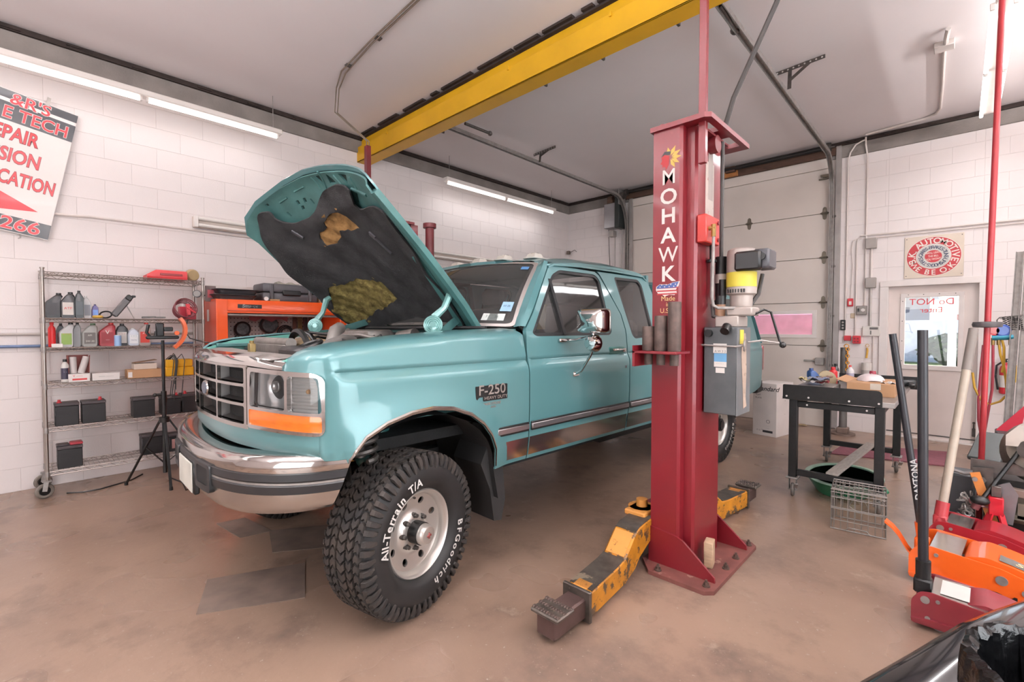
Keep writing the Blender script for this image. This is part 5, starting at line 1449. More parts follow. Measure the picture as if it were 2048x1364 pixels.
    for x0, x1, z0, z1, mt in ((-1.035, -.96, 1.285, 1.34, LABW), (-1.03, -.96, 1.235, 1.283, mat('label_blue', '#6fa6cf', .5)), (-1.03, -.96, 1.205, 1.235, LABW), (-1.02, -.97, 1.17, 1.2, LABW)):
        MB().box((x0, 2.797, z0), (x1, 2.7995, z1)).build('tank_label', mt, pu)
    wtext('label_print', [('A W 3 2', 0, .07, .018), ('- - - - -', 0, .0, .015)], STT, pu, (-.995, 2.7965, 1.22), (1, 0, 0), (0, 0, 1))
    MB().box((-.8995, 2.83, 1.34), (-.897, 2.89, 1.42)).build('yellow_tag', YLAB, pu)
    MB().box((-1.04, 2.83, 1.435), (-.91, 3.0, 1.50), .006).box((-.98, 2.84, 1.50), (-.84, 2.98, 1.55), .008).build('pump_block', MOTG, pu)
    cxm, cym = -.93, 2.94
    MB().lathe([(.055, 1.55), (.06, 1.56), (.062, 1.62), (.082, 1.63), (.082, 1.66), (.080, 1.665), (.080, 1.86), (.076, 1.885), (.06, 1.895), (.001, 1.897)], (cxm, cym, 0), seg=24).build('motor', MOTG, pu)
    mb = MB()
    for k in range(7): mb.cbox((cxm - .05 + .015 * k, cym - .078, 1.645), (.006, .012, .02))
    mb.build('motor_vents', BLACKP, pu, kind='stuff')
    MB().lathe([(.0815, 1.67), (.0815, 1.755)], (cxm, cym, 0), seg=24, cap0=False, cap1=False).build('motor_label', YLAB, pu)
    MB().box((-.94, 2.835, 1.755), (-.80, 2.90, 1.865), .012).build('capacitor_cover', BLACKP, pu)
    MB().box((-.85, 2.87, 1.765), (-.765, 3.02, 1.875), .01).build('switch_box', mat('switch_box_grey', '#4b4b50', .4, var=.1), pu)
    MB().cyl((-.80, 2.865, 1.83), (-.80, 2.85, 1.83), .02, seg=12).build('cord_grip', BLACKP, pu)
    MB().cyl((-1.03, 2.89, 1.46), (-1.03, 2.89, 1.57), .028, seg=14).build('filter_canister', mat('canister_tan', '#a17c62', .5, var=.1), pu)
    MB().cyl((-1.03, 2.89, 1.57), (-1.03, 2.89, 1.62), .03, seg=14).cyl((-1.03, 2.92, 1.62), (-1.03, 2.92, 1.72), .02, seg=12).build('valve_body', BLACKP, pu)
    MB().tube([(-.86, 2.9, 1.50), (-.80, 2.92, 1.535), (-.77, 2.94, 1.52), (-.73, 2.96, 1.36), (-.72, 2.965, 1.34)], .007, 6).ball((-.715, 2.97, 1.335), .018).build('lowering_lever', BLACKP, pu)
    MB().torus((-.875, 2.83, 1.33), (1, .3, 0), .028, .006, 16, 6).tube([(-.86, 2.84, 1.35), (-.80, 2.88, 1.36), (-.73, 2.95, 1.345)], .006, 6).build('padlock_hasp', GALV, pu)
    return t
near_post = lift(None, 'dark red lift post with white lettering and a grey power unit, right of the truck', True)
far_post = lift(-5.80, 'dark red lift post half hidden behind the truck by the left wall', False)
# hose from the near post up to the ceiling
t = MB().tube([(-1.05, 2.95, 2.60), (-.98, 2.92, 2.78), (-.86, 2.9, 3.0), (-.75, 2.88, 3.2), (-.55, 2.84, 3.6), (-.45, 2.8, 4.0)], .015, 8).build('overhead_hose', HOSE)
tag(t, 'dark hydraulic hose slanting from the red lift post to the ceiling', 'hose')
# wood block on the base plate
t = MB().cbox((-1.045, 2.80, .098), (.05, .085, .150), .004, M.Rotation(radians(12), 3, 'Z')).build('wood_block', mat('pale_wood', '#c2a486', .7, var=.15, vs=12, stretch=(1, 1, 6)))
tag(t, 'small pale wood block standing on the base plate of the red lift post', 'block')
# ================================================================== LEFT WALL: shelf rack, toolbox, fixtures, sign
WIRE = mat('shelf_wire_chrome', '#a89f98', .32, .9, var=.08)
SX0, SX1, SY0, SY1 = -5.53, -5.89, .155, 1.30
t = thing('wire_shelf', 'chrome wire shelf rack on casters against the left wall', 'shelf', ((SX0 + SX1) / 2, (SY0 + SY1) / 2, 0))
for x in (SX0, SX1):
    for y in (SY0, SY1):
        p = MB().cyl((x, y, .14), (x, y, 1.925), .0115, seg=12).cyl((x, y, 1.925), (x, y, 1.935), .016, seg=12).build('post', WIRE, t)
        c = MB().torus((x - .0, y - .02, .064), (1, .35, 0), .048, .016, 22, 8).build('caster', mat('caster_grey', '#6f675f', .6, var=.1), t)
        MB().cyl((x - .012, y - .024, .064), (x + .012, y - .016, .064), .036, seg=16).build('caster_hub', BLACKP, c)
        MB().bar((x + .022, y - .02, .064), (x + .018, y - .008, .142), .006, .03, up=(0, 1, 0)).bar((x - .022, y - .02, .064), (x - .018, y - .008, .142), .006, .03, up=(0, 1, 0)).cbox((x, y - .005, .144), (.06, .06, .008), .002).build('caster_fork', GALV, c)
SHZ = [.215, .585, .955, 1.262, 1.512, 1.90]
for z in SHZ:
    mb = MB()
    for zz in (z, z - .03):
        mb.tube([(SX0, SY0, zz), (SX0, SY1, zz), (SX1, SY1, zz), (SX1, SY0, zz)], .0042, 6, closed=True)
    n = 26
    for x in (SX0, SX1):
        pts = [(x, SY0 + .02 + (SY1 - SY0 - .04) * k / n, z if k % 2 else z - .03) for k in range(n + 1)]
        mb.tube(pts, .0028, 5)
    for y in (SY0, SY1):
        mb.tube([(SX0 + (SX1 - SX0) * k / 8, y, z if k % 2 else z - .03) for k in range(9)], .0028, 5)
    m = 34
    for k in range(m + 1):
        y = SY0 + (SY1 - SY0) * k / m; mb.tube([(SX0, y, z + .002), (SX1, y, z + .002)], .0022, 4)
    for k in (1, 2): x = SX0 + (SX1 - SX0) * k / 3; mb.tube([(x, SY0, z - .004), (x, SY1, z - .004)], .0032, 5)
    mb.build('wire_deck', WIRE, t, kind='stuff')
    mb = MB()
    for x in (SX0, SX1):
        for y in (SY0, SY1): mb.cyl((x, y, z - .04), (x, y, z + .008), .0155, .014, seg=10)
    mb.build('collar', GALV, t, kind='stuff')
SHT = [z + .0045 for z in SHZ]
PL = {}
def plastic(c, r=.38):
    return mat('plastic_' + c.strip('#'), c, r, var=.06, vs=12)
def yspan(x0, x1, X): return onX(x0, 680, X).y, onX(x1, 680, X).y
def shape_jug(mb, w, h, d, neck=-.5, nr=.018, slope=.62):
    """motor-oil jug silhouette, in (y,z), depth d along x"""
    a = w / 2; nx = neck * a
    P = [(-a, .01), (-a + .01, 0), (a - .01, 0), (a, .01), (a, h * slope), (nx + nr * 2.0, h * .86), (nx + nr, h * .93), (nx - nr, h * .93), (nx - nr * 1.6, h * .86), (-a, h * .76)] if neck < 0 else [(-a, .01), (-a + .01, 0), (a - .01, 0), (a, .01), (a, h * .76), (nx + nr * 1.6, h * .86), (nx + nr, h * .93), (nx - nr, h * .93), (nx - nr * 2, h * .86), (-a, h * slope)]
    P = rnd(P, .012, 3)
    k = [(-d / 2, .88), (-d / 2 + .008, .97), (-d / 2 + .02, 1), (d / 2 - .02, 1), (d / 2 - .008, .97), (d / 2, .88)]
    cy = h * .45
    mb.loft([[(x, p[0] * s, cy + (p[1] - cy) * s if p[1] > .02 else p[1]) for p in P] for x, s in k])
    return nx, h * .92
def jug(name, lab, px0, px1, zi, h, X, col, labcol=None, cap='#1b1b1c', neck=-.5, d=.075, cat='bottle', txt_=None, lh=(.12, .6), tcol='sticker_ink', group=None, zbase=None, slope=.62, w=None, ang=0.0):
    y0, y1 = yspan(px0, px1, X); W_ = w or (y1 - y0); z0 = SHT[zi] if zbase is None else zbase
    t = thing(name, lab, cat, (X, (y0 + y1) / 2, z0), ang, group)
    global FRAME
    FRAME = wm(t)
    mb = MB(); nx, nzz = shape_jug(mb, W_, h, d, neck, min(.018, W_ * .17), slope)
    mb.build('body', plastic(col), t, 50)
    r = min(.019, W_ * .18)
    MB().cyl((0, nx, nzz - .004), (0, nx, h), r, r * .95, seg=14).build('cap', plastic(cap), t)
    if labcol:
        MB().box((d / 2 - .001, -W_ * .36, h * lh[0]), (d / 2 + .0012, W_ * .36, h * lh[1])).build('label', plastic(labcol, .5), t)
        if txt_:
            for s, dz, sz, tc in txt_:
                wtext('label_print', [(s, 0, 0, sz)], plastic(tc, .5), t, (d / 2 + .0015, 0, h * dz), (0, 1, 0), (0, 0, 1))
    FRAME = M.Identity(4)
    return t
def roundb(name, lab, px0, px1, zi, h, X, col, labcol=None, cap='#1b1b1c', cat='bottle', zbase=None, txt_=None, capr=.55, y=None, r=None):
    if y is None: y0, y1 = yspan(px0, px1, X); y = (y0 + y1) / 2; r = (y1 - y0) / 2
    z0 = SHT[zi] if zbase is None else zbase
    t = thing(name, lab, cat, (X, y, z0))
    global FRAME
    FRAME = wm(t)
    MB().lathe([(r * .85, 0), (r * .98, .004), (r, .012), (r, h * .70), (r * .92, h * .76), (r * .55, h * .84), (r * .42, h * .87), (r * .42, h * .92)], seg=20).build('body', plastic(col), t, 50)
    MB().cyl((0, 0, h * .89), (0, 0, h), r * capr, r * capr * .95, seg=16).build('cap', plastic(cap), t)
    if labcol: MB().lathe([(r + .0008, h * .14), (r + .0008, h * .62)], seg=20, cap0=False, cap1=False).build('label', plastic(labcol, .5), t)
    if txt_:
        for s, dz, sz, tc in txt_: wtext('label_print', [(s, 0, 0, sz)], plastic(tc, .5), t, (r * .985 + .002, 0, h * dz), (0, 1, 0), (0, 0, 1))
    FRAME = M.Identity(4)
    return t
def boxthing(name, lab, cat, lo, hi, m, flaps=None, bev=.002, rz=0.0):
    c = ((lo[0] + hi[0]) / 2, (lo[1] + hi[1]) / 2, lo[2]); t = thing(name, lab, cat, c, rz)
    h = [(hi[i] - lo[i]) / 2 for i in range(3)]
    global FRAME
    FRAME = wm(t); MB().box((-h[0], -h[1], 0), (h[0], h[1], 2 * h[2]), bev).build('carton', m, t); FRAME = M.Identity(4)
    return t
CARD = mat('cardboard', '#b98e69', .8, var=.08, vs=5)
CARDW = mat('white_carton', '#e2dad6', .6, var=.04)
XI = -5.64
# second shelf from the top
jug('oil_jug', 'black two-handled oil jug at the left end of the upper shelf', 95, 120, 4, .215, XI, '#272628', '#3a393b', neck=.75, w=.10)
jug('oil_jug', 'black jug with a red and white transmission-fluid label on the upper shelf', 122, 152, 4, .225, XI + .03, '#232224', '#cfc6bf', neck=.4, txt_=[('ATF', .33, .030, '#c83a33')])
jug('oil_bottle', 'tall dark slim bottle standing between black jug and white jug', 151, 169, 4, .24, XI + .05, '#2f3335', '#4a5155', neck=0, cap='#151515')
jug('oil_jug', 'whitish clear jug with a grey label on the upper shelf', 167, 184, 4, .20, XI, '#c9c5c4', '#8d8f94', neck=-.3, cap='#e8e4e0')
jug('additive_bottle', 'small violet-blue bottle with a bright label on the upper shelf', 185, 198, 4, .125, XI + .05, '#5b5284', '#6f93d0', neck=0, cap='#3a3650')
t = thing('tape_roll', 'small yellow tape roll lying on the upper shelf edge', 'tape', (-5.56, .50, SHT[4]))
MB().torus((-5.56, .50, SHT[4] + .014), (0, 0, 1), .026, .013, 24, 8).build('roll', plastic('#c9a24a'), t)
t = thing('filter_strap_wrench', 'dark ring wrench lying on the upper shelf', 'wrench', (-5.62, .56, SHT[4]))
MB().torus((-5.62, .56, SHT[4] + .035), (.7, -.2, .7), .042, .007, 26, 6).build('band', BLACKP, t)
t = thing('work_light', 'grey cordless work light tilted on its wire stand on the upper shelf', 'light', (-5.64, .68, SHT[4]))
MB().bar((-5.64, .615, SHT[4] + .025), (-5.64, .735, SHT[4] + .20), .055, .05, up=(1, 0, 0), bev=.01).build('body', mat('tool_grey', '#5d5b5c', .5, var=.1), t)
MB().bar((-5.64, .715, SHT[4] + .175), (-5.64, .745, SHT[4] + .215), .05, .065, up=(1, 0, 0), bev=.008).cbox((-5.64, .765, SHT[4] + .21), (.03, .03, .02), .004).build('head', BLACKP, t)
MB().tube([(-5.60, .71, SHT[4] + .12), (-5.60, .76, SHT[4] + .004), (-5.66, .77, SHT[4] + .004), (-5.66, .715, SHT[4] + .12)], .004, 6).build('stand', GALV, t)
t = thing('pliers', 'steel pliers lying flat on the upper shelf', 'tool', (-5.62, .90, SHT[4]))
MB().bar((-5.62, .82, SHT[4] + .014), (-5.62, .93, SHT[4] + .018), .024, .018, bev=.003).bar((-5.60, .92, SHT[4] + .016), (-5.59, 1.0, SHT[4] + .016), .014, .014, bev=.003).bar((-5.64, .92, SHT[4] + .016), (-5.66, 1.0, SHT[4] + .016), .014, .014, bev=.003).build('jaws', DGALV, t)
# jumper cables over the right end
t = thing('jumper_cable', 'coil of dark red jumper cables hanging on the shelf rack', 'cable', (-5.54, 1.14, SHT[4]))
for k in range(4):
    MB().torus((-5.51 + .012 * k, 1.12 + .008 * k, SHT[4] + .085 + .008 * k), (1, .15 * (k - 1.5), .1 * k), .075 + .007 * k, .006, 30, 6).build('loop', mat('cable_maroon', '#6d3036', .5, var=.1), t)
MB().bar((-5.49, 1.15, SHT[4] + .12), (-5.49, 1.23, SHT[4] + .06), .03, .02, bev=.004).bar((-5.49, 1.16, SHT[4] + .15), (-5.49, 1.17, SHT[4] + .04), .035, .02, up=(1, 0, 0), bev=.004).build('clamp', plastic('#c1323c'), t)
MB().tube([(-5.49, 1.16, SHT[4]), (-5.48, 1.13, 1.40), (-5.47, 1.17, 1.33), (-5.46, 1.28, 1.29), (-5.43, 1.36, 1.28)], .006, 6).build('lead', BLACKP, t)
t = thing('red_funnel_bin', 'red plastic box with a clear sleeve behind the jumper cables', 'box', (-5.70, 1.20, SHT[4]))
MB().box((-5.75, 1.13, SHT[4]), (-5.66, 1.27, SHT[4] + .13), .006).build('body', plastic('#a8293a'), t)
MB().cyl((-5.70, 1.17, SHT[4] + .13), (-5.70, 1.17, SHT[4] + .22), .03, seg=14).build('sleeve', plastic('#c9c3be'), t)
t = thing('pressure_gauge', 'round black gauge clipped to the right shelf post', 'gauge', (-5.50, 1.27, 1.74))
MB().cyl((-5.52, 1.25, 1.77), (-5.47, 1.235, 1.77), .036, seg=20).build('case', plastic('#333235'), t)
MB().cyl((-5.47, 1.235, 1.77), (-5.468, 1.2344, 1.77), .029, seg=20).build('dial', plastic('#8d8986'), t)
# third shelf
roundb('oil_bottle', 'bright red slim bottle at the left end of the middle shelf', 96, 112, 3, .215, XI + .04, '#cc2427', None, '#cc2427')
jug('oil_jug', 'black jug behind the red slim bottle', 111, 129, 3, .205, XI - .04, '#262327', '#5d2b33', neck=.2)
jug('oil_jug', 'silver jug with a green label and orange stripe', 118, 147, 3, .21, XI + .03, '#b3b0af', '#7f9b4a', neck=.65, lh=(.1, .56), txt_=[('- - -', .5, .03, '#d4552e')])
jug('oil_jug', 'silver grey jug standing beside the green-label jug', 143, 162, 3, .21, XI - .02, '#8f8d8e', None, neck=.3)
jug('oil_jug', 'grey jug with a dark printed label on the middle shelf', 163, 195, 3, .205, XI + .03, '#8d8b87', '#5b5552', neck=.45, cap='#46603f', txt_=[('API', .45, .02, '#d8d2cb'), ('5W-30', .2, .02, '#d8d2cb')])
jug('oil_jug', 'dark red oil jug with a round white mark', 197, 231, 3, .21, XI + .03, '#8b2029', '#7b1a22', neck=.5, cap='#b5302f', txt_=[('V', .52, .05, '#e6dfd8'), ('----', .25, .02, '#e6dfd8')])
jug('oil_jug', 'black jug with a red and white band on the middle shelf', 230, 256, 3, .205, XI - .02, '#202022', '#d0c8c2', neck=.1, lh=(.12, .62), txt_=[('- - -', .5, .03, '#c0392b')])
t = thing('additive_can', 'small pale blue cylindrical can in front of the black jug', 'can', (-5.57, .635, SHT[3]))
MB().cyl((-5.57, .635, SHT[3]), (-5.57, .635, SHT[3] + .095), .026, seg=18).build('body', plastic('#8fb0d6'), t)
MB().cyl((-5.57, .635, SHT[3] + .095), (-5.57, .635, SHT[3] + .10), .024, seg=18).build('lid', plastic('#d7d3ce'), t)
jug('washer_bottle', 'blue and white square bottle with a teal print', 255, 278, 3, .165, XI + .02, '#c3c8d3', '#e5e6e8', neck=0, cap='#d9d6d2', txt_=[('- - -', .5, .03, '#3fa3a6'), ('~~', .25, .04, '#555e78')])
jug('oil_jug', 'grey translucent jug with a red label at the right of the bottles', 276, 301, 3, .215, XI + .03, '#9b8d88', '#c4423a', neck=.35, cap='#b5302f', txt_=[('ATF', .5, .02, '#efe6df')])
t = thing('cartridge_box', 'small white carton lying in front of the red slim bottle', 'carton', (-5.55, .235, SHT[3]))
MB().box((-5.57, .20, SHT[3]), (-5.535, .27, SHT[3] + .03), .002).build('carton', CARDW, t)
# fourth shelf
roundb('fluid_bottle', 'white round bottle with a navy label on the lower shelf', 120, 137, 2, .20, XI + .03, '#d3cec9', '#2f2c3e', '#1b1b1c', txt_=[('- -', .42, .025, '#c9c4d8')])
t = thing('open_carton', 'open white carton with filter tubes and a red mark', 'carton', (-5.63, .37, SHT[2]))
MB().box((-5.70, .30, SHT[2]), (-5.57, .44, SHT[2] + .07), .002).build('carton', CARDW, t)
MB().bar((-5.70, .37, SHT[2] + .04), (-5.72, .37, SHT[2] + .23), .145, .006, up=(1, 0, 0)).bar((-5.60, .305, SHT[2] + .07), (-5.66, .302, SHT[2] + .22), .005, .05, up=(1, 0, 0)).bar((-5.60, .435, SHT[2] + .07), (-5.66, .445, SHT[2] + .22), .005, .05, up=(1, 0, 0)).build('flap', mat('carton_maroon', '#7a3f3a', .7, var=.1), t)
for y, ly in ((.335, .335), (.385, .425)):
    MB().cyl((-5.63, y, SHT[2] + .07), (-5.65, ly, SHT[2] + .215), .025, seg=14).build('filter_tube', mat('tube_paper', '#cfc5c2', .6, var=.1), t)
wtext('carton_print', [('V -----', -.01, .045, .026)], mat('print_red', '#c63a3a', .6), t, (-5.5695, .37, SHT[2]), (0, 1, 0), (0, 0, 1))
MB().box((-5.5698, .325, SHT[2] + .015), (-5.5692, .42, SHT[2] + .03)).build('print_bar', MATS['print_red'], t, 0)
t = boxthing('filter_carton', 'flat white carton with small dark lettering, second on the lower shelf', 'carton', (-5.72, .455, SHT[2]), (-5.58, .645, SHT[2] + .065), CARDW)
wtext('carton_print', [('------- --------', 0, 0, .02)], STT, t, (-5.5795, .55, SHT[2] + .03), (0, 1, 0), (0, 0, 1))
t = boxthing('brown_carton', 'long brown cardboard carton under a small open box', 'carton', (-5.74, .70, SHT[2]), (-5.58, .955, SHT[2] + .08), CARD)
MB().box((-5.5798, .705, SHT[2] + .01), (-5.579, .735, SHT[2] + .06)).build('label', CARDW, t)
t = boxthing('open_box', 'small pale open box on top of the brown carton', 'box', (-5.73, .75, SHT[2] + .0805), (-5.60, .925, SHT[2] + .135), mat('pale_carton', '#d5c4b6', .7, var=.05))
MB().bar((-5.66, .75, SHT[2] + .14), (-5.66, .925, SHT[2] + .165), .14, .004).build('lid', mat('lid_brown', '#8d6f58', .7), t)
t = thing('battery_charger', 'yellow charger with loose black leads on the lower shelf', 'charger', (-5.64, 1.10, SHT[2]))
MB().box((-5.72, .99, SHT[2]), (-5.57, 1.22, SHT[2] + .085), .006).box((-5.71, .995, SHT[2] + .085), (-5.58, 1.215, SHT[2] + .16), .008).build('case', mat('charger_yellow', '#e3a51d', .4, var=.05, coat=.2), t)
random.seed(31)
for k in range(6):
    y = random.uniform(1.0, 1.17)
    MB().tube([(-5.62, y, SHT[2] + .165), (-5.58, y + .03, SHT[2] + .20 + random.uniform(0, .03)), (-5.555, y + .05, SHT[2] + .15), (-5.55, y + .02 + random.uniform(-.03, .03), SHT[2] - .05 - random.uniform(0, .2))], .004, 5).build('lead', BLACKP, t)
# batteries
def battery(px0, px1, zi, h, X, lab, red=True, post=True, d=.15):
    y0, y1 = yspan(px0, px1, X); z = SHT[zi]; W_ = (y1 - y0) / 2
    t = thing('car_battery', lab, 'battery', (X, (y0 + y1) / 2, z), 0, 'car batteries on the wire shelf')
    global FRAME
    FRAME = wm(t)
    B_ = mat('battery_black', '#151416', .5, var=.15, vs=15)
    mb = MB().box((-d / 2, -W_ * .97, 0), (d / 2, W_ * .97, h * .86), .005)
    for zz in (.45, .66): mb.box((-d / 2 - .001, -W_ * .975, h * zz), (d / 2 + .001, W_ * .975, h * zz + .004))
    mb.build('case', B_, t)
    MB().box((-d / 2 - .004, -W_, h * .86), (d / 2 + .004, W_, h), .004).build('lid', mat('battery_lid', '#3a3335', .5, var=.15), t)
    if post:
        MB().cyl((d * .25, -W_ * .6 if red is True else W_ * .55, h), (d * .25, -W_ * .6 if red is True else W_ * .55, h + .028), .011, seg=10).cyl((d * .25, -W_ * .6 if red is True else W_ * .55, h), (d * .25, -W_ * .6 if red is True else W_ * .55, h + .01), .017, seg=10).build('terminal', plastic('#b5323a'), t)
    FRAME = M.Identity(4)
    return t
battery(104, 154, 1, .195, XI, 'black car battery with a red terminal, leftmost on the second-lowest shelf')
battery(158, 207, 1, .195, XI, 'black car battery, second from the left on the second-lowest shelf', red=False)
battery(260, 305, 1, .185, XI, 'small black battery alone mid-way along the second-lowest shelf', post=False)
battery(317, 357, 1, .175, XI, 'black battery with a red cap strip behind the tripod pole', red=False)
battery(358, 396, 1, .185, XI, 'black battery nearest the grille on the second-lowest shelf')
t = battery(107, 159, 0, .19, XI, 'black battery with a red cover at the left of the bottom shelf', post=False)
FRAME = wm(t); MB().box((-.05, .0, .19), (.06, .085, .212), .006).build('terminal_cover', plastic('#a02c37'), t); MB().box((-.05, -.085, .19), (.06, -.005, .205), .004).build('vent_cap', MATS['battery_lid'], t); FRAME = M.Identity(4)
battery(276, 326, 0, .19, XI - .02, 'black battery behind the tripod on the bottom shelf', post=False, d=.14)
t = battery(330, 372, 0, .17, XI + .0, 'black battery with a pinkish label at the right of the bottom shelf', post=False, d=.14)
FRAME = wm(t); MB().box((.07, -.06, .03), (.0715, .06, .12)).build('label', plastic('#b88a86', .5), t); FRAME = M.Identity(4)
# on top
t = thing('tool_case', 'red plastic case lying on the top shelf', 'case', (-5.68, 1.0, SHT[5]))
mb = MB(); mb.loft([[(x, y, SHT[5] + z) for x, z in ((-5.78, 0), (-5.58, 0), (-5.57, .02), (-5.58, h), (-5.78, h))] for y, h in ((.86, .035), (.93, .085), (1.17, .085), (1.18, .08))]); mb.build('shell', plastic('#d63c40'), t)
MB().box((-5.572, .96, SHT[5] + .035), (-5.566, 1.14, SHT[5] + .055), .002).build('slot', plastic('#8d2328'), t)
t = thing('foam_wheel', 'tan round foam disc standing beside the red case', 'disc', (-5.66, 1.225, SHT[5]))
MB().lathe([(.02, -.03), (.05, -.03), (.06, -.015), (.06, .015), (.05, .03), (.02, .03)], (-5.66, 1.24, SHT[5] + .061), (1, .3, 0), 24).build('disc', mat('foam_tan', '#b8a078', .8, var=.1), t)

# ---- tripod light stand
TC = V((-5.2, .905, 0))
t = thing('light_stand', 'black tripod stand with an orange curved head in front of the shelf rack', 'tripod', TC)
MB().cyl(TC + V((0, 0, .12)), TC + V((0, 0, .84)), .017, seg=12).build('outer_tube', BLACKM, t)
MB().cyl(TC + V((0, 0, .78)), TC + V((0, 0, 1.32)), .0125, seg=12).build('pole', BLACKM, t)
MB().cyl(TC + V((0, 0, .76)), TC + V((0, 0, .86)), .022, seg=14).cyl(TC + V((0, -.02, .83)), TC + V((0, -.06, .83)), .013, seg=10).ball(TC + V((0, -.065, .83)), .018).build('collar', BLACKP, t)
MB().cyl(TC + V((0, 0, .58)), TC + V((0, 0, .625)), .04, seg=14).build('leg_hub', BLACKP, t)
for e in ((-5.47, .66, 0), (-5.01, .91, 0), (-5.14, 1.26, 0)):
    e = V(e); top = TC + (e - TC) * .10; top.z = .60
    MB().bar(top, e + V((0, 0, .012)), .022, .014, bev=.003).build('leg', BLACKM, t)
    MB().cyl(e, e + V((0, 0, .03)), .014, seg=10).build('foot', BLACKP, t)
    m_ = top.lerp(e, .42); lo = TC + V((0, 0, .2))
    MB().bar(m_, lo, .014, .006).build('brace', BLACKM, t)
MB().tube([TC + V((.0, -.10, 1.46)), TC + V((0, -.115, 1.39)), TC + V((0, -.085, 1.345)), TC + V((0, -.05, 1.36)), TC + V((0, -.045, 1.40))], .013, 8).cbox(TC + V((0, 0, 1.345)), (.05, .24, .03), .008).cbox(TC + V((0, -.02, 1.415)), (.04, .06, .12), .008).cbox(TC + V((0, .04, 1.42)), (.05, .07, .04), .006).build('clamp_head', BLACKP, t)
mb = MB(); rings = []
for k in range(9):
    a = -.9 + 1.8 * k / 8
    c = TC + V((.02, .02 + .16 * cos(a) - .02, 1.385 + .17 * sin(a)))
    c.y += .05 * (k / 8) - .02
    d = V((0, cos(a), sin(a)))
    rings.append([c + V((x, 0, 0)) + d * r for x, r in ((-.03, -.014), (.03, -.014), (.03, .014), (-.03, .014))])
mb.loft(rings).build('orange_head', mat('orange_plastic', '#e0622a', .35, var=.05, coat=.3), t)
MB().cyl(TC + V((.03, .10, 1.385)), TC + V((.045, .10, 1.385)), .02, seg=14).build('head_knob', MATS['orange_plastic'], t)
# cords on the floor and the small panel by the bumper
tag(MB().tube([onZ(134, 986, .006), onZ(165, 984, .008), onZ(200, 978, .006), onZ(235, 968, .006), onZ(262, 960, .006), onZ(285, 948, .006)], .006, 6).build('power_cord', BLACKP), 'thin black cord with a plug lying on the floor by the shelf casters', 'cord')
tag(MB().tube([onZ(340, 955, .006), onZ(365, 965, .006), onZ(372, 980, .006), onZ(392, 975, .006), onZ(400, 968, .006), onZ(420, 972, .006)], .005, 6).build('power_cord', BLACKP), 'thin black cord curling on the floor below the front bumper', 'cord')

# ---- orange tool hutch
TORA = mat('toolbox_orange', '#ef5b20', .35, var=.03, coat=.5)
TORR = mat('toolbox_side_red_orange', '#c94b2e', .4, var=.06, coat=.3)
HX0, HX1, HY0, HY1, HZ = -5.35, -5.88, 1.37, 2.74, 1.72
t = thing('tool_hutch', 'orange tool cabinet hutch with a perforated back panel behind the truck', 'tool cabinet', (-5.6, 2.05, 0))
MB().box((HX1, HY0, .95), (HX0 - .0, HY0 + .09, HZ), .006).build('side_panel', TORR, t)
MB().box((HX0 - .02, HY0 - .001, .95), (HX0 + .004, HY0 + .10, HZ), .004).build('stile', TORA, t)
MB().box((HX1, HY1 - .08, .95), (HX0 + .004, HY1, HZ), .006).build('stile', TORA, t)
mb = MB(); mb.prism([(HX1 + .002, HZ - .11), (HX0 - .03, HZ - .11), (HX0 - .03, HZ - .135), (HX0, HZ - .135), (HX0 + .004, HZ - .05), (HX0 - .02, HZ + .002), (HX1 + .002, HZ + .002)], (0, HY0 + .0015, 0), (1, 0, 0), (0, 0, 1), (0, HY1 - HY0 - .003, 0)).build('header', TORA, t)
MB().box((HX0 + .004, HY0 + .10, HZ - .115), (HX0 + .010, HY1 - .08, HZ - .108), .001).build('header_rail', TORR, t)
MB().cyl((HX0 - .02, HY0 + .10, HZ - .155), (HX0 - .02, HY1 - .08, HZ - .155), .013, seg=10).build('light_tube', GALV, t)
MB().box((HX1, HY0 + .05, .95), (HX1 + .02, HY1 - .05, HZ - .05)).build('peg_panel', mat('pegboard_grey', '#b5b0ac', .55, var=.06), t)
mb = MB()
for i in range(32):
    for j in range(9): mb.cyl((HX1 + .02, HY0 + .16 + .036 * i, 1.18 + .045 * j), (HX1 + .0205, HY0 + .16 + .036 * i, 1.18 + .045 * j), .006, seg=6)
mb.build('peg_holes', HOLE, t, kind='stuff')
MB().box((HX1, HY0, .02), (HX0 + .05, HY1, .95), .01).build('roll_cab', TORA, t)
for k in range(5): MB().box((HX0 + .05, HY0 + .03, .08 + .17 * k), (HX0 + .06, HY1 - .03, .23 + .17 * k), .004).build('drawer', TORA, t)
MB().box((HX1 + .2, HY0 - .0015, 1.50), (HX1 + .27, HY0 + .001, 1.62)).build('side_sticker', CARDW, t)
pl_ = MB().box((HX0 + .0035, HY0 + .19, HZ - .085), (HX0 + .007, HY0 + .42, HZ - .045), .002).build('name_plate', BLACKP, t)
wtext('plate_lettering', [('Snap-on', 0, -.012, .046, {'shear': .25})], CHROME, pl_, (HX0 + .0075, HY0 + .305, HZ - .065), (0, 1, 0), (0, 0, 1), bold=.02)
def disc(y, z, r, lab, x=-5.80):
    t = thing('air_ring', lab, 'disc', (x, y, z - r))
    MB().lathe([(r * .4, 0), (r * .95, 0), (r, .01), (r, .03), (r * .9, .04), (r * .75, .03)], (x, y, z), (1, 0, 0), 28, cap0=False, cap1=False).build('rim', mat('disc_black', '#29282a', .45, var=.2), t)
    MB().lathe([(.001, .025), (r * .75, .022), (r * .75, .03)], (x, y, z), (1, 0, 0), 24).build('face', mat('disc_grey', '#5d5c5e', .4, .3, var=.3, vs=30), t)
    return t
p = onX(487, 658, -5.78); disc(p.y, p.z, .085, 'black round gauge disc hanging low on the perforated panel', -5.83)
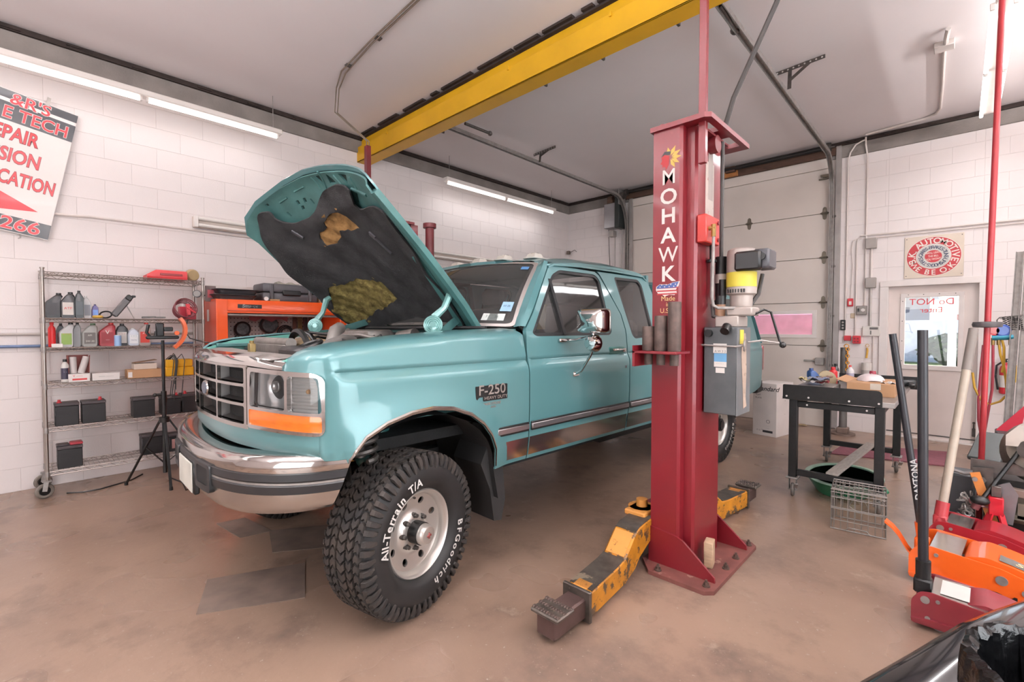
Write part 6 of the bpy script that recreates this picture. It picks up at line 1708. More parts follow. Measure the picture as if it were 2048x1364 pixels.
p = onX(540, 650, -5.78); disc(p.y, p.z, .10, 'larger black round disc hanging right of the first on the panel', -5.83)
t = thing('drive_belt', 'black looped drive belt hanging on the panel by the engine bay', 'belt', (-5.8, 2.25, 1.3))
p = onX(572, 665, -5.80)
for k in range(3): MB().torus((-5.82 + .015 * k, p.y, p.z), (1, 0, 0), .085 - .016 * k, .007, 28, 6).build('loop', BLACKP, t)
t = thing('drive_belt', 'black belt loop hanging below the left gauge disc', 'belt', (-5.8, 1.75, 1.2))
p = onX(487, 680, -5.80)
for k in range(2): MB().torus((-5.82 + .015 * k, p.y, p.z - .03), (1, 0, 0), .10 - .016 * k, .008, 28, 6).build('loop', BLACKP, t)
t = thing('belt_bundle', 'dark brown hanging belts at the right of the panel', 'belt', (-5.72, 2.45, 1.2))
for k in range(5):
    MB().box((-5.80 + .02 * k, 2.28 + .055 * k, 1.16), (-5.785 + .02 * k, 2.33 + .055 * k, 1.56), .004).build('strap', mat('strap_%d' % (k % 3), ('#5b3f35', '#6d5a35', '#3b302e')[k % 3], .7, var=.2), t)
t = thing('oil_rag', 'dull red rag hanging under the hutch header', 'rag', (-5.72, 2.0, 1.5))
MB().loft([[(-5.74 + .02 * sin(k), 1.78 + .06 * k, 1.57), (-5.72, 1.78 + .06 * k, 1.57), (-5.73, 1.79 + .058 * k, 1.52 - .02 * sin(k * 2))] for k in range(8)]).build('cloth', mat('rag_red', '#8d4f55', .9, var=.2), t)
# things on top of the hutch
for k, (dz, dy) in enumerate(((.003, 0), (.058, .02))):
    t = thing('drain_tray', ['black plastic tray at the bottom of the stack on the orange hutch', 'black plastic tray on top of the other tray on the orange hutch'][k], 'tray', (-5.6, 1.58 + dy, HZ + dz))
    MB().loft([[(-5.6 + a * w, 1.57 + dy + b * h, HZ + .002 + dz + z) for a, b in rnd([(-1, -1), (1, -1), (1, 1), (-1, 1)], .25)] for w, h, z in ((.17, .17, 0), (.185, .195, .04), (.20, .21, .046), (.195, .205, .052), (.165, .165, .012))]).build('pan', mat('tray_black', '#333234', .4, var=.1), t)
t = thing('tool_case', 'dark grey moulded carrying case with ribs on top of the orange hutch', 'case', (-5.62, 2.1, HZ))
MB().box((-5.76, 1.84, HZ + .004), (-5.46, 2.44, HZ + .10), .02, seg=2).box((-5.765, 1.835, HZ + .103), (-5.455, 2.445, HZ + .20), .025, seg=2).build('shell', mat('case_grey', '#4e4c50', .5, var=.08), t)
for y in (1.93, 2.35): MB().box((-5.47, y - .02, HZ + .01), (-5.445, y + .02, HZ + .19), .008).build('rib', MATS['case_grey'], t)
MB().box((-5.456, 2.04, HZ + .07), (-5.43, 2.24, HZ + .13), .01).build('handle', BLACKP, t)
t = thing('work_glove', 'pale grey cloth glove lying on top of the dark carrying case', 'glove', (-5.62, 2.15, HZ + .20))
MB().loft([[(-5.62 + .06 * cos(a), 2.03 + .035 * k, HZ + .203 + max(0, (.026 + .012 * sin(k * 1.7)) * sin(a))) for a in [pi * q / 6 for q in range(7)]] for k in range(8)]).build('cloth', mat('glove_grey', '#a39f93', .9, var=.1), t)
t = boxthing('parts_carton', 'tan cardboard box at the right end of the hutch top', 'carton', (-5.70, 2.465, HZ + .004), (-5.45, 2.66, HZ + .16), CARD)
MB().bar((-5.58, 2.47, HZ + .165), (-5.58, 2.62, HZ + .23), .2, .005).build('flap', CARD, t)
t = thing('pressure_gauge', 'small round white gauge on the hutch top in front of the case', 'gauge', (-5.41, 1.86, HZ))
MB().cyl((-5.42, 1.86, HZ + .026), (-5.40, 1.855, HZ + .026), .024, seg=18).build('case', GALV, t)
MB().cyl((-5.40, 1.855, HZ + .026), (-5.399, 1.8547, HZ + .026), .02, seg=18).build('dial', CARDW, t)
t = thing('chisel', 'small wood-handled tool lying beside the white gauge', 'tool', (-5.42, 1.95, HZ))
MB().cyl((-5.43, 1.90, HZ + .014), (-5.43, 2.0, HZ + .014), .012, seg=10).build('handle', mat('tool_wood', '#b28d62', .6, var=.1), t)
t = thing('wall_board', 'plain white board on the wall behind the orange hutch', 'board', (-5.92, 1.85, 1.5))
MB().box((-5.945, 1.34, 1.30), (-5.93, 2.28, 1.90), .002).build('panel', mat('board_white', '#ded5d0', .5, var=.02), t)
t = thing('warning_plate', 'small dark red plate hung by the right shelf post', 'sign', (-5.50, 1.33, 1.72))
MB().box((-5.56, 1.325, 1.70), (-5.548, 1.42, 1.86), .002).build('plate', mat('plate_dark', '#5d4a48', .5), t)
MB().box((-5.5479, 1.345, 1.74), (-5.547, 1.40, 1.82)).build('red_field', plastic('#9c3a42'), t)

# ---- fluorescent fixtures
def fixture_y(x, y0, y1, z, label, lit=True, xs=(0.0,), chains=True):
    t = thing('strip_light', label, 'light fixture', (x, (y0 + y1) / 2, z))
    w = .055 if len(xs) == 1 else .045
    MB().box((x - w, y0, z), (x + w, y1, z + .055), .006).build('housing', FIXW, t)
    ym = (y0 + y1) / 2
    for dx in xs:
        for a, b in ((y0 + .045, ym - .035), (ym + .035, y1 - .045)):
            MB().cyl((x + dx, a, z - .024), (x + dx, b, z - .024), .0165, seg=12).build('tube', LAMP if lit else LAMPOFF, t)
            for yy in (a - .012, b + .012): MB().cbox((x + dx, yy, z - .014), (.03, .02, .05), .003).build('lamp_holder', FIXW, t)
    if chains:
        for yy in (y0 + .08, y1 - .08): MB().cyl((x, yy, z + .055), (x, yy, ZC), .004, seg=6).build('chain', GALV, t)
    return t
fixture_y(-5.6, -2.92, -.44, 3.60, 'strip light nearest the camera along the left wall, outside the view')
fixture_y(-5.6, -.36, 2.10, 3.60, 'long lit strip light above the painted shop sign')
fixture_y(-5.6, 4.45, 7.06, 3.63, 'long lit strip light above the truck cab by the far corner')
fixture_y(.2, 4.95, 7.46, 3.80, 'twin-tube lit strip light under the ceiling at the upper right', xs=(-.06, .06))
fixture_y(-1.4, -1.4, 1.0, 3.42, 'unseen twin-tube strip light on the ceiling behind the camera', xs=(-.06, .06))  # unseen fixtures from here on, they carry the fill lamps
fixture_y(1.2, .4, 2.8, 3.42, 'unseen twin-tube strip light on the ceiling to the right of the camera', xs=(-.06, .06))
fixture_y(-3.4, -2.9, -.5, 3.42, 'unseen twin-tube strip light on the ceiling in front of the shelves', xs=(-.06, .06))
fixture_y(1.9, 4.0, 6.4, 3.42, 'added unseen twin-tube strip light beyond the right edge of the view', xs=(-.06, .06))  # extra fixture put out of view to brighten the far right side
def fixture_wall(y0, y1, z, label):
    t = thing('wall_strip_light', label, 'light fixture', (XL + .06, (y0 + y1) / 2, z))
    MB().box((XL + .004, y0, z - .06), (XL + .05, y1, z + .06), .006).build('housing', mat('fixture_cream', '#cfc2b8', .45, var=.05), t)
    for dz in (-.035, .035): MB().cyl((XL + .075, y0 + .04, z + dz), (XL + .075, y1 - .04, z + dz), .018, seg=12).build('tube', LAMPOFF, t)
    for yy in (y0 + .02, y1 - .02): MB().box((XL + .05, yy - .02, z - .06), (XL + .095, yy + .02, z + .06), .004).build('end_cap', FIXW, t)
fixture_wall(1.31, 3.75, 2.56, 'unlit two-tube wall light behind the raised hood')
fixture_wall(4.40, 6.8, 2.57, 'unlit two-tube wall light above the truck roof')
# conduits on the left wall
def conduit(name, label, pts, r, m, cat='pipe'):
    return tag(MB().tube(pts, r, 8).build(name, m), label, cat)
conduit('wall_conduit', 'white conduit running level from the shop sign to behind the hood', [(XL + .02, -.5, 2.455), (XL + .02, .35, 2.462), (XL + .02, .5, 2.475), (XL + .02, 3.7, 2.478)], .012, WCOND)
conduit('air_pipe', 'blue-grey air pipe on the left wall beside the shelf rack', [(XL + .03, -2, 1.27), (XL + .03, 1.3, 1.27)], .013, mat('pipe_blue', '#64789a', .4, .2))
conduit('wall_conduit', 'grey conduit just above the blue air pipe', [(XL + .02, -2, 1.375), (XL + .02, 1.3, 1.375)], .012, GREYP)
t = thing('wall_camera', 'small grey security camera in the far room corner', 'camera', (XL + .05, YB - .06, 2.95))
MB().cbox((XL + .06, YB - .08, 2.99), (.06, .07, .07), .006).build('body', mat('camera_grey', '#75695f', .5), t)
MB().tube([(XL + .1, YB - .06, 3.0), (XL + .18, YB - .03, 3.04), (XL + .22, YB - .02, 3.0)], .005, 6).build('lead', BLACKP, t)

# ---- painted sign on the left wall
SGA = radians(-10.8)
su, sv = V((0, cos(SGA), sin(SGA))), V((0, -sin(SGA), cos(SGA)))
TRc = V((-5.905, .43, 3.38))
t = thing('shop_sign', 'tilted white shop sign with red lettering high on the left wall', 'sign', TRc - sv * 1.19)
SW, SHh = 1.9, 1.19
def spt(u, v, d=0): return TRc + su * u + sv * v + V((d, 0, 0))
def quad(u0, v0, u1, v1, d, nm, m):
    MB().loft([[spt(u0, v0, d), spt(u1, v0, d), spt(u1, v1, d), spt(u0, v1, d)], [spt(u0, v0, d - .0006), spt(u1, v0, d - .0006), spt(u1, v1, d - .0006), spt(u0, v1, d - .0006)]]).build(nm, m, t, 0)
MB().loft([[spt(u, v, d) for u, v in ((-SW, -SHh), (0, -SHh), (0, 0), (-SW, 0))] for d in (-.02, 0)]).build('board', mat('sign_white', '#e6ddd9', .25, var=.02, coat=.3), t)
SBL = mat('sign_charcoal', '#46474b', .22, var=.06, coat=.4); SRD = mat('sign_red', '#d03c44', .3, var=.03, coat=.3); SWH = mat('sign_outline_white', '#efe8e4', .3); SDK = mat('sign_outline_dark', '#6a3236', .4)
quad(-SW, -.075, 0, -.005, .0006, 'dark_band', SBL); quad(-SW, -.262, 0, -.105, .0006, 'dark_band', SBL); quad(-SW, -1.185, 0, -1.055, .0006, 'dark_band', SBL)
def sline(s, right, base, size, sx, outline, bold=.018):
    for nm, m, d, b in (('letter_outline', outline, .0012, bold + .022), ('lettering', SRD, .002, bold - .002)):
        mb = MB(); mb.text(s, spt(-right, base), su, sv, size, depth=d, align='RIGHT', sx=sx, bold=b); mb.build(nm, m, t, 0)
sline("&R'S", .17, -.108, .135, 1.0, SWH)
sline('E TECH', .035, -.238, .145, .86, SWH)
sline('EPAIR', .20, -.415, .165, .66, SDK)
sline('SSION', .155, -.60, .165, .66, SDK)
sline('BRICATION', .03, -.79, .165, .56, SDK)
sline('266', .06, -1.165, .15, 1.1, SWH)
MB().loft([[spt(u, v, d) for u, v in ((-.10, -.965), (-.40, -.845), (-.40, -.895), (-.9, -.895), (-.9, -1.03), (-.40, -1.03))] for d in (.0005, .001)]).build('arrow', SRD, t, 0)
MB().loft([[spt(u, v, d) for u, v in ((-.215, -.02), (-.19, -.02), (-.19, .06), (-.215, .06))] for d in (.002, .005)]).build('hanger_strap', GALV, t)
MB().tube([spt(-.17, -SHh, -.01), spt(-.165, -SHh - .03, -.01), spt(-.18, -SHh - .04, -.01)], .004, 6).build('lower_hook', GALV, t)
# ================================================================== RIGHT SIDE: bench, jacks, wall gear
# ---- rolling bench
BENCH = mat('bench_black_steel', '#121212', .5, .1, var=.35, vs=40, bump=.15, bs=250)
TOPG = mat('bench_top_steel', '#a09a96', .35, .5, var=.1, vs=8)
BX0, BX1, BY0, BY1 = -1.06, -.33, 4.50, 6.02
t = thing('work_bench', 'black steel rolling bench with a grey top and raised side panels', 'work bench', (-.7, 5.25, 0))
MB().box((BX0, BY0 + .005, .825), (BX1, BY1, .865), .003).build('bench_top', TOPG, t)
for y0, y1, x0, x1, nm in ((BY0 - .012, BY0 + .002, -1.075, -.405, 'front'), (BY1, BY1 + .014, -1.05, -.23, 'back')):
    p = MB().prism(rnd([(x0, .83), (x1, .83), (x1, .952), (x0, .952)], [0, 0, .04, .01]), (0, y0, 0), (1, 0, 0), (0, 0, 1), (0, y1 - y0, 0)).build('side_board', BENCH, t)
    if nm == 'front':
        for x in (-1.045, -.885, -.61, -.425): MB().cyl((x, y0, .855), (x, y0 - .004, .855), .0075, seg=10).build('rivet', CARDW, p)
for x in (-1.0, -.42):
    for y in (BY0 + .035, BY1 - .05):
        MB().box((x - .03, y - .03, .17), (x + .03, y + .03, .825), .003).build('leg', BENCH, t)
        c = MB().torus((x, y, .055), (1, .2, 0), .042, .014, 20, 8).build('caster', mat('caster_tyre', '#77716c', .6, var=.1), t)
        MB().cyl((x - .01, y, .055), (x + .01, y, .055), .03, seg=12).build('caster_hub', GALV, c)
        MB().box((x - .045, y - .05, .155), (x + .045, y + .05, .168), .003).bar((x - .026, y, .05), (x - .026, y, .155), .005, .04, up=(0, 1, 0)).bar((x + .026, y, .05), (x + .026, y, .155), .005, .04, up=(0, 1, 0)).cyl((x - .035, y, .055), (x + .035, y, .055), .008, seg=8).build('caster_fork', GALV, c)
        MB().bar((x + .03, y - .05, .09), (x + .045, y - .085, .13), .03, .006).build('caster_brake', GALV, c)
for z in (.21, .79):
    for y in (BY0 + .035, BY1 - .05): MB().box((-.97, y - .02, z - .025), (-.45, y + .02, z + .025), .003).build('cross_rail', BENCH, t)
    for x in (-1.0, -.42):
        if z > .5: MB().box((x - .02, BY0 + .07, z - .025), (x + .02, BY1 - .08, z + .025), .003).build('long_rail', BENCH, t)
for x in (-.9, -.5): MB().cyl((x, BY0 + .014, .79), (x, BY0 + .010, .79), .007, seg=10).build('rivet', CARDW, t)
t = MB().bar((-.72, 4.52, .2465), (-.62, 6.0, .2465), .085, .018, bev=.002).build('plank', mat('grey_plank', '#a79d95', .8, var=.12, vs=10, stretch=(6, 1, 6)))
tag(t, 'grey wooden plank laid slanting across the lower rails of the bench', 'plank')
# green drain pan
t = thing('drain_pan', 'green plastic oval drain pan on the floor under the bench', 'pan', (-.71, 5.0, 0))
GRN = mat('green_plastic', '#2f8a62', .3, var=.06, coat=.3)
MB().loft([[(-.71 + a * cos(k), 5.0 + b * sin(k), z) for k in [2 * pi * q / 40 for q in range(40)]] for a, b, z in ((.20, .30, .004), (.27, .40, .12), (.285, .42, .128), (.25, .375, .125), (.19, .29, .02))]).build('bowl', GRN, t, 50)
MB().loft([[(-.71 + a * cos(k), 5.0 + b * sin(k), z) for k in [2 * pi * q / 40 for q in range(40)]] for a, b, z in ((.272, .402, .126), (.286, .422, .132), (.286, .422, .138), (.25, .378, .138), (.25, .378, .126))]).build('rim', mat('pale_green_plastic', '#9fc2ad', .3, var=.05), t, 50)
MB().tube([(-.45, 4.85, .12), (-.40, 4.80, .125), (-.385, 4.74, .125), (-.41, 4.68, .12), (-.47, 4.70, .12)], .014, 8).build('handle', GRN, t)
# wire milk crate
t = thing('wire_crate', 'small grey wire milk crate standing by the bench leg', 'crate', (-.49, 4.10, 0))
CW = mat('crate_wire', '#8d8782', .4, .6, var=.1)
FRAME = M.Translation((-.495, 4.13, 0)) @ M.Rotation(radians(6), 4, 'Z')
def loop(mb, w, d, z, r=.005): mb.tube([(-w, -d, z), (w, -d, z), (w, d, z), (-w, d, z)], r, 6, closed=True)
w_, d_, hh = .155, .135, .285
mb = MB()
for z, r in ((.006, .005), (hh, .0055)): loop(mb, w_, d_, z, r)
mb.build('rim_wire', CW, t)
mb = MB()
for z in (.07, .15, .16, .23, .265): loop(mb, w_ + .001, d_ + .001, z, .0032)
mb.build('band_wire', CW, t, kind='stuff')
mb = MB()
for k in range(8):
    x = -w_ + 2 * w_ * (k + .5) / 8
    for s in (-1, 1): mb.tube([(x, s * d_, .006), (x, s * d_, hh)], .003, 5)
    y = -d_ + 2 * d_ * (k + .5) / 8
    for s in (-1, 1): mb.tube([(s * w_, y, .006), (s * w_, y, hh)], .003, 5)
for k in range(11):
    x = -w_ + 2 * w_ * (k + .5) / 11; mb.tube([(x, -d_, hh - .01), (x, d_, hh - .01)], .0032, 5)
for k in range(3):
    y = -d_ + 2 * d_ * (k + .5) / 3; mb.tube([(-w_, y, hh - .004), (w_, y, hh - .004)], .0032, 5)
mb.build('grid_wire', CW, t, kind='stuff')
mb = MB()
mb.tube([(-w_, -d_, .006), (-.07, -d_, .006), (-.05, -d_ - .005, .03), (.05, -d_ - .005, .03), (.07, -d_, .006), (w_, -d_, .006)], .0045, 6)
mb.tube([(-.06, d_, .10), (-.03, d_, .16), (.03, d_, .16), (.06, d_, .10), (0, d_, .06), (-.06, d_, .10)], .0035, 5)
mb.build('handle_wire', CW, t)
FRAME = M.Identity(4)
# things on the bench
ZB = .8655
def gz(px, py): return onZ(px, py, ZB)
def bench_jug():
    t = thing('oil_jug', 'blue oil jug with a pale blue label on the bench', 'bottle', (-.95, 5.05, ZB), radians(-50))
    global FRAME
    FRAME = wm(t); mb = MB(); nx, nz_ = shape_jug(mb, .115, .19, .07, -.55, .016, .5)
    mb.build('body', plastic('#3a5a94'), t, 50); MB().cyl((0, nx, nz_ - .004), (0, nx, .195), .017, seg=14).build('cap', plastic('#2c4880'), t)
    MB().box((.034, -.045, .02), (.0362, .045, .10)).build('label', plastic('#6fa0c4', .5), t); FRAME = M.Identity(4)
bench_jug()
def rb(lab, x, y, r, h, c, lc, cap, **k): return roundb('bottle', lab, 0, 0, 0, h, x, c, lc, cap, zbase=ZB, y=y, r=r, **k)
rb('bright red plastic bottle on the bench beside a black one', -.90, 5.62, .038, .175, '#cf2f33', None, '#c8282c')
rb('black plastic bottle just behind the red bottle on the bench', -.90, 5.76, .03, .20, '#232224', '#cfc9c4', '#151515')
rb('white spray can with a red tip at the back of the bench', -.76, 5.62, .032, .20, '#d8d2d2', '#a8a2b4', '#c03a3c', cat='spray can', capr=.35)
t = thing('glue_cone', 'small clear pointed nozzle bottle at the left of the bench', 'bottle', (-1.0, 4.95, ZB))
MB().lathe([(.02, 0), (.022, .01), (.018, .03), (.004, .07), (.003, .075)], (-1.02, 4.98, ZB), seg=14).build('body', plastic('#cfc8b4'), t)
t = thing('sanding_disc', 'round tan disc leaning behind the blue jug on the bench', 'disc', (-.90, 5.3, ZB))
MB().lathe([(.001, 0), (.075, 0), (.085, .012), (.075, .03), (.001, .035)], (-.90, 5.28, ZB + .075), (.5, -1, .35), 28).build('disc', mat('disc_tan', '#a89678', .7, var=.08), t)
t = boxthing('open_carton', 'open cardboard box full of wrapped parts on the bench', 'carton', (-.68, 4.86, ZB), (-.36, 5.40, ZB + .105), CARD, rz=radians(0))
MB().box((-.52, 4.858, ZB + .055), (-.45, 4.8595, ZB + .105)).build('tape', mat('tape_pale', '#d8cabb', .5), t)
MB().bar((-.68, 5.13, ZB + .10), (-.76, 5.13, ZB + .125), .5, .004).build('flap', CARD, t)
t = thing('plastic_wrap', 'pinkish white bag bulging out of the cardboard box', 'bag', (-.52, 5.1, ZB + .105))
random.seed(17)
MB().loft([[(-.55 + .10 * s * cos(a), 5.16 + .15 * s * sin(a), ZB + .108 + hgt * .8 + random.uniform(-.006, .006)) for a in [2 * pi * q / 18 for q in range(18)]] for s, hgt in ((1, 0), (.92, .02), (.7, .045), (.4, .06), (.1, .065))]).build('wrap', mat('bag_pink_white', '#e6d5d6', .4, var=.06), t, 60)
t = thing('screw_lid', 'dark red screw cap lying on the bag in the cardboard box', 'cap', (-.52, 5.2, ZB + .17))
MB().cyl((-.54, 5.2, ZB + .160), (-.54, 5.2, ZB + .185), .026, .022, seg=16).build('cap', plastic('#8f2a3c'), t)
t = thing('paper', 'white crumpled paper on the right rim of the cardboard box', 'paper', (-.42, 4.98, ZB + .105))
MB().loft([[(-.46 + .02 * k, 4.92 + .05 * j, ZB + .108 + .012 * sin(k * 1.9 + j)) for k in range(7)] for j in range(4)], closed=False).build('sheet', CARDW, t)
t = thing('impact_tool', 'black power tool lying at the far end of the bench', 'tool', (-.36, 5.8, ZB))
MB().bar((-.42, 5.80, ZB + .035), (-.28, 5.86, ZB + .04), .06, .06, bev=.012).bar((-.32, 5.84, ZB + .04), (-.30, 5.74, ZB + .02), .045, .035, bev=.008).build('body', BLACKP, t)
t = thing('parts_tray', 'shallow grey tray heaped with tools and papers on the bench', 'tray', (-.87, 4.88, ZB))
MB().box((-1.0, 4.62, ZB), (-.74, 4.97, ZB + .074), .004).build('tray', mat('tray_steel', '#8d8783', .4, .4), t)
random.seed(19)
for k in range(8):
    x, y = random.uniform(-.95, -.80), random.uniform(4.70, 4.88)
    lab, c, cat, nm = [('steel wrench lying among the clutter at the front of the bench', '#8d8884', 'tool', 'wrench'), ('red plastic bag folded on the front of the bench', '#a4414a', 'bag', 'plastic_bag'), ('white envelope on the clutter pile of the bench', '#ddd6d2', 'paper', 'envelope'), ('dark grey shop cloth at the front edge of the bench', '#4a4a50', 'cloth', 'shop_cloth'),
                   ('yellow slip of paper on the clutter pile of the bench', '#d8c796', 'paper', 'paper_slip'), ('blue-grey folded wrapper near the middle of the bench', '#7f87a0', 'wrapper', 'wrapper'), ('long black screwdriver lying on the bench', '#232325', 'tool', 'screwdriver'), ('brown wooden stick lying at the left of the bench', '#7a5a4c', 'stick', 'stick')][k]
    a = random.uniform(0, pi)
    z0 = ZB + .076 + .007 * k
    t = thing(nm, lab, cat, (x, y, z0))
    if cat in ('tool', 'stick'):
        d = V((cos(a), sin(a), 0)) * .11
        MB().bar(V((x, y, z0 + .008)) - d, V((x, y, z0 + .008)) + d, .02 if nm != 'screwdriver' else .014, .014, bev=.003).build('shaft', plastic(c), t)
        MB().bar(V((x, y, z0 + .01)) + d * .5, V((x, y, z0 + .01)) + d * 1.15, .028, .02, bev=.005).build('handle', plastic(c), t)
    else:
        MB().loft([[(x + cos(a) * (.02 * i - .08) - sin(a) * (.03 * j - .06), y + sin(a) * (.02 * i - .08) + cos(a) * (.03 * j - .06), z0 + .02 + .012 * sin(i * 1.3 + j * 1.7 + k)) for i in range(9)] for j in range(5)], closed=False).build('sheet', plastic(c, .5), t, 60)
# ---- white carton by the overhead door
t = thing('appliance_carton', 'tall white carton with black script lettering by the garage door', 'carton', (-1.80, 7.03, 0), radians(-12))
FRAME = wm(t)
MB().box((-.155, -.22, 0), (.155, .22, .70), .003).build('carton', CARDW, t)
INK = mat('carton_ink', '#2b2a2c', .6)
wtext('carton_lettering', [('Standard', .03, .60, .085, {'shear': .3, 'bold': .012}), ('FLAT', -.08, .53, .03), ('PLATE', -.08, .49, .03)], INK, t, (0, -.2212, 0), (1, 0, 0), (0, 0, 1))
MB().box((-.02, -.2212, .045), (.11, -.2206, .075)).build('print_bar', INK, t, 0)
wtext('carton_lettering', [('O', .05, .17, .07), ('-- --- --', .05, .13, .02), ('------', .05, .10, .02), ('n u *', -.06, .06, .04)], mat('ink_grey', '#8d8888', .6), t, (0, -.2212, 0), (1, 0, 0), (0, 0, 1))
wtext('carton_lettering', [('Standard', 0, .50, .05, {'shear': .3}), ('o', -.0, .46, .03), ('-- -', 0, .28, .03)], INK, t, (.1562, 0, 0), (0, 1, 0), (0, 0, 1))
FRAME = M.Identity(4)
# door mats
MAT = mat('maroon_mat', '#7a4650', .95, var=.15, vs=30, bump=.4, bs=200)
for i, (pts, lab) in enumerate(((((1688, 889), (1905, 906), (1893, 934), (1660, 908)), 'maroon mat on the floor in front of the white door'),)):
    q = [onZ(*p, 0) for p in pts]
    o = MB().loft([[V((p.x, p.y, .001)) for p in q], [V((p.x, p.y, .012)) for p in q]]).build('door_mat', MAT); tag(o, lab, 'mat')
# dark rubber pads on the floor below the truck
PADR = mat('rubber_mat_dark', '#7d6b60', .7, var=.2, vs=6)
for pts, lab in ((((392, 1230), (415, 1160), (610, 1126), (610, 1196)), 'thin dark floor sheet nearest the camera in front of the tyre'), (((545, 1106), (538, 1062), (660, 1050), (655, 1095)), 'thin dark floor sheet under the front bumper beside the tyre'), (((432, 1048), (490, 1036), (545, 1062), (480, 1076)), 'small dark floor tile left of the other sheets below the bumper')):
    q = [onZ(*p, 0) for p in pts]
    o = MB().loft([[V((p.x, p.y, .0008)) for p in q], [V((p.x, p.y, .004)) for p in q]]).build('floor_sheet', PADR); tag(o, lab, 'mat')

# ---- floor jacks
JO = mat('jack_orange', '#f0661f', .35, var=.05, coat=.4)
JR = mat('jack_red', '#a3212e', .35, var=.12, vs=5, coat=.4)
JM = mat('jack_maroon', '#8a2632', .38, var=.15, vs=5, coat=.3)
SHEETM = mat('jack_silver_sheet', '#c5bfba', .22, .9, var=.08, vs=7)
def jack(loc, rz, label, col, s, hcol, hbase, htop, w=.15, txt_=None, collar=None, hr=.019, L=.70, cov_=.175):
    t = thing('floor_jack', label, 'jack', loc, rz)
    global FRAME
    FRAME = wm(t)
    prof = [(0, .02), (0, .13), (.03, .175), (.07, .185), (.30, .165), (.38, .14), (.52, .10), (L, .075), (L, .025), (.50, .02), (.32, .04), (.22, .025), (.12, .02)]
    prof = [(x * s, z * s) for x, z in prof]
    for sy in (-1, 1):
        p = MB().prism(rnd(prof, .012 * s, 2), (0, sy * w - .004, 0), (1, 0, 0), (0, 0, 1), (0, .008, 0)).build('side_plate', col, t)
        for x, z, r in ((.05, .145, .017), (.095, .152, .008), (.30, .118, .019), (.37, .09, .013), (.06, .06, .010)):
            MB().cyl((x * s, sy * (w + .004), z * s), (x * s, sy * (w + .011), z * s), r * s, seg=16).build('bolt', GALV, p)
        MB().prism([(.0, .045), (.06, .06), (.22, .06), (.24, .045), (.22, .035), (.02, .03)], (0, sy * w - .012 if sy > 0 else -w - .018, 0), (s, 0, 0), (0, 0, s), (0, .03, 0)).build('foot_rail', col, t)
    MB().loft([[(x * s, y, z * s) for y, z in ((-w, zz), (w, zz), (w, zz - .008), (-w, zz - .008))] for x, zz in ((.07, .178), (.12, .176), (cov_, .172))]).build('cover_plate', SHEETM, t)
    MB().box((.02 * s, -w, .03 * s), (.06 * s, w, .11 * s), .004).cyl((.10 * s, 0, .10 * s), (.38 * s, 0, .10 * s), .04 * s, seg=16).build('power_unit', DGALV, t)
    # lifting arm
    a = w * .86
    prof2 = [(.17, .12), (.185, .172), (.25, .190), (.33, .175), (.50, .125), (.70, .105), (.82, .11), (.82, .06), (.70, .055), (.5, .075), (.3, .10)]
    ar = MB().prism(rnd([(x * s, z * s) for x, z in prof2], .012 * s, 2), (0, -a, 0), (1, 0, 0), (0, 0, 1), (0, 2 * a, 0)).build('lift_arm', col, t)
    MB().cyl((.78 * s, 0, .11 * s), (.78 * s, 0, .14 * s), .045 * s, seg=18).build('saddle', DGALV, t)
    for sy in (-1, 1):
        MB().cyl((L * s - .05, sy * (w + .005), .045), (L * s - .05, sy * (w + .035), .045), .045, seg=18).build('front_wheel', GALV, t)
        MB().cyl((.10 * s, sy * (w * .8), .03), (.10 * s, sy * (w * .8) + .02, .03), .03, seg=16).build('rear_caster', GALV, t)
    # handle
    hb, ht = V(hbase), V(htop); d = (ht - hb).normalized()
    MB().cbox((hb.x, hb.y, hb.z - .02), (.07, .07, .07), .008).cyl(hb - d * .03, hb + d * .10, hr * 1.45, seg=14).build('yoke', col if collar is None else collar, t)
    MB().cyl(hb + d * .06, ht, hr, seg=16).build('handle', hcol, t)
    if txt_ == 'orange':
        mb = MB(); mb.text('DAYTONA', (.30, -w - .0075, .018), (1, 0, -.02), (.0, 0, 1), .088, depth=.001, align='LEFT', bold=.035, shear=.35); mb.build('side_lettering', BLACKP, t, 0)
        q = [(.29, .1855), (.33, .1765), (.40, .156), (.50, .1265)]
        MB().loft([[(x * s, y, z * s + .0015) for y in (-a * .82, -a * .15)] for x, z in q], closed=False).build('arm_decal', mat('decal_grey', '#6f6a66', .4), t, 0)
        mb = MB(); mb.text('SUPER DUTY', (.335 * s, -a * .66, .1755 * s + .003), (1, 0, -.29), (0, 1, 0), .062, depth=.0008, align='LEFT', bold=.03, shear=.25); mb.build('decal_lettering', mat('decal_cream', '#e4cfa8', .4), t, 0)
        MB().loft([[(x, y, z + q) for y, q in ((-.03, 0), (.03, 0), (.03, .012), (-.03, .012))] for x, z in ((.0, .085), (-.03, .12), (-.07, .19), (-.10, .225), (-.135, .25))]).build('foot_pedal', col, t, 50)
    FRAME = M.Identity(4)
    return t
def loc_of(t, p): return wm(t).inverted() @ V(p)
def jk(loc, rz, label, col, s, hcol, hb, ht, **k):
    Mi = (M.Translation(V(loc)) @ M.Rotation(rz, 4, 'Z')).inverted()
    return jack(loc, rz, label, col, s, hcol, Mi @ V(hb), Mi @ V(ht), **k)
PIPEK = mat('jack_handle_black', '#2a2a2e', .38, .2, var=.1, vs=10)
PIPEC = mat('jack_handle_cream', '#b8ab9b', .4, var=.1, vs=8, wear='#6d6058', ws=26, wt=.69)
j1 = jk((-.165, 3.62, 0), radians(-5), 'bright orange floor jack with a leaning black handle', JO, 1.22, PIPEK, (-.125, 3.60, .20), (-.285, 3.62, 1.395), txt_='orange', w=.16)
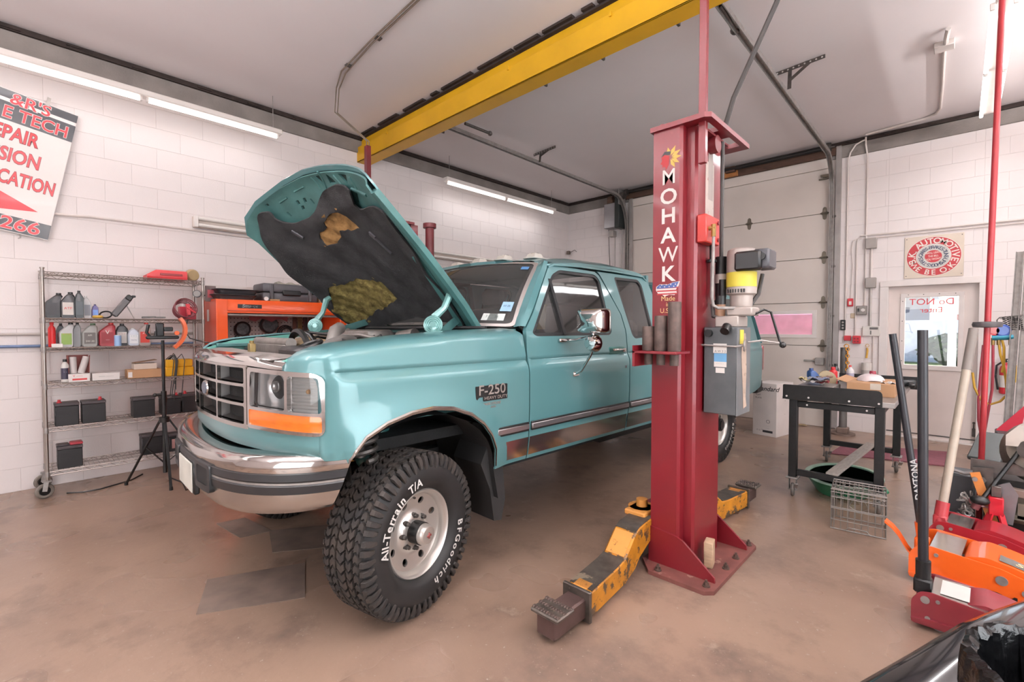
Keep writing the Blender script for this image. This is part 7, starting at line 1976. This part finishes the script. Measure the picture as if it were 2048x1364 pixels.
# handle lettering on the leaning pole
mb = MB()
hb, ht = V((-.125, 3.60, .20)), V((-.285, 3.62, 1.395)); d = (ht - hb).normalized()
nn = V((.45, -.9, .05)).normalized(); nn = (nn - d * nn.dot(d)).normalized()
mb.text('DAYTONA', hb + d * .35 + nn * .0205 - nn.cross(d) * .017, d, nn.cross(d), .048, depth=.0008, bold=.015)
mb.build('handle_lettering', mat('handle_letter_grey', '#b5b0ae', .5), j1, 0)
j2 = jk((-.135, 3.06, 0), radians(-2), 'dark red floor jack nearest the camera with an upright black handle', JM, 1.0, PIPEK, (-.10, 3.02, .20), (-.125, 3.03, 1.42), w=.12, collar=BLACKM, hr=.0205, cov_=.26)
FRAME = wm(j2); MB().loft([[(x, y, z) for y in (-.085, .085)] for x, z in ((.10, .1795), (.20, .1775))], closed=False).build('cover_label', LABW, j2, 0); FRAME = M.Identity(4)
j3 = jk((-.10, 4.16, 0), radians(-6), 'red floor jack with a cream pole handle behind the orange jack', JR, 1.1, PIPEC, (-.06, 4.12, .20), (.075, 4.42, 1.42), w=.13, hr=.024, collar=mat('jack_socket_red', '#b33a40', .4, var=.1))
MB().cyl(wm(j3) @ (wm(j3).inverted() @ V((.045, 4.353, 1.15))), (.0755, 4.422, 1.425), .0255, seg=16).build('grey_sleeve', mat('sleeve_grey', '#8b827c', .6, var=.1), j3)
# red jack stand
t = thing('jack_stand', 'small red jack stand with a ratchet pin behind the jacks', 'jack stand', (.20, 4.38, 0))
JS = mat('stand_red', '#c11f2e', .35, coat=.4, var=.05)
for a in range(4):
    b = pi / 4 + a * pi / 2
    MB().bar((.20 + .11 * cos(b), 4.38 + .11 * sin(b), .0), (.20 + .035 * cos(b), 4.38 + .035 * sin(b), .22), .035, .012).build('leg', JS, t)
MB().box((.165, 4.345, .21), (.235, 4.415, .33), .006).build('head', JS, t)
MB().tube([(.165, 4.38, .30), (.09, 4.36, .305), (.075, 4.36, .28), (.09, 4.36, .255), (.165, 4.38, .25)], .007, 6).build('pin', mat('pin_pink', '#b98a8a', .4, .3), t)
MB().box((.175, 4.36, .33), (.225, 4.40, .40), .004).build('ratchet_bar', DGALV, t)
# ---- engine and gearbox on the floor at the right edge
CAST = mat('cast_alloy_dirty', '#8d857a', .55, .4, var=.3, vs=7, wear='#5d4b3e', ws=5, wt=.62)
CASTD = mat('cast_iron_dark', '#3f3a38', .6, .3, var=.3, vs=9)
t = thing('engine', 'greasy dismantled engine with a round bell housing at the right edge', 'engine', (.48, 4.72, 0))
MB().box((.16, 4.65, .03), (.70, 5.15, .40), .04, seg=2).build('block', CASTD, t)
MB().lathe([(.05, -.02), (.19, 0), (.21, .03), (.20, .06), (.13, .14), (.12, .2), (.001, .2)], (.43, 4.66, .60), (-.35, -.9, .2), 32).build('bell_housing', CAST, t, 50)
MB().lathe([(.06, .2), (.06, .24), (.001, .245)], (.43, 4.66, .60), (-.35, -.9, .2), 24).build('clutch_hub', DGALV, t)
MB().lathe([(.14, .07), (.17, .07), (.17, .09), (.14, .09)], (.43, 4.66, .60), (-.35, -.9, .2), 28).build('ring_gear', mat('rust_ring', '#6b5346', .7, .3, var=.2), t)
MB().prism([(0, 0), (.18, 0), (.22, .06), (.20, .13), (.06, .14), (0, .07)], (.24, 4.45, .66), (.95, .2, 0), (0, 0, 1), (.03, .12, 0)).build('alloy_cover', mat('alloy_light', '#b9afa6', .4, .6, var=.15), t)
MB().loft([[(.30 + .36 * u, 4.42 + .2 * v, z) for u, v in ((0, 0), (1, 0), (1, 1), (0, 1))] for z in (.20, .30)]).box((.24, 4.42, .16), (.62, 4.66, .25), .03).build('oil_pan', mat('pan_olive', '#7d7466', .5, .3, var=.2), t)
MB().prism([(0, 0), (.38, .02), (.40, .09), (.0, .08)], (.08, 4.52, .45), (1, -.1, 0), (0, 0, 1), (0, .012, 0)).build('mount_plate', DGALV, t)
MB().prism([(0, 0), (.10, .02), (.10, .16), (.0, .15)], (.09, 4.49, .33), (1, -.1, 0), (0, 0, 1), (0, .014, 0)).build('bracket', DGALV, t)
MB().cyl((.135, 4.48, .40), (.135, 4.47, .40), .022, seg=6).build('bracket_bolt', GALV, t)
MB().bar((.23, 4.44, .37), (.45, 4.40, .36), .06, .05, bev=.006).build('cross_tube', mat('rusty_pink', '#8c7a70', .6, .2, var=.2), t)
MB().prism([(0, 0), (.06, .0), (.08, .2), (.04, .27), (-.01, .24)], (.22, 4.40, .16), (1, -.2, 0), (0, 0, 1), (0, .02, 0)).build('stamped_arm', mat('arm_grey', '#8f8d90', .5, .5, var=.15), t)
t = thing('ratchet_strap', 'orange steel bar with a ratchet standing among the engine parts', 'tool', (.12, 4.4, 0))
MB().bar((.19, 4.38, .16), (.10, 4.42, .46), .05, .012, up=(0, 1, 0)).build('bar', mat('worn_orange', '#d98337', .5, var=.15, wear='#7a4b2a', ws=20, wt=.66), t)
MB().cyl((.10, 4.40, .42), (.10, 4.38, .42), .014, seg=10).build('bolt', GALV, t)
t = thing('breaker_bar', 'black bent steering lever leaning across the engine', 'tool', (.12, 4.35, .26))
MB().tube([(.11, 4.34, .27), (.14, 4.36, .31), (.24, 4.44, .50), (.34, 4.5, .70), (.42, 4.52, .80)], .013, 10).build('bar', BLACKP, t)
MB().ball((.125, 4.33, .30), .038, (1.3, 1, .8)).build('boot', BLACKP, t)
MB().cyl((.10, 4.33, .24), (.12, 4.33, .29), .022, seg=12).build('collar', mat('collar_maroon', '#6d3a3c', .5), t)
t = thing('tow_chain', 'tangle of grey chain hanging between the jack and the engine', 'chain', (.05, 4.40, .05))
random.seed(23)
mb = MB()
for k in range(26):
    p = (.03 + .06 * random.random(), 4.34 + .12 * random.random(), .16 + .16 * random.random())
    mb.torus(p, (random.uniform(-1, 1), random.uniform(-1, 1), random.uniform(-1, 1)), .017, .005, 10, 5)
mb.build('links', GALV, t, kind='stuff')
t = thing('battery_box', 'dark grey plastic crate half hidden behind the cream jack handle', 'crate', (.04, 4.66, 0))
MB().box((-.04, 4.55, .0), (.11, 4.79, .40), .012).build('body', mat('crate_charcoal', '#3a3c3f', .5, var=.15), t)
MB().tube([(-.05, 4.54, .41), (-.01, 4.535, .43), (.05, 4.54, .415), (.13, 4.54, .43)], .012, 6).build('torn_edge', mat('edge_grey', '#8b8786', .5), t)
t = thing('monitor', 'dark flat panel tipped back behind the red pole', 'panel', (.25, 5.6, 0))
MB().bar((.17, 5.45, .34), (.25, 5.75, .52), .20, .04, bev=.008).build('panel', mat('panel_dark', '#4d5150', .3, var=.1), t)
MB().box((.14, 5.30, 0), (.40, 5.72, .33), .02).build('base_box', BLACKP, t)
t = thing('red_wedge', 'red sheet metal wedge leaning by the wall at the right', 'panel', (.40, 6.4, .3))
MB().prism([(0, 0), (.16, 0), (.20, .28)], (.28, 6.45, .45), (1, 0, 0), (0, 0, 1), (0, .02, 0)).build('sheet', plastic('#c02c40'), t)
t = thing('wall_shelf_stand', 'dark stand carrying the loose red wedge at the right edge', 'stand', (.42, 6.6, 0))
MB().box((.28, 6.30, 0), (.62, 6.62, .445), .01).build('body', mat('stand_dark', '#37383a', .5), t)
# long metal channels leaning at the right edge
for i, (x0, x1, w, lab) in enumerate(((.355, .44, .05, 'grey metal channel leaning at the right edge, left one'), (.42, .50, .05, 'grey metal channel leaning at the right edge, middle one'), (.50, .57, .06, 'grey metal channel leaning at the right edge, right one'))):
    a, b = V((x0, 6.70 - .03 * i, .0)), V((x1, 7.0, 2.2 - .22 * i))
    mb = MB(); mb.bar(a, b, w, .006).bar(a + V((-w / 2, -.012, 0)), b + V((-w / 2, -.012, 0)), .005, .03).bar(a + V((w / 2, -.012, 0)), b + V((w / 2, -.012, 0)), .005, .03)
    o = mb.build('metal_channel', GALV); tag(o, lab, 'channel')
# ---- red pole with collar
t = thing('red_pole', 'slim red pole from floor to ceiling with a dark collar near the white door', 'pole', (.135, 4.83, 0))
PR = mat('pole_red', '#b5343c', .4, var=.1, vs=6, coat=.2)
MB().cyl((.135, 4.83, 0), (.185, 4.83, ZC - .002), .018, seg=16).build('shaft', PR, t)
MB().lathe([(.03, -.022), (.085, -.018), (.09, 0), (.085, .018), (.03, .022)], (.152, 4.83, 1.455), (0, 0, 1), 20).map(lambda c: (.152 + (c.x - .152) * .9, 4.83 + (c.y - 4.83) * .9, c.z)).build('collar', mat('collar_grey', '#514d4e', .5, var=.1), t)
# ---- gauge manifold with hoses, spring rack
t = thing('gauge_manifold', 'red and blue gauge set with red and yellow hoses hanging by the red pole', 'gauge', (.32, 7.2, 1.0))
YM = 6.9
def om(x, y): return onY(x, y, YM)
MB().cyl(om(1984, 676), om(2027, 674), .028, seg=14).build('manifold', mat('manifold_teal', '#2b7f94', .35, .3), t)
for px, c in ((1989, '#c4343c'), (2005, '#2b4fa8')):
    p = om(px, 661); MB().cyl(p - V((0, .02, 0)), p - V((0, .023, 0)), .045 if px > 2000 else .036, seg=20).build('dial_face', plastic('#6f86c4' if px > 2000 else '#d98a8a', .4), t); MB().cyl(p + V((0, .03, 0)), p - V((0, .02, 0)), .062 if px > 2000 else .05, seg=22).build('gauge_dial', plastic(c, .3), t)
MB().tube([om(1967, 690), om(1962, 740), om(1957, 800), om(1957, 840), om(1964, 880)], .012, 8).build('red_hose', plastic('#9c3a46'), t)
MB().tube([om(1986, 685), om(1986, 740), om(1984, 780), om(1975, 830), om(1968, 870), om(1962, 885)], .012, 8).build('red_hose', plastic('#9c3a46'), t)
YH = plastic('#c59a35')
MB().tube([om(1998, 688), om(2001, 710), om(2007, 730), om(2012, 760), om(2014, 790), om(2000, 803), om(1980, 809), om(1962, 800), om(1949, 775), om(1945, 745)], .011, 8).build('yellow_hose', YH, t)
MB().tube([om(1992, 670), om(2003, 676), om(2008, 695), om(2008, 725), om(2004, 745)], .011, 8).build('yellow_hose', YH, t)
MB().tube([om(2021, 680), om(2024, 700), om(2027, 712)], .01, 8).build('grey_hose', HOSE, t)
for px in (1986, 1997, 2021): MB().cyl(om(px, 676), om(px, 690), .016, seg=10).build('hose_fitting', BRASS, t)
t = thing('spring_rack', 'wire rack with small dark springs hanging above the gauge set', 'rack', (.36, 7.3, 1.5))
MB().tube([om(1994, 655), om(1994, 640), om(1999, 635), om(2046, 630)], .005, 6).tube([om(1999, 637), om(2046, 640)], .004, 6).build('rack_wire', DGALV, t)
for k, px in enumerate((2008, 2017, 2024, 2031, 2038)):
    a, b = om(px, 634), om(px + 5, 660); pts = []
    for q in range(60):
        f = q / 59; c = a.lerp(b, f); pts.append(c + V((.014 * cos(f * 2 * pi * 7), .014 * sin(f * 2 * pi * 7), 0)))
    MB().tube(pts, .004, 5).build('spring', CASTD, t)
t = thing('wall_bar', 'slim steel bar carrying the spring rack and gauge set', 'bar', (.5, 7.0, 1.5))
MB().bar(om(2040, 634), V((.55, YB, 1.60)), .02, .02).bar(om(2026, 674), V((.5, YB, 1.38)), .02, .02).build('bar', DGALV, t)
# fire extinguisher on the wall
t = thing('fire_extinguisher', 'red and white fire extinguisher hung on the wall at the far right', 'fire extinguisher', (.40, YB - .08, .66))
c = V((.405, YB - .08, .66))
MB().lathe([(.03, 0), (.045, .01), (.048, .03), (.048, .28), (.04, .32), (.018, .345), (.018, .37)], c, seg=20).build('cylinder', plastic('#c2303a'), t)
MB().lathe([(.0485, .08), (.0485, .22)], c, seg=20, cap0=False, cap1=False).build('label', LABW, t)
MB().bar(c + V((-.04, 0, .40)), c + V((.05, 0, .41)), .022, .014).bar(c + V((-.03, 0, .375)), c + V((.05, 0, .385)), .02, .01).cyl(c + V((0, 0, .36)), c + V((0, 0, .41)), .014, seg=10).build('valve', BLACKP, t)
MB().tube([c + V((-.02, 0, .38)), c + V((-.07, 0, .33)), c + V((-.075, -.01, .2)), c + V((-.055, -.02, .05))], .01, 8).build('hose', BLACKP, t)
MB().box((.43, YB - .05, .80), (.50, YB - .045, 1.0)).build('tag', plastic('#d9b23a'), t)
# ---- wall gear between the overhead door and the white door
def pxz(x, y): return onY(x, y, YB - .02)
def wp(name, lab, pts, r=.011, m=WCOND, cat='pipe'):
    return tag(MB().tube(pts, r, 8).build(name, m), lab, cat)
def wz(x, z, d=.02): return (x, YB - d, z)
wp('wall_conduit', 'white conduit arching from the beam down to the red fire pull, left of a pair', [(-.95, YB - .06, 3.97), wz(-.99, 3.96, .06), wz(-1.06, 3.93, .06), wz(-1.12, 3.84, .05), wz(-1.145, 3.74, .04), wz(-1.145, 3.3), wz(-1.145, 1.24)], .010)
wp('wall_conduit', 'white conduit dropping straight from the ceiling to a grey junction box, right of a pair', [(-.95, YB - .07, ZC - .02), wz(-.95, 3.9, .06), wz(-.93, 3.75, .045), wz(-.93, 3.6), wz(-.93, 1.70)], .010)
wp('wall_conduit', 'white conduit coming down between the pair to the dial box', [wz(-.98, 2.66), wz(-1.02, 2.64), wz(-1.03, 2.58), wz(-1.03, 1.34)], .009)
wp('wall_conduit', 'white conduit running along the wall above the round sign', [wz(-.99, 2.69), wz(-.7, 2.685), wz(1.6, 2.67)], .012)
wp('wall_conduit', 'second thin white conduit right under the one above the round sign', [wz(-.95, 2.645), wz(1.6, 2.635)], .007)
wp('wall_conduit', 'grey conduit joining the two junction boxes', [wz(-.868, 2.5), wz(-.868, 2.1)], .012, WCOND)
wp('wall_conduit', 'grey steel conduit running from the lower junction box to the white panel', [wz(-.868, 1.97), wz(-.868, 1.46)], .015, GREYP)
wp('wall_conduit', 'thin white conduit below the white control panel', [wz(-.83, 1.32), wz(-.83, .5)], .007)
wp('wall_cable', 'thin white cable curving down to the red fire pull', [wz(-1.03, 2.66), wz(-1.075, 2.62), wz(-1.09, 2.5), wz(-1.07, 2.3), wz(-1.09, 1.85)], .005)
def wbox(name, lab, cat, x0, x1, z0, z1, m, d=.06, extra=None):
    t = thing(name, lab, cat, ((x0 + x1) / 2, YB - d / 2, z0))
    MB().box((x0, YB - d, z0), (x1, YB - .002, z1), .006).build('case', m, t)
    if extra: extra(t, YB - d)
    return t
JB = mat('junction_box_grey', '#a39c97', .5, .2, var=.06)
def cov(t, y):
    pass
wbox('junction_box', 'grey metal junction box, the upper one left of the round sign', 'electrical box', -.93, -.81, 2.50, 2.64, JB, .07)
wbox('junction_box', 'grey metal junction box, the lower one beside the door frame top', 'electrical box', -.925, -.81, 1.97, 2.11, JB, .07)
def pullx(t, y):
    MB().box((-1.105, y - .006, 1.75), (-1.075, y, 1.80), .002).build('handle', LABW, t)
wbox('fire_pull', 'small red fire alarm pull on the wall', 'alarm', -1.125, -1.06, 1.73, 1.84, plastic('#c5323c'), .04, pullx)
def dialx(t, y):
    MB().cyl((-.945, y, 1.675), (-.945, y - .012, 1.675), .022, seg=16).build('dial', LABW, t)
    MB().cbox((-.995, y - .008, 1.675), (.018, .016, .045), .002).build('switch', BLACKP, t)
wbox('dial_box', 'grey steel switch box with a white dial on the wall', 'electrical box', -1.02, -.905, 1.61, 1.735, mat('switch_steel', '#8a837e', .4, .6, var=.1), .05, dialx)
def btnx(t, y):
    for z in (1.51, 1.47, 1.43): MB().cyl((-1.17, y, z), (-1.17, y - .008, z), .012, seg=12).build('button', JB, t)
wbox('door_control', 'black three-button door control by the garage door frame', 'switch', -1.20, -1.14, 1.40, 1.545, BLACKP, .045, btnx)
def thx(t, y):
    MB().box((-.87, y - .003, 1.41), (-.78, y, 1.44), .001).build('display', mat('display_grey', '#5d5856', .3), t)
    for k in range(3): MB().box((-.865, y - .004, 1.345 + .018 * k), (-.85, y, 1.357 + .018 * k)).build('key', BLACKP, t)
wbox('control_panel', 'white wall control panel with a small dark display', 'control panel', -.95, -.755, 1.32, 1.455, LABW, .035, thx)
wbox('wall_socket', 'small tan blank plate below the red fire pull', 'plate', -1.09, -1.025, 1.565, 1.635, mat('tan_plate', '#c9b49a', .5), .012)
def rbx(t, y):
    for x in (-1.03, -.995):
        for z in (1.245, 1.285): MB().cbox((x, y - .002, z), (.022, .006, .02), .002).build('socket', plastic('#7d1f28'), t)
wbox('red_outlet_box', 'red quad outlet box below the dial box', 'electrical box', -1.055, -.965, 1.215, 1.325, plastic('#c02a36'), .06, rbx)
wbox('red_outlet_box', 'plain red box directly left of the red quad outlet', 'electrical box', -1.155, -1.075, 1.255, 1.325, plastic('#b32a34'), .06)
t = thing('pipe_bollard', 'grey steel bollard on a round flange beside the garage door frame', 'bollard', (-1.10, 7.62, 0))
MB().cyl((-1.10, 7.62, .02), (-1.10, 7.62, 1.17), .045, seg=18).build('pipe', mat('bollard_grey', '#6f6c69', .5, .4, var=.15), t)
MB().cyl((-1.10, 7.62, 0), (-1.10, 7.62, .025), .14, seg=24).cbox((-1.10, 7.62, .06), (.13, .13, .08), .01).build('base_flange', mat('flange_rust', '#7d6a60', .7, .2, var=.2), t)
t = thing('hanging_chain', 'yellow plastic chain hanging on the grey bollard', 'chain', (-1.06, 7.56, .75))
mb = MB()
for k in range(9):
    mb.torus((-1.055, 7.565, 1.15 - .045 * k), (1, 0, 0) if k % 2 else (0, 1, 0), .02, .006, 12, 6)
mb.build('links', plastic('#dd9a2c'), t, kind='stuff')
MB().torus((-1.07, 7.58, 1.19), (0, 1, .3), .026, .006, 14, 6).build('hook', plastic('#dd9a2c'), t)
t = thing('wall_tool', 'yellow-handled brush hanging on the block wall', 'tool', (-.90, YB - .03, .98))
MB().tube([wz(-.895, 1.16), wz(-.89, 1.12), wz(-.90, 1.02)], .012, 8).torus(wz(-.893, 1.19), (0, 1, 0), .02, .003, 14, 5).build('handle', plastic('#d0a03c'), t)
t = thing('paper_towel', 'white and grey canister on the wall under the yellow brush', 'canister', (-.89, YB - .07, .62))
MB().cyl((-.89, YB - .07, .74), (-.89, YB - .07, .95), .055, seg=20).build('body', mat('canister_grey', '#b0a9a6', .4), t)
MB().cyl((-.89, YB - .07, .86), (-.89, YB - .07, .96), .057, seg=20).build('lid', LABW, t)
wp('power_cord', 'thin grey cord looping along the low wall beside the white door', [wz(-1.1, .36), wz(-1.0, .32), wz(-.9, .31), wz(-.8, .36), wz(-.78, .48)], .007, GREYP, 'cord')
t = thing('wall_conduit_box', 'grey steel box low on the wall behind the bollard', 'electrical box', (-1.22, YB - .05, .3))
MB().box((-1.28, YB - .07, .30), (-1.2, YB - .01, .52), .005).build('case', JB, t)
tag(MB().cbox((-1.9, 7.86, .03), (.12, .07, .058), .004).build('brick', mat('broken_brick', '#8d7a70', .9, var=.2))  , 'broken grey brick on the floor at the foot of the garage door', 'brick')
for i, (x, y, s) in enumerate(((-1.75, 7.82, .05), (-1.62, 7.88, .045), (-2.05, 7.88, .04))):
    tag(MB().ball((x, y, s * .33), s, (1.3, .8, .35), 8, 5).build('rubble', mat('rubble_tan', '#b9a07f', .9, var=.25), ang=20), ['tan chip of rubble right of the broken brick', 'tan chip of rubble farthest right along the door foot', 'tan chip of rubble left of the broken brick'][i], 'rubble')
# door opener on the wall
t = thing('door_opener', 'grey metal door opener box high on the wall left of the garage door', 'door opener', (-4.82, YB - .15, 3.28))
MB().box((-4.94, YB - .24, 3.32), (-4.70, YB - .03, 3.78), .01).build('housing', mat('opener_grey', '#a7a5a8', .35, .5, var=.08), t)
MB().box((-4.70, YB - .26, 3.30), (-4.60, YB - .02, 3.88), .008).build('side_plate', mat('opener_dark', '#3a3f3e', .4, .4, var=.1), t)
MB().cyl((-4.86, YB - .2, 3.86), (-4.76, YB - .2, 3.86), .06, seg=18).box((-4.87, YB - .25, 3.78), (-4.75, YB - .1, 3.83), .004).build('gear', mat('opener_rust', '#6d5548', .6, .4, var=.2), t)
MB().box((-4.88, YB - .18, 3.17), (-4.77, YB - .06, 3.28), .006).build('control_box', JB, t)
MB().cyl((-4.82, YB - .12, 3.28), (-4.82, YB - .12, 3.33), .012, seg=8).build('nipple', GALV, t)
wp('wall_conduit', 'grey conduit dropping from the door opener to behind the truck', [wz(-4.80, 3.17, .06), wz(-4.80, 1.2, .06)], .011, GREYP)
wp('wall_cable', 'dark cable hanging beside the door opener conduit', [(-4.92, YB - .1, 3.32), (-4.93, YB - .06, 2.9), (-4.90, YB - .05, 2.4), (-4.86, YB - .05, 1.6)], .006, HOSE, 'cable')
wp('wall_conduit', 'pair partner of the opener conduit nearest the door track', [wz(-4.66, 3.30, .05), wz(-4.66, 1.2, .05)], .010, GREYP)
t = thing('cable_drum_plate', 'steel plate with a pulley drum at the top of the far door track', 'pulley', (-4.5, YB - .15, 3.8))
MB().box((-4.60, YB - .30, 3.72), (-4.585, YB - .06, 4.0), .003).build('plate', GALV, t)
MB().cyl((-4.585, YB - .22, 3.88), (-4.51, YB - .22, 3.88), .07, seg=20).build('drum', DGALV, t)
# ceiling junction box with conduit
t = thing('ceiling_box', 'white junction box with a conduit on the ceiling at the upper right', 'electrical box', (-.14, 5.9, ZC - .05))
MB().box((-.21, 5.80, ZC - .05), (-.07, 5.93, ZC - .001), .005).build('box', mat('box_white', '#d9d0cb', .5), t)
MB().tube([(-.13, 5.80, ZC - .03), (-.125, 5.68, ZC - .045), (-.11, 5.56, ZC - .02)], .018, 8).build('elbow', MATS['box_white'], t)
MB().tube([(-.14, 5.93, ZC - .016), (-.17, 6.8, ZC - .016), (-.20, 7.5, ZC - .016), (-.24, 7.66, ZC - .016), (-.34, 7.74, ZC - .016), (-.6, 7.78, ZC - .016), (-.94, 7.83, ZC - .016)], .014, 8).build('conduit', WCOND, t)
# ---- round painted shop sign
t = thing('round_sign', 'square board with a red round painted emblem above the white door', 'sign', (-.245, YB - .015, 2.06))
MB().box((-.525, YB - .014, 2.07), (.035, YB - .004, 2.60), .002).build('board', mat('sign_cream', '#d9cbbb', .6, var=.05), t)
c0 = V((-.245, YB - .0145, 2.335)); RX, RZ = .262, .247
def disk(nm, k0, m, d):
    mb = MB(); mb.lathe([(.001, 0), (k0, 0), (k0, .0008), (.001, .0008)], c0 + V((0, -d, 0)), (0, -1, 0), 64, sx=RX, sy=RZ, ux=(1, 0, 0)); return mb.build(nm, m, t, 0)
SR = mat('sign_paint_red', '#b8333a', .5, var=.06); SC_ = mat('sign_paint_cream', '#e4d9d0', .55, var=.03); SN = mat('sign_paint_navy', '#3f4a66', .55)
disk('outline', 1.0, SC_, .0); disk('red_ring', .975, SR, .0012); disk('cream_edge', .64, SC_, .0024); disk('pale_ring', .62, mat('sign_paint_grey', '#d5d2cc', .55), .0036); disk('inner_disc', .31, SR, .0048)
def arcsign(body, mid, r, size, outward, step, m, nm, d, bold=.02):
    mb = MB(); n = len(body)
    wd = [.55 if ch in ' .-I' else 1.0 for ch in body]; tot = sum(wd); acc = 0
    for ch, w_c in zip(body, wd):
        f = acc + w_c / 2 - tot / 2; acc += w_c
        if ch == ' ': continue
        a = mid - f * step if outward else mid + f * step
        rad = V((cos(a), 0, sin(a))); tan = V((sin(a), 0, -cos(a))) if outward else V((-sin(a), 0, cos(a)))
        up = rad if outward else -rad
        p = c0 + V((rad.x * r * RX, -d, rad.z * r * RZ)) - up * size * .35
        mb.text(ch, p, tan, up, size, depth=.0, bold=bold if ch not in 'MW' else .004)
    mb.build(nm, m, t, 0)
arcsign('B.K. AUTOMOTIVE', radians(90), .80, .098, True, radians(17.5), SC_, 'ring_lettering', .0030)
arcsign('WE BE O.K.', radians(-88), .81, .088, False, radians(16.5), SC_, 'ring_lettering', .0030)
arcsign('SHOCKS-TIRES-CARBS-BRAKES-TUNE-UPS-', radians(125), .465, .058, True, radians(11.8), SN, 'ring_lettering', .0056, .012)
for s, dz in (("WE'LL LEAVE", .033), ('THE BILL', -.008), ('YOU WONT', -.047)):
    mb = MB(); mb.text(s, c0 + V((0, -.0066, dz)), (1, 0, .08), (0, 0, 1), .034, depth=.0, bold=.012, sx=.75); mb.build('centre_lettering', SC_, t, 0)
for x in (-.505, .015):
    for z in (2.10, 2.575): MB().cyl((x, YB - .014, z), (x, YB - .017, z), .006, seg=8).build('screw', DGALV, t)
# ---- black plastic body panel and lined bin in the foreground corner
GLB = mat('gloss_black_panel', '#141418', .16, var=.1, vs=3, coat=.6)
t = thing('body_panel', 'glossy black plastic vehicle panel lying beside the bin in the near corner', 'panel', (.25, 2.0, 0))
edge = [(-.27, 1.36), (-.20, 1.57), (-.105, 1.80), (0.0, 2.08), (.085, 2.27), (.19, 2.50), (.34, 2.80)]
mb = MB(); rings = []
for i, (x, y) in enumerate(edge):
    n = V((.92, -.39, 0)); p = V((x, y, 0)); k = i / 6
    sec = [(.03, .02), (-.0, .20), (.0, .40), (.02, .445), (.05, .46), (.12, .462), (.20, .445), (.30, .40), (.42, .33), (.50, .26), (.52, .05)]
    rings.append([p + n * a + V((0, 0, z + .03 * sin(k * 3) * (1 if z > .1 else 0))) for a, z in sec])
mb.loft(rings, closed=False).build('shell', GLB, t, 60)
p = onZ(1976, 1243, .478); MB().lathe([(.001, 0), (.9, .0), (1.0, .004), (.9, .006)], p + V((.03, -.02, .004)), (.2, -.1, 1), 28, sx=.045, sy=.020, ux=(.5, .86, 0)).build('oval_recess', HOLE, t)
MB().box((.22, 2.02, .22), (.60, 2.36, .40), .03, seg=2).build('dark_cavity_box', mat('cavity_matte_black', '#101012', .7), t)  # solid black box, the shade of a dark cavity put into its colour
t = thing('waste_bin', 'grey bin with a black plastic liner at the bottom right corner', 'bin', (.245, 1.575, 0))
bc = V((.245, 1.575, 0))
MB().lathe([(.17, 0), (.205, .64), (.215, .65), (.210, .656)], bc, seg=40, cap1=False).build('bin_body', mat('bin_grey', '#3b3b3d', .5), t)
random.seed(41)
LIN = mat('bin_liner_black', '#0e0e10', .24, var=.15, vs=10, bump=.5, bs=35)
rings = []
for r, z, w in ((.222, .50, .006), (.226, .57, .007), (.225, .63, .006), (.222, .665, .005), (.208, .672, .005), (.196, .655, .006), (.19, .56, .012), (.175, .40, .02), (.15, .15, .02), (.05, .08, .01)):
    rings.append([bc + V(((r + random.uniform(-w, w)) * cos(2 * pi * k / 110), (r + random.uniform(-w, w)) * sin(2 * pi * k / 110), z + random.uniform(-w, w) * 1.2)) for k in range(110)])
MB().loft(rings, caps=False).build('liner', LIN, t, 25)
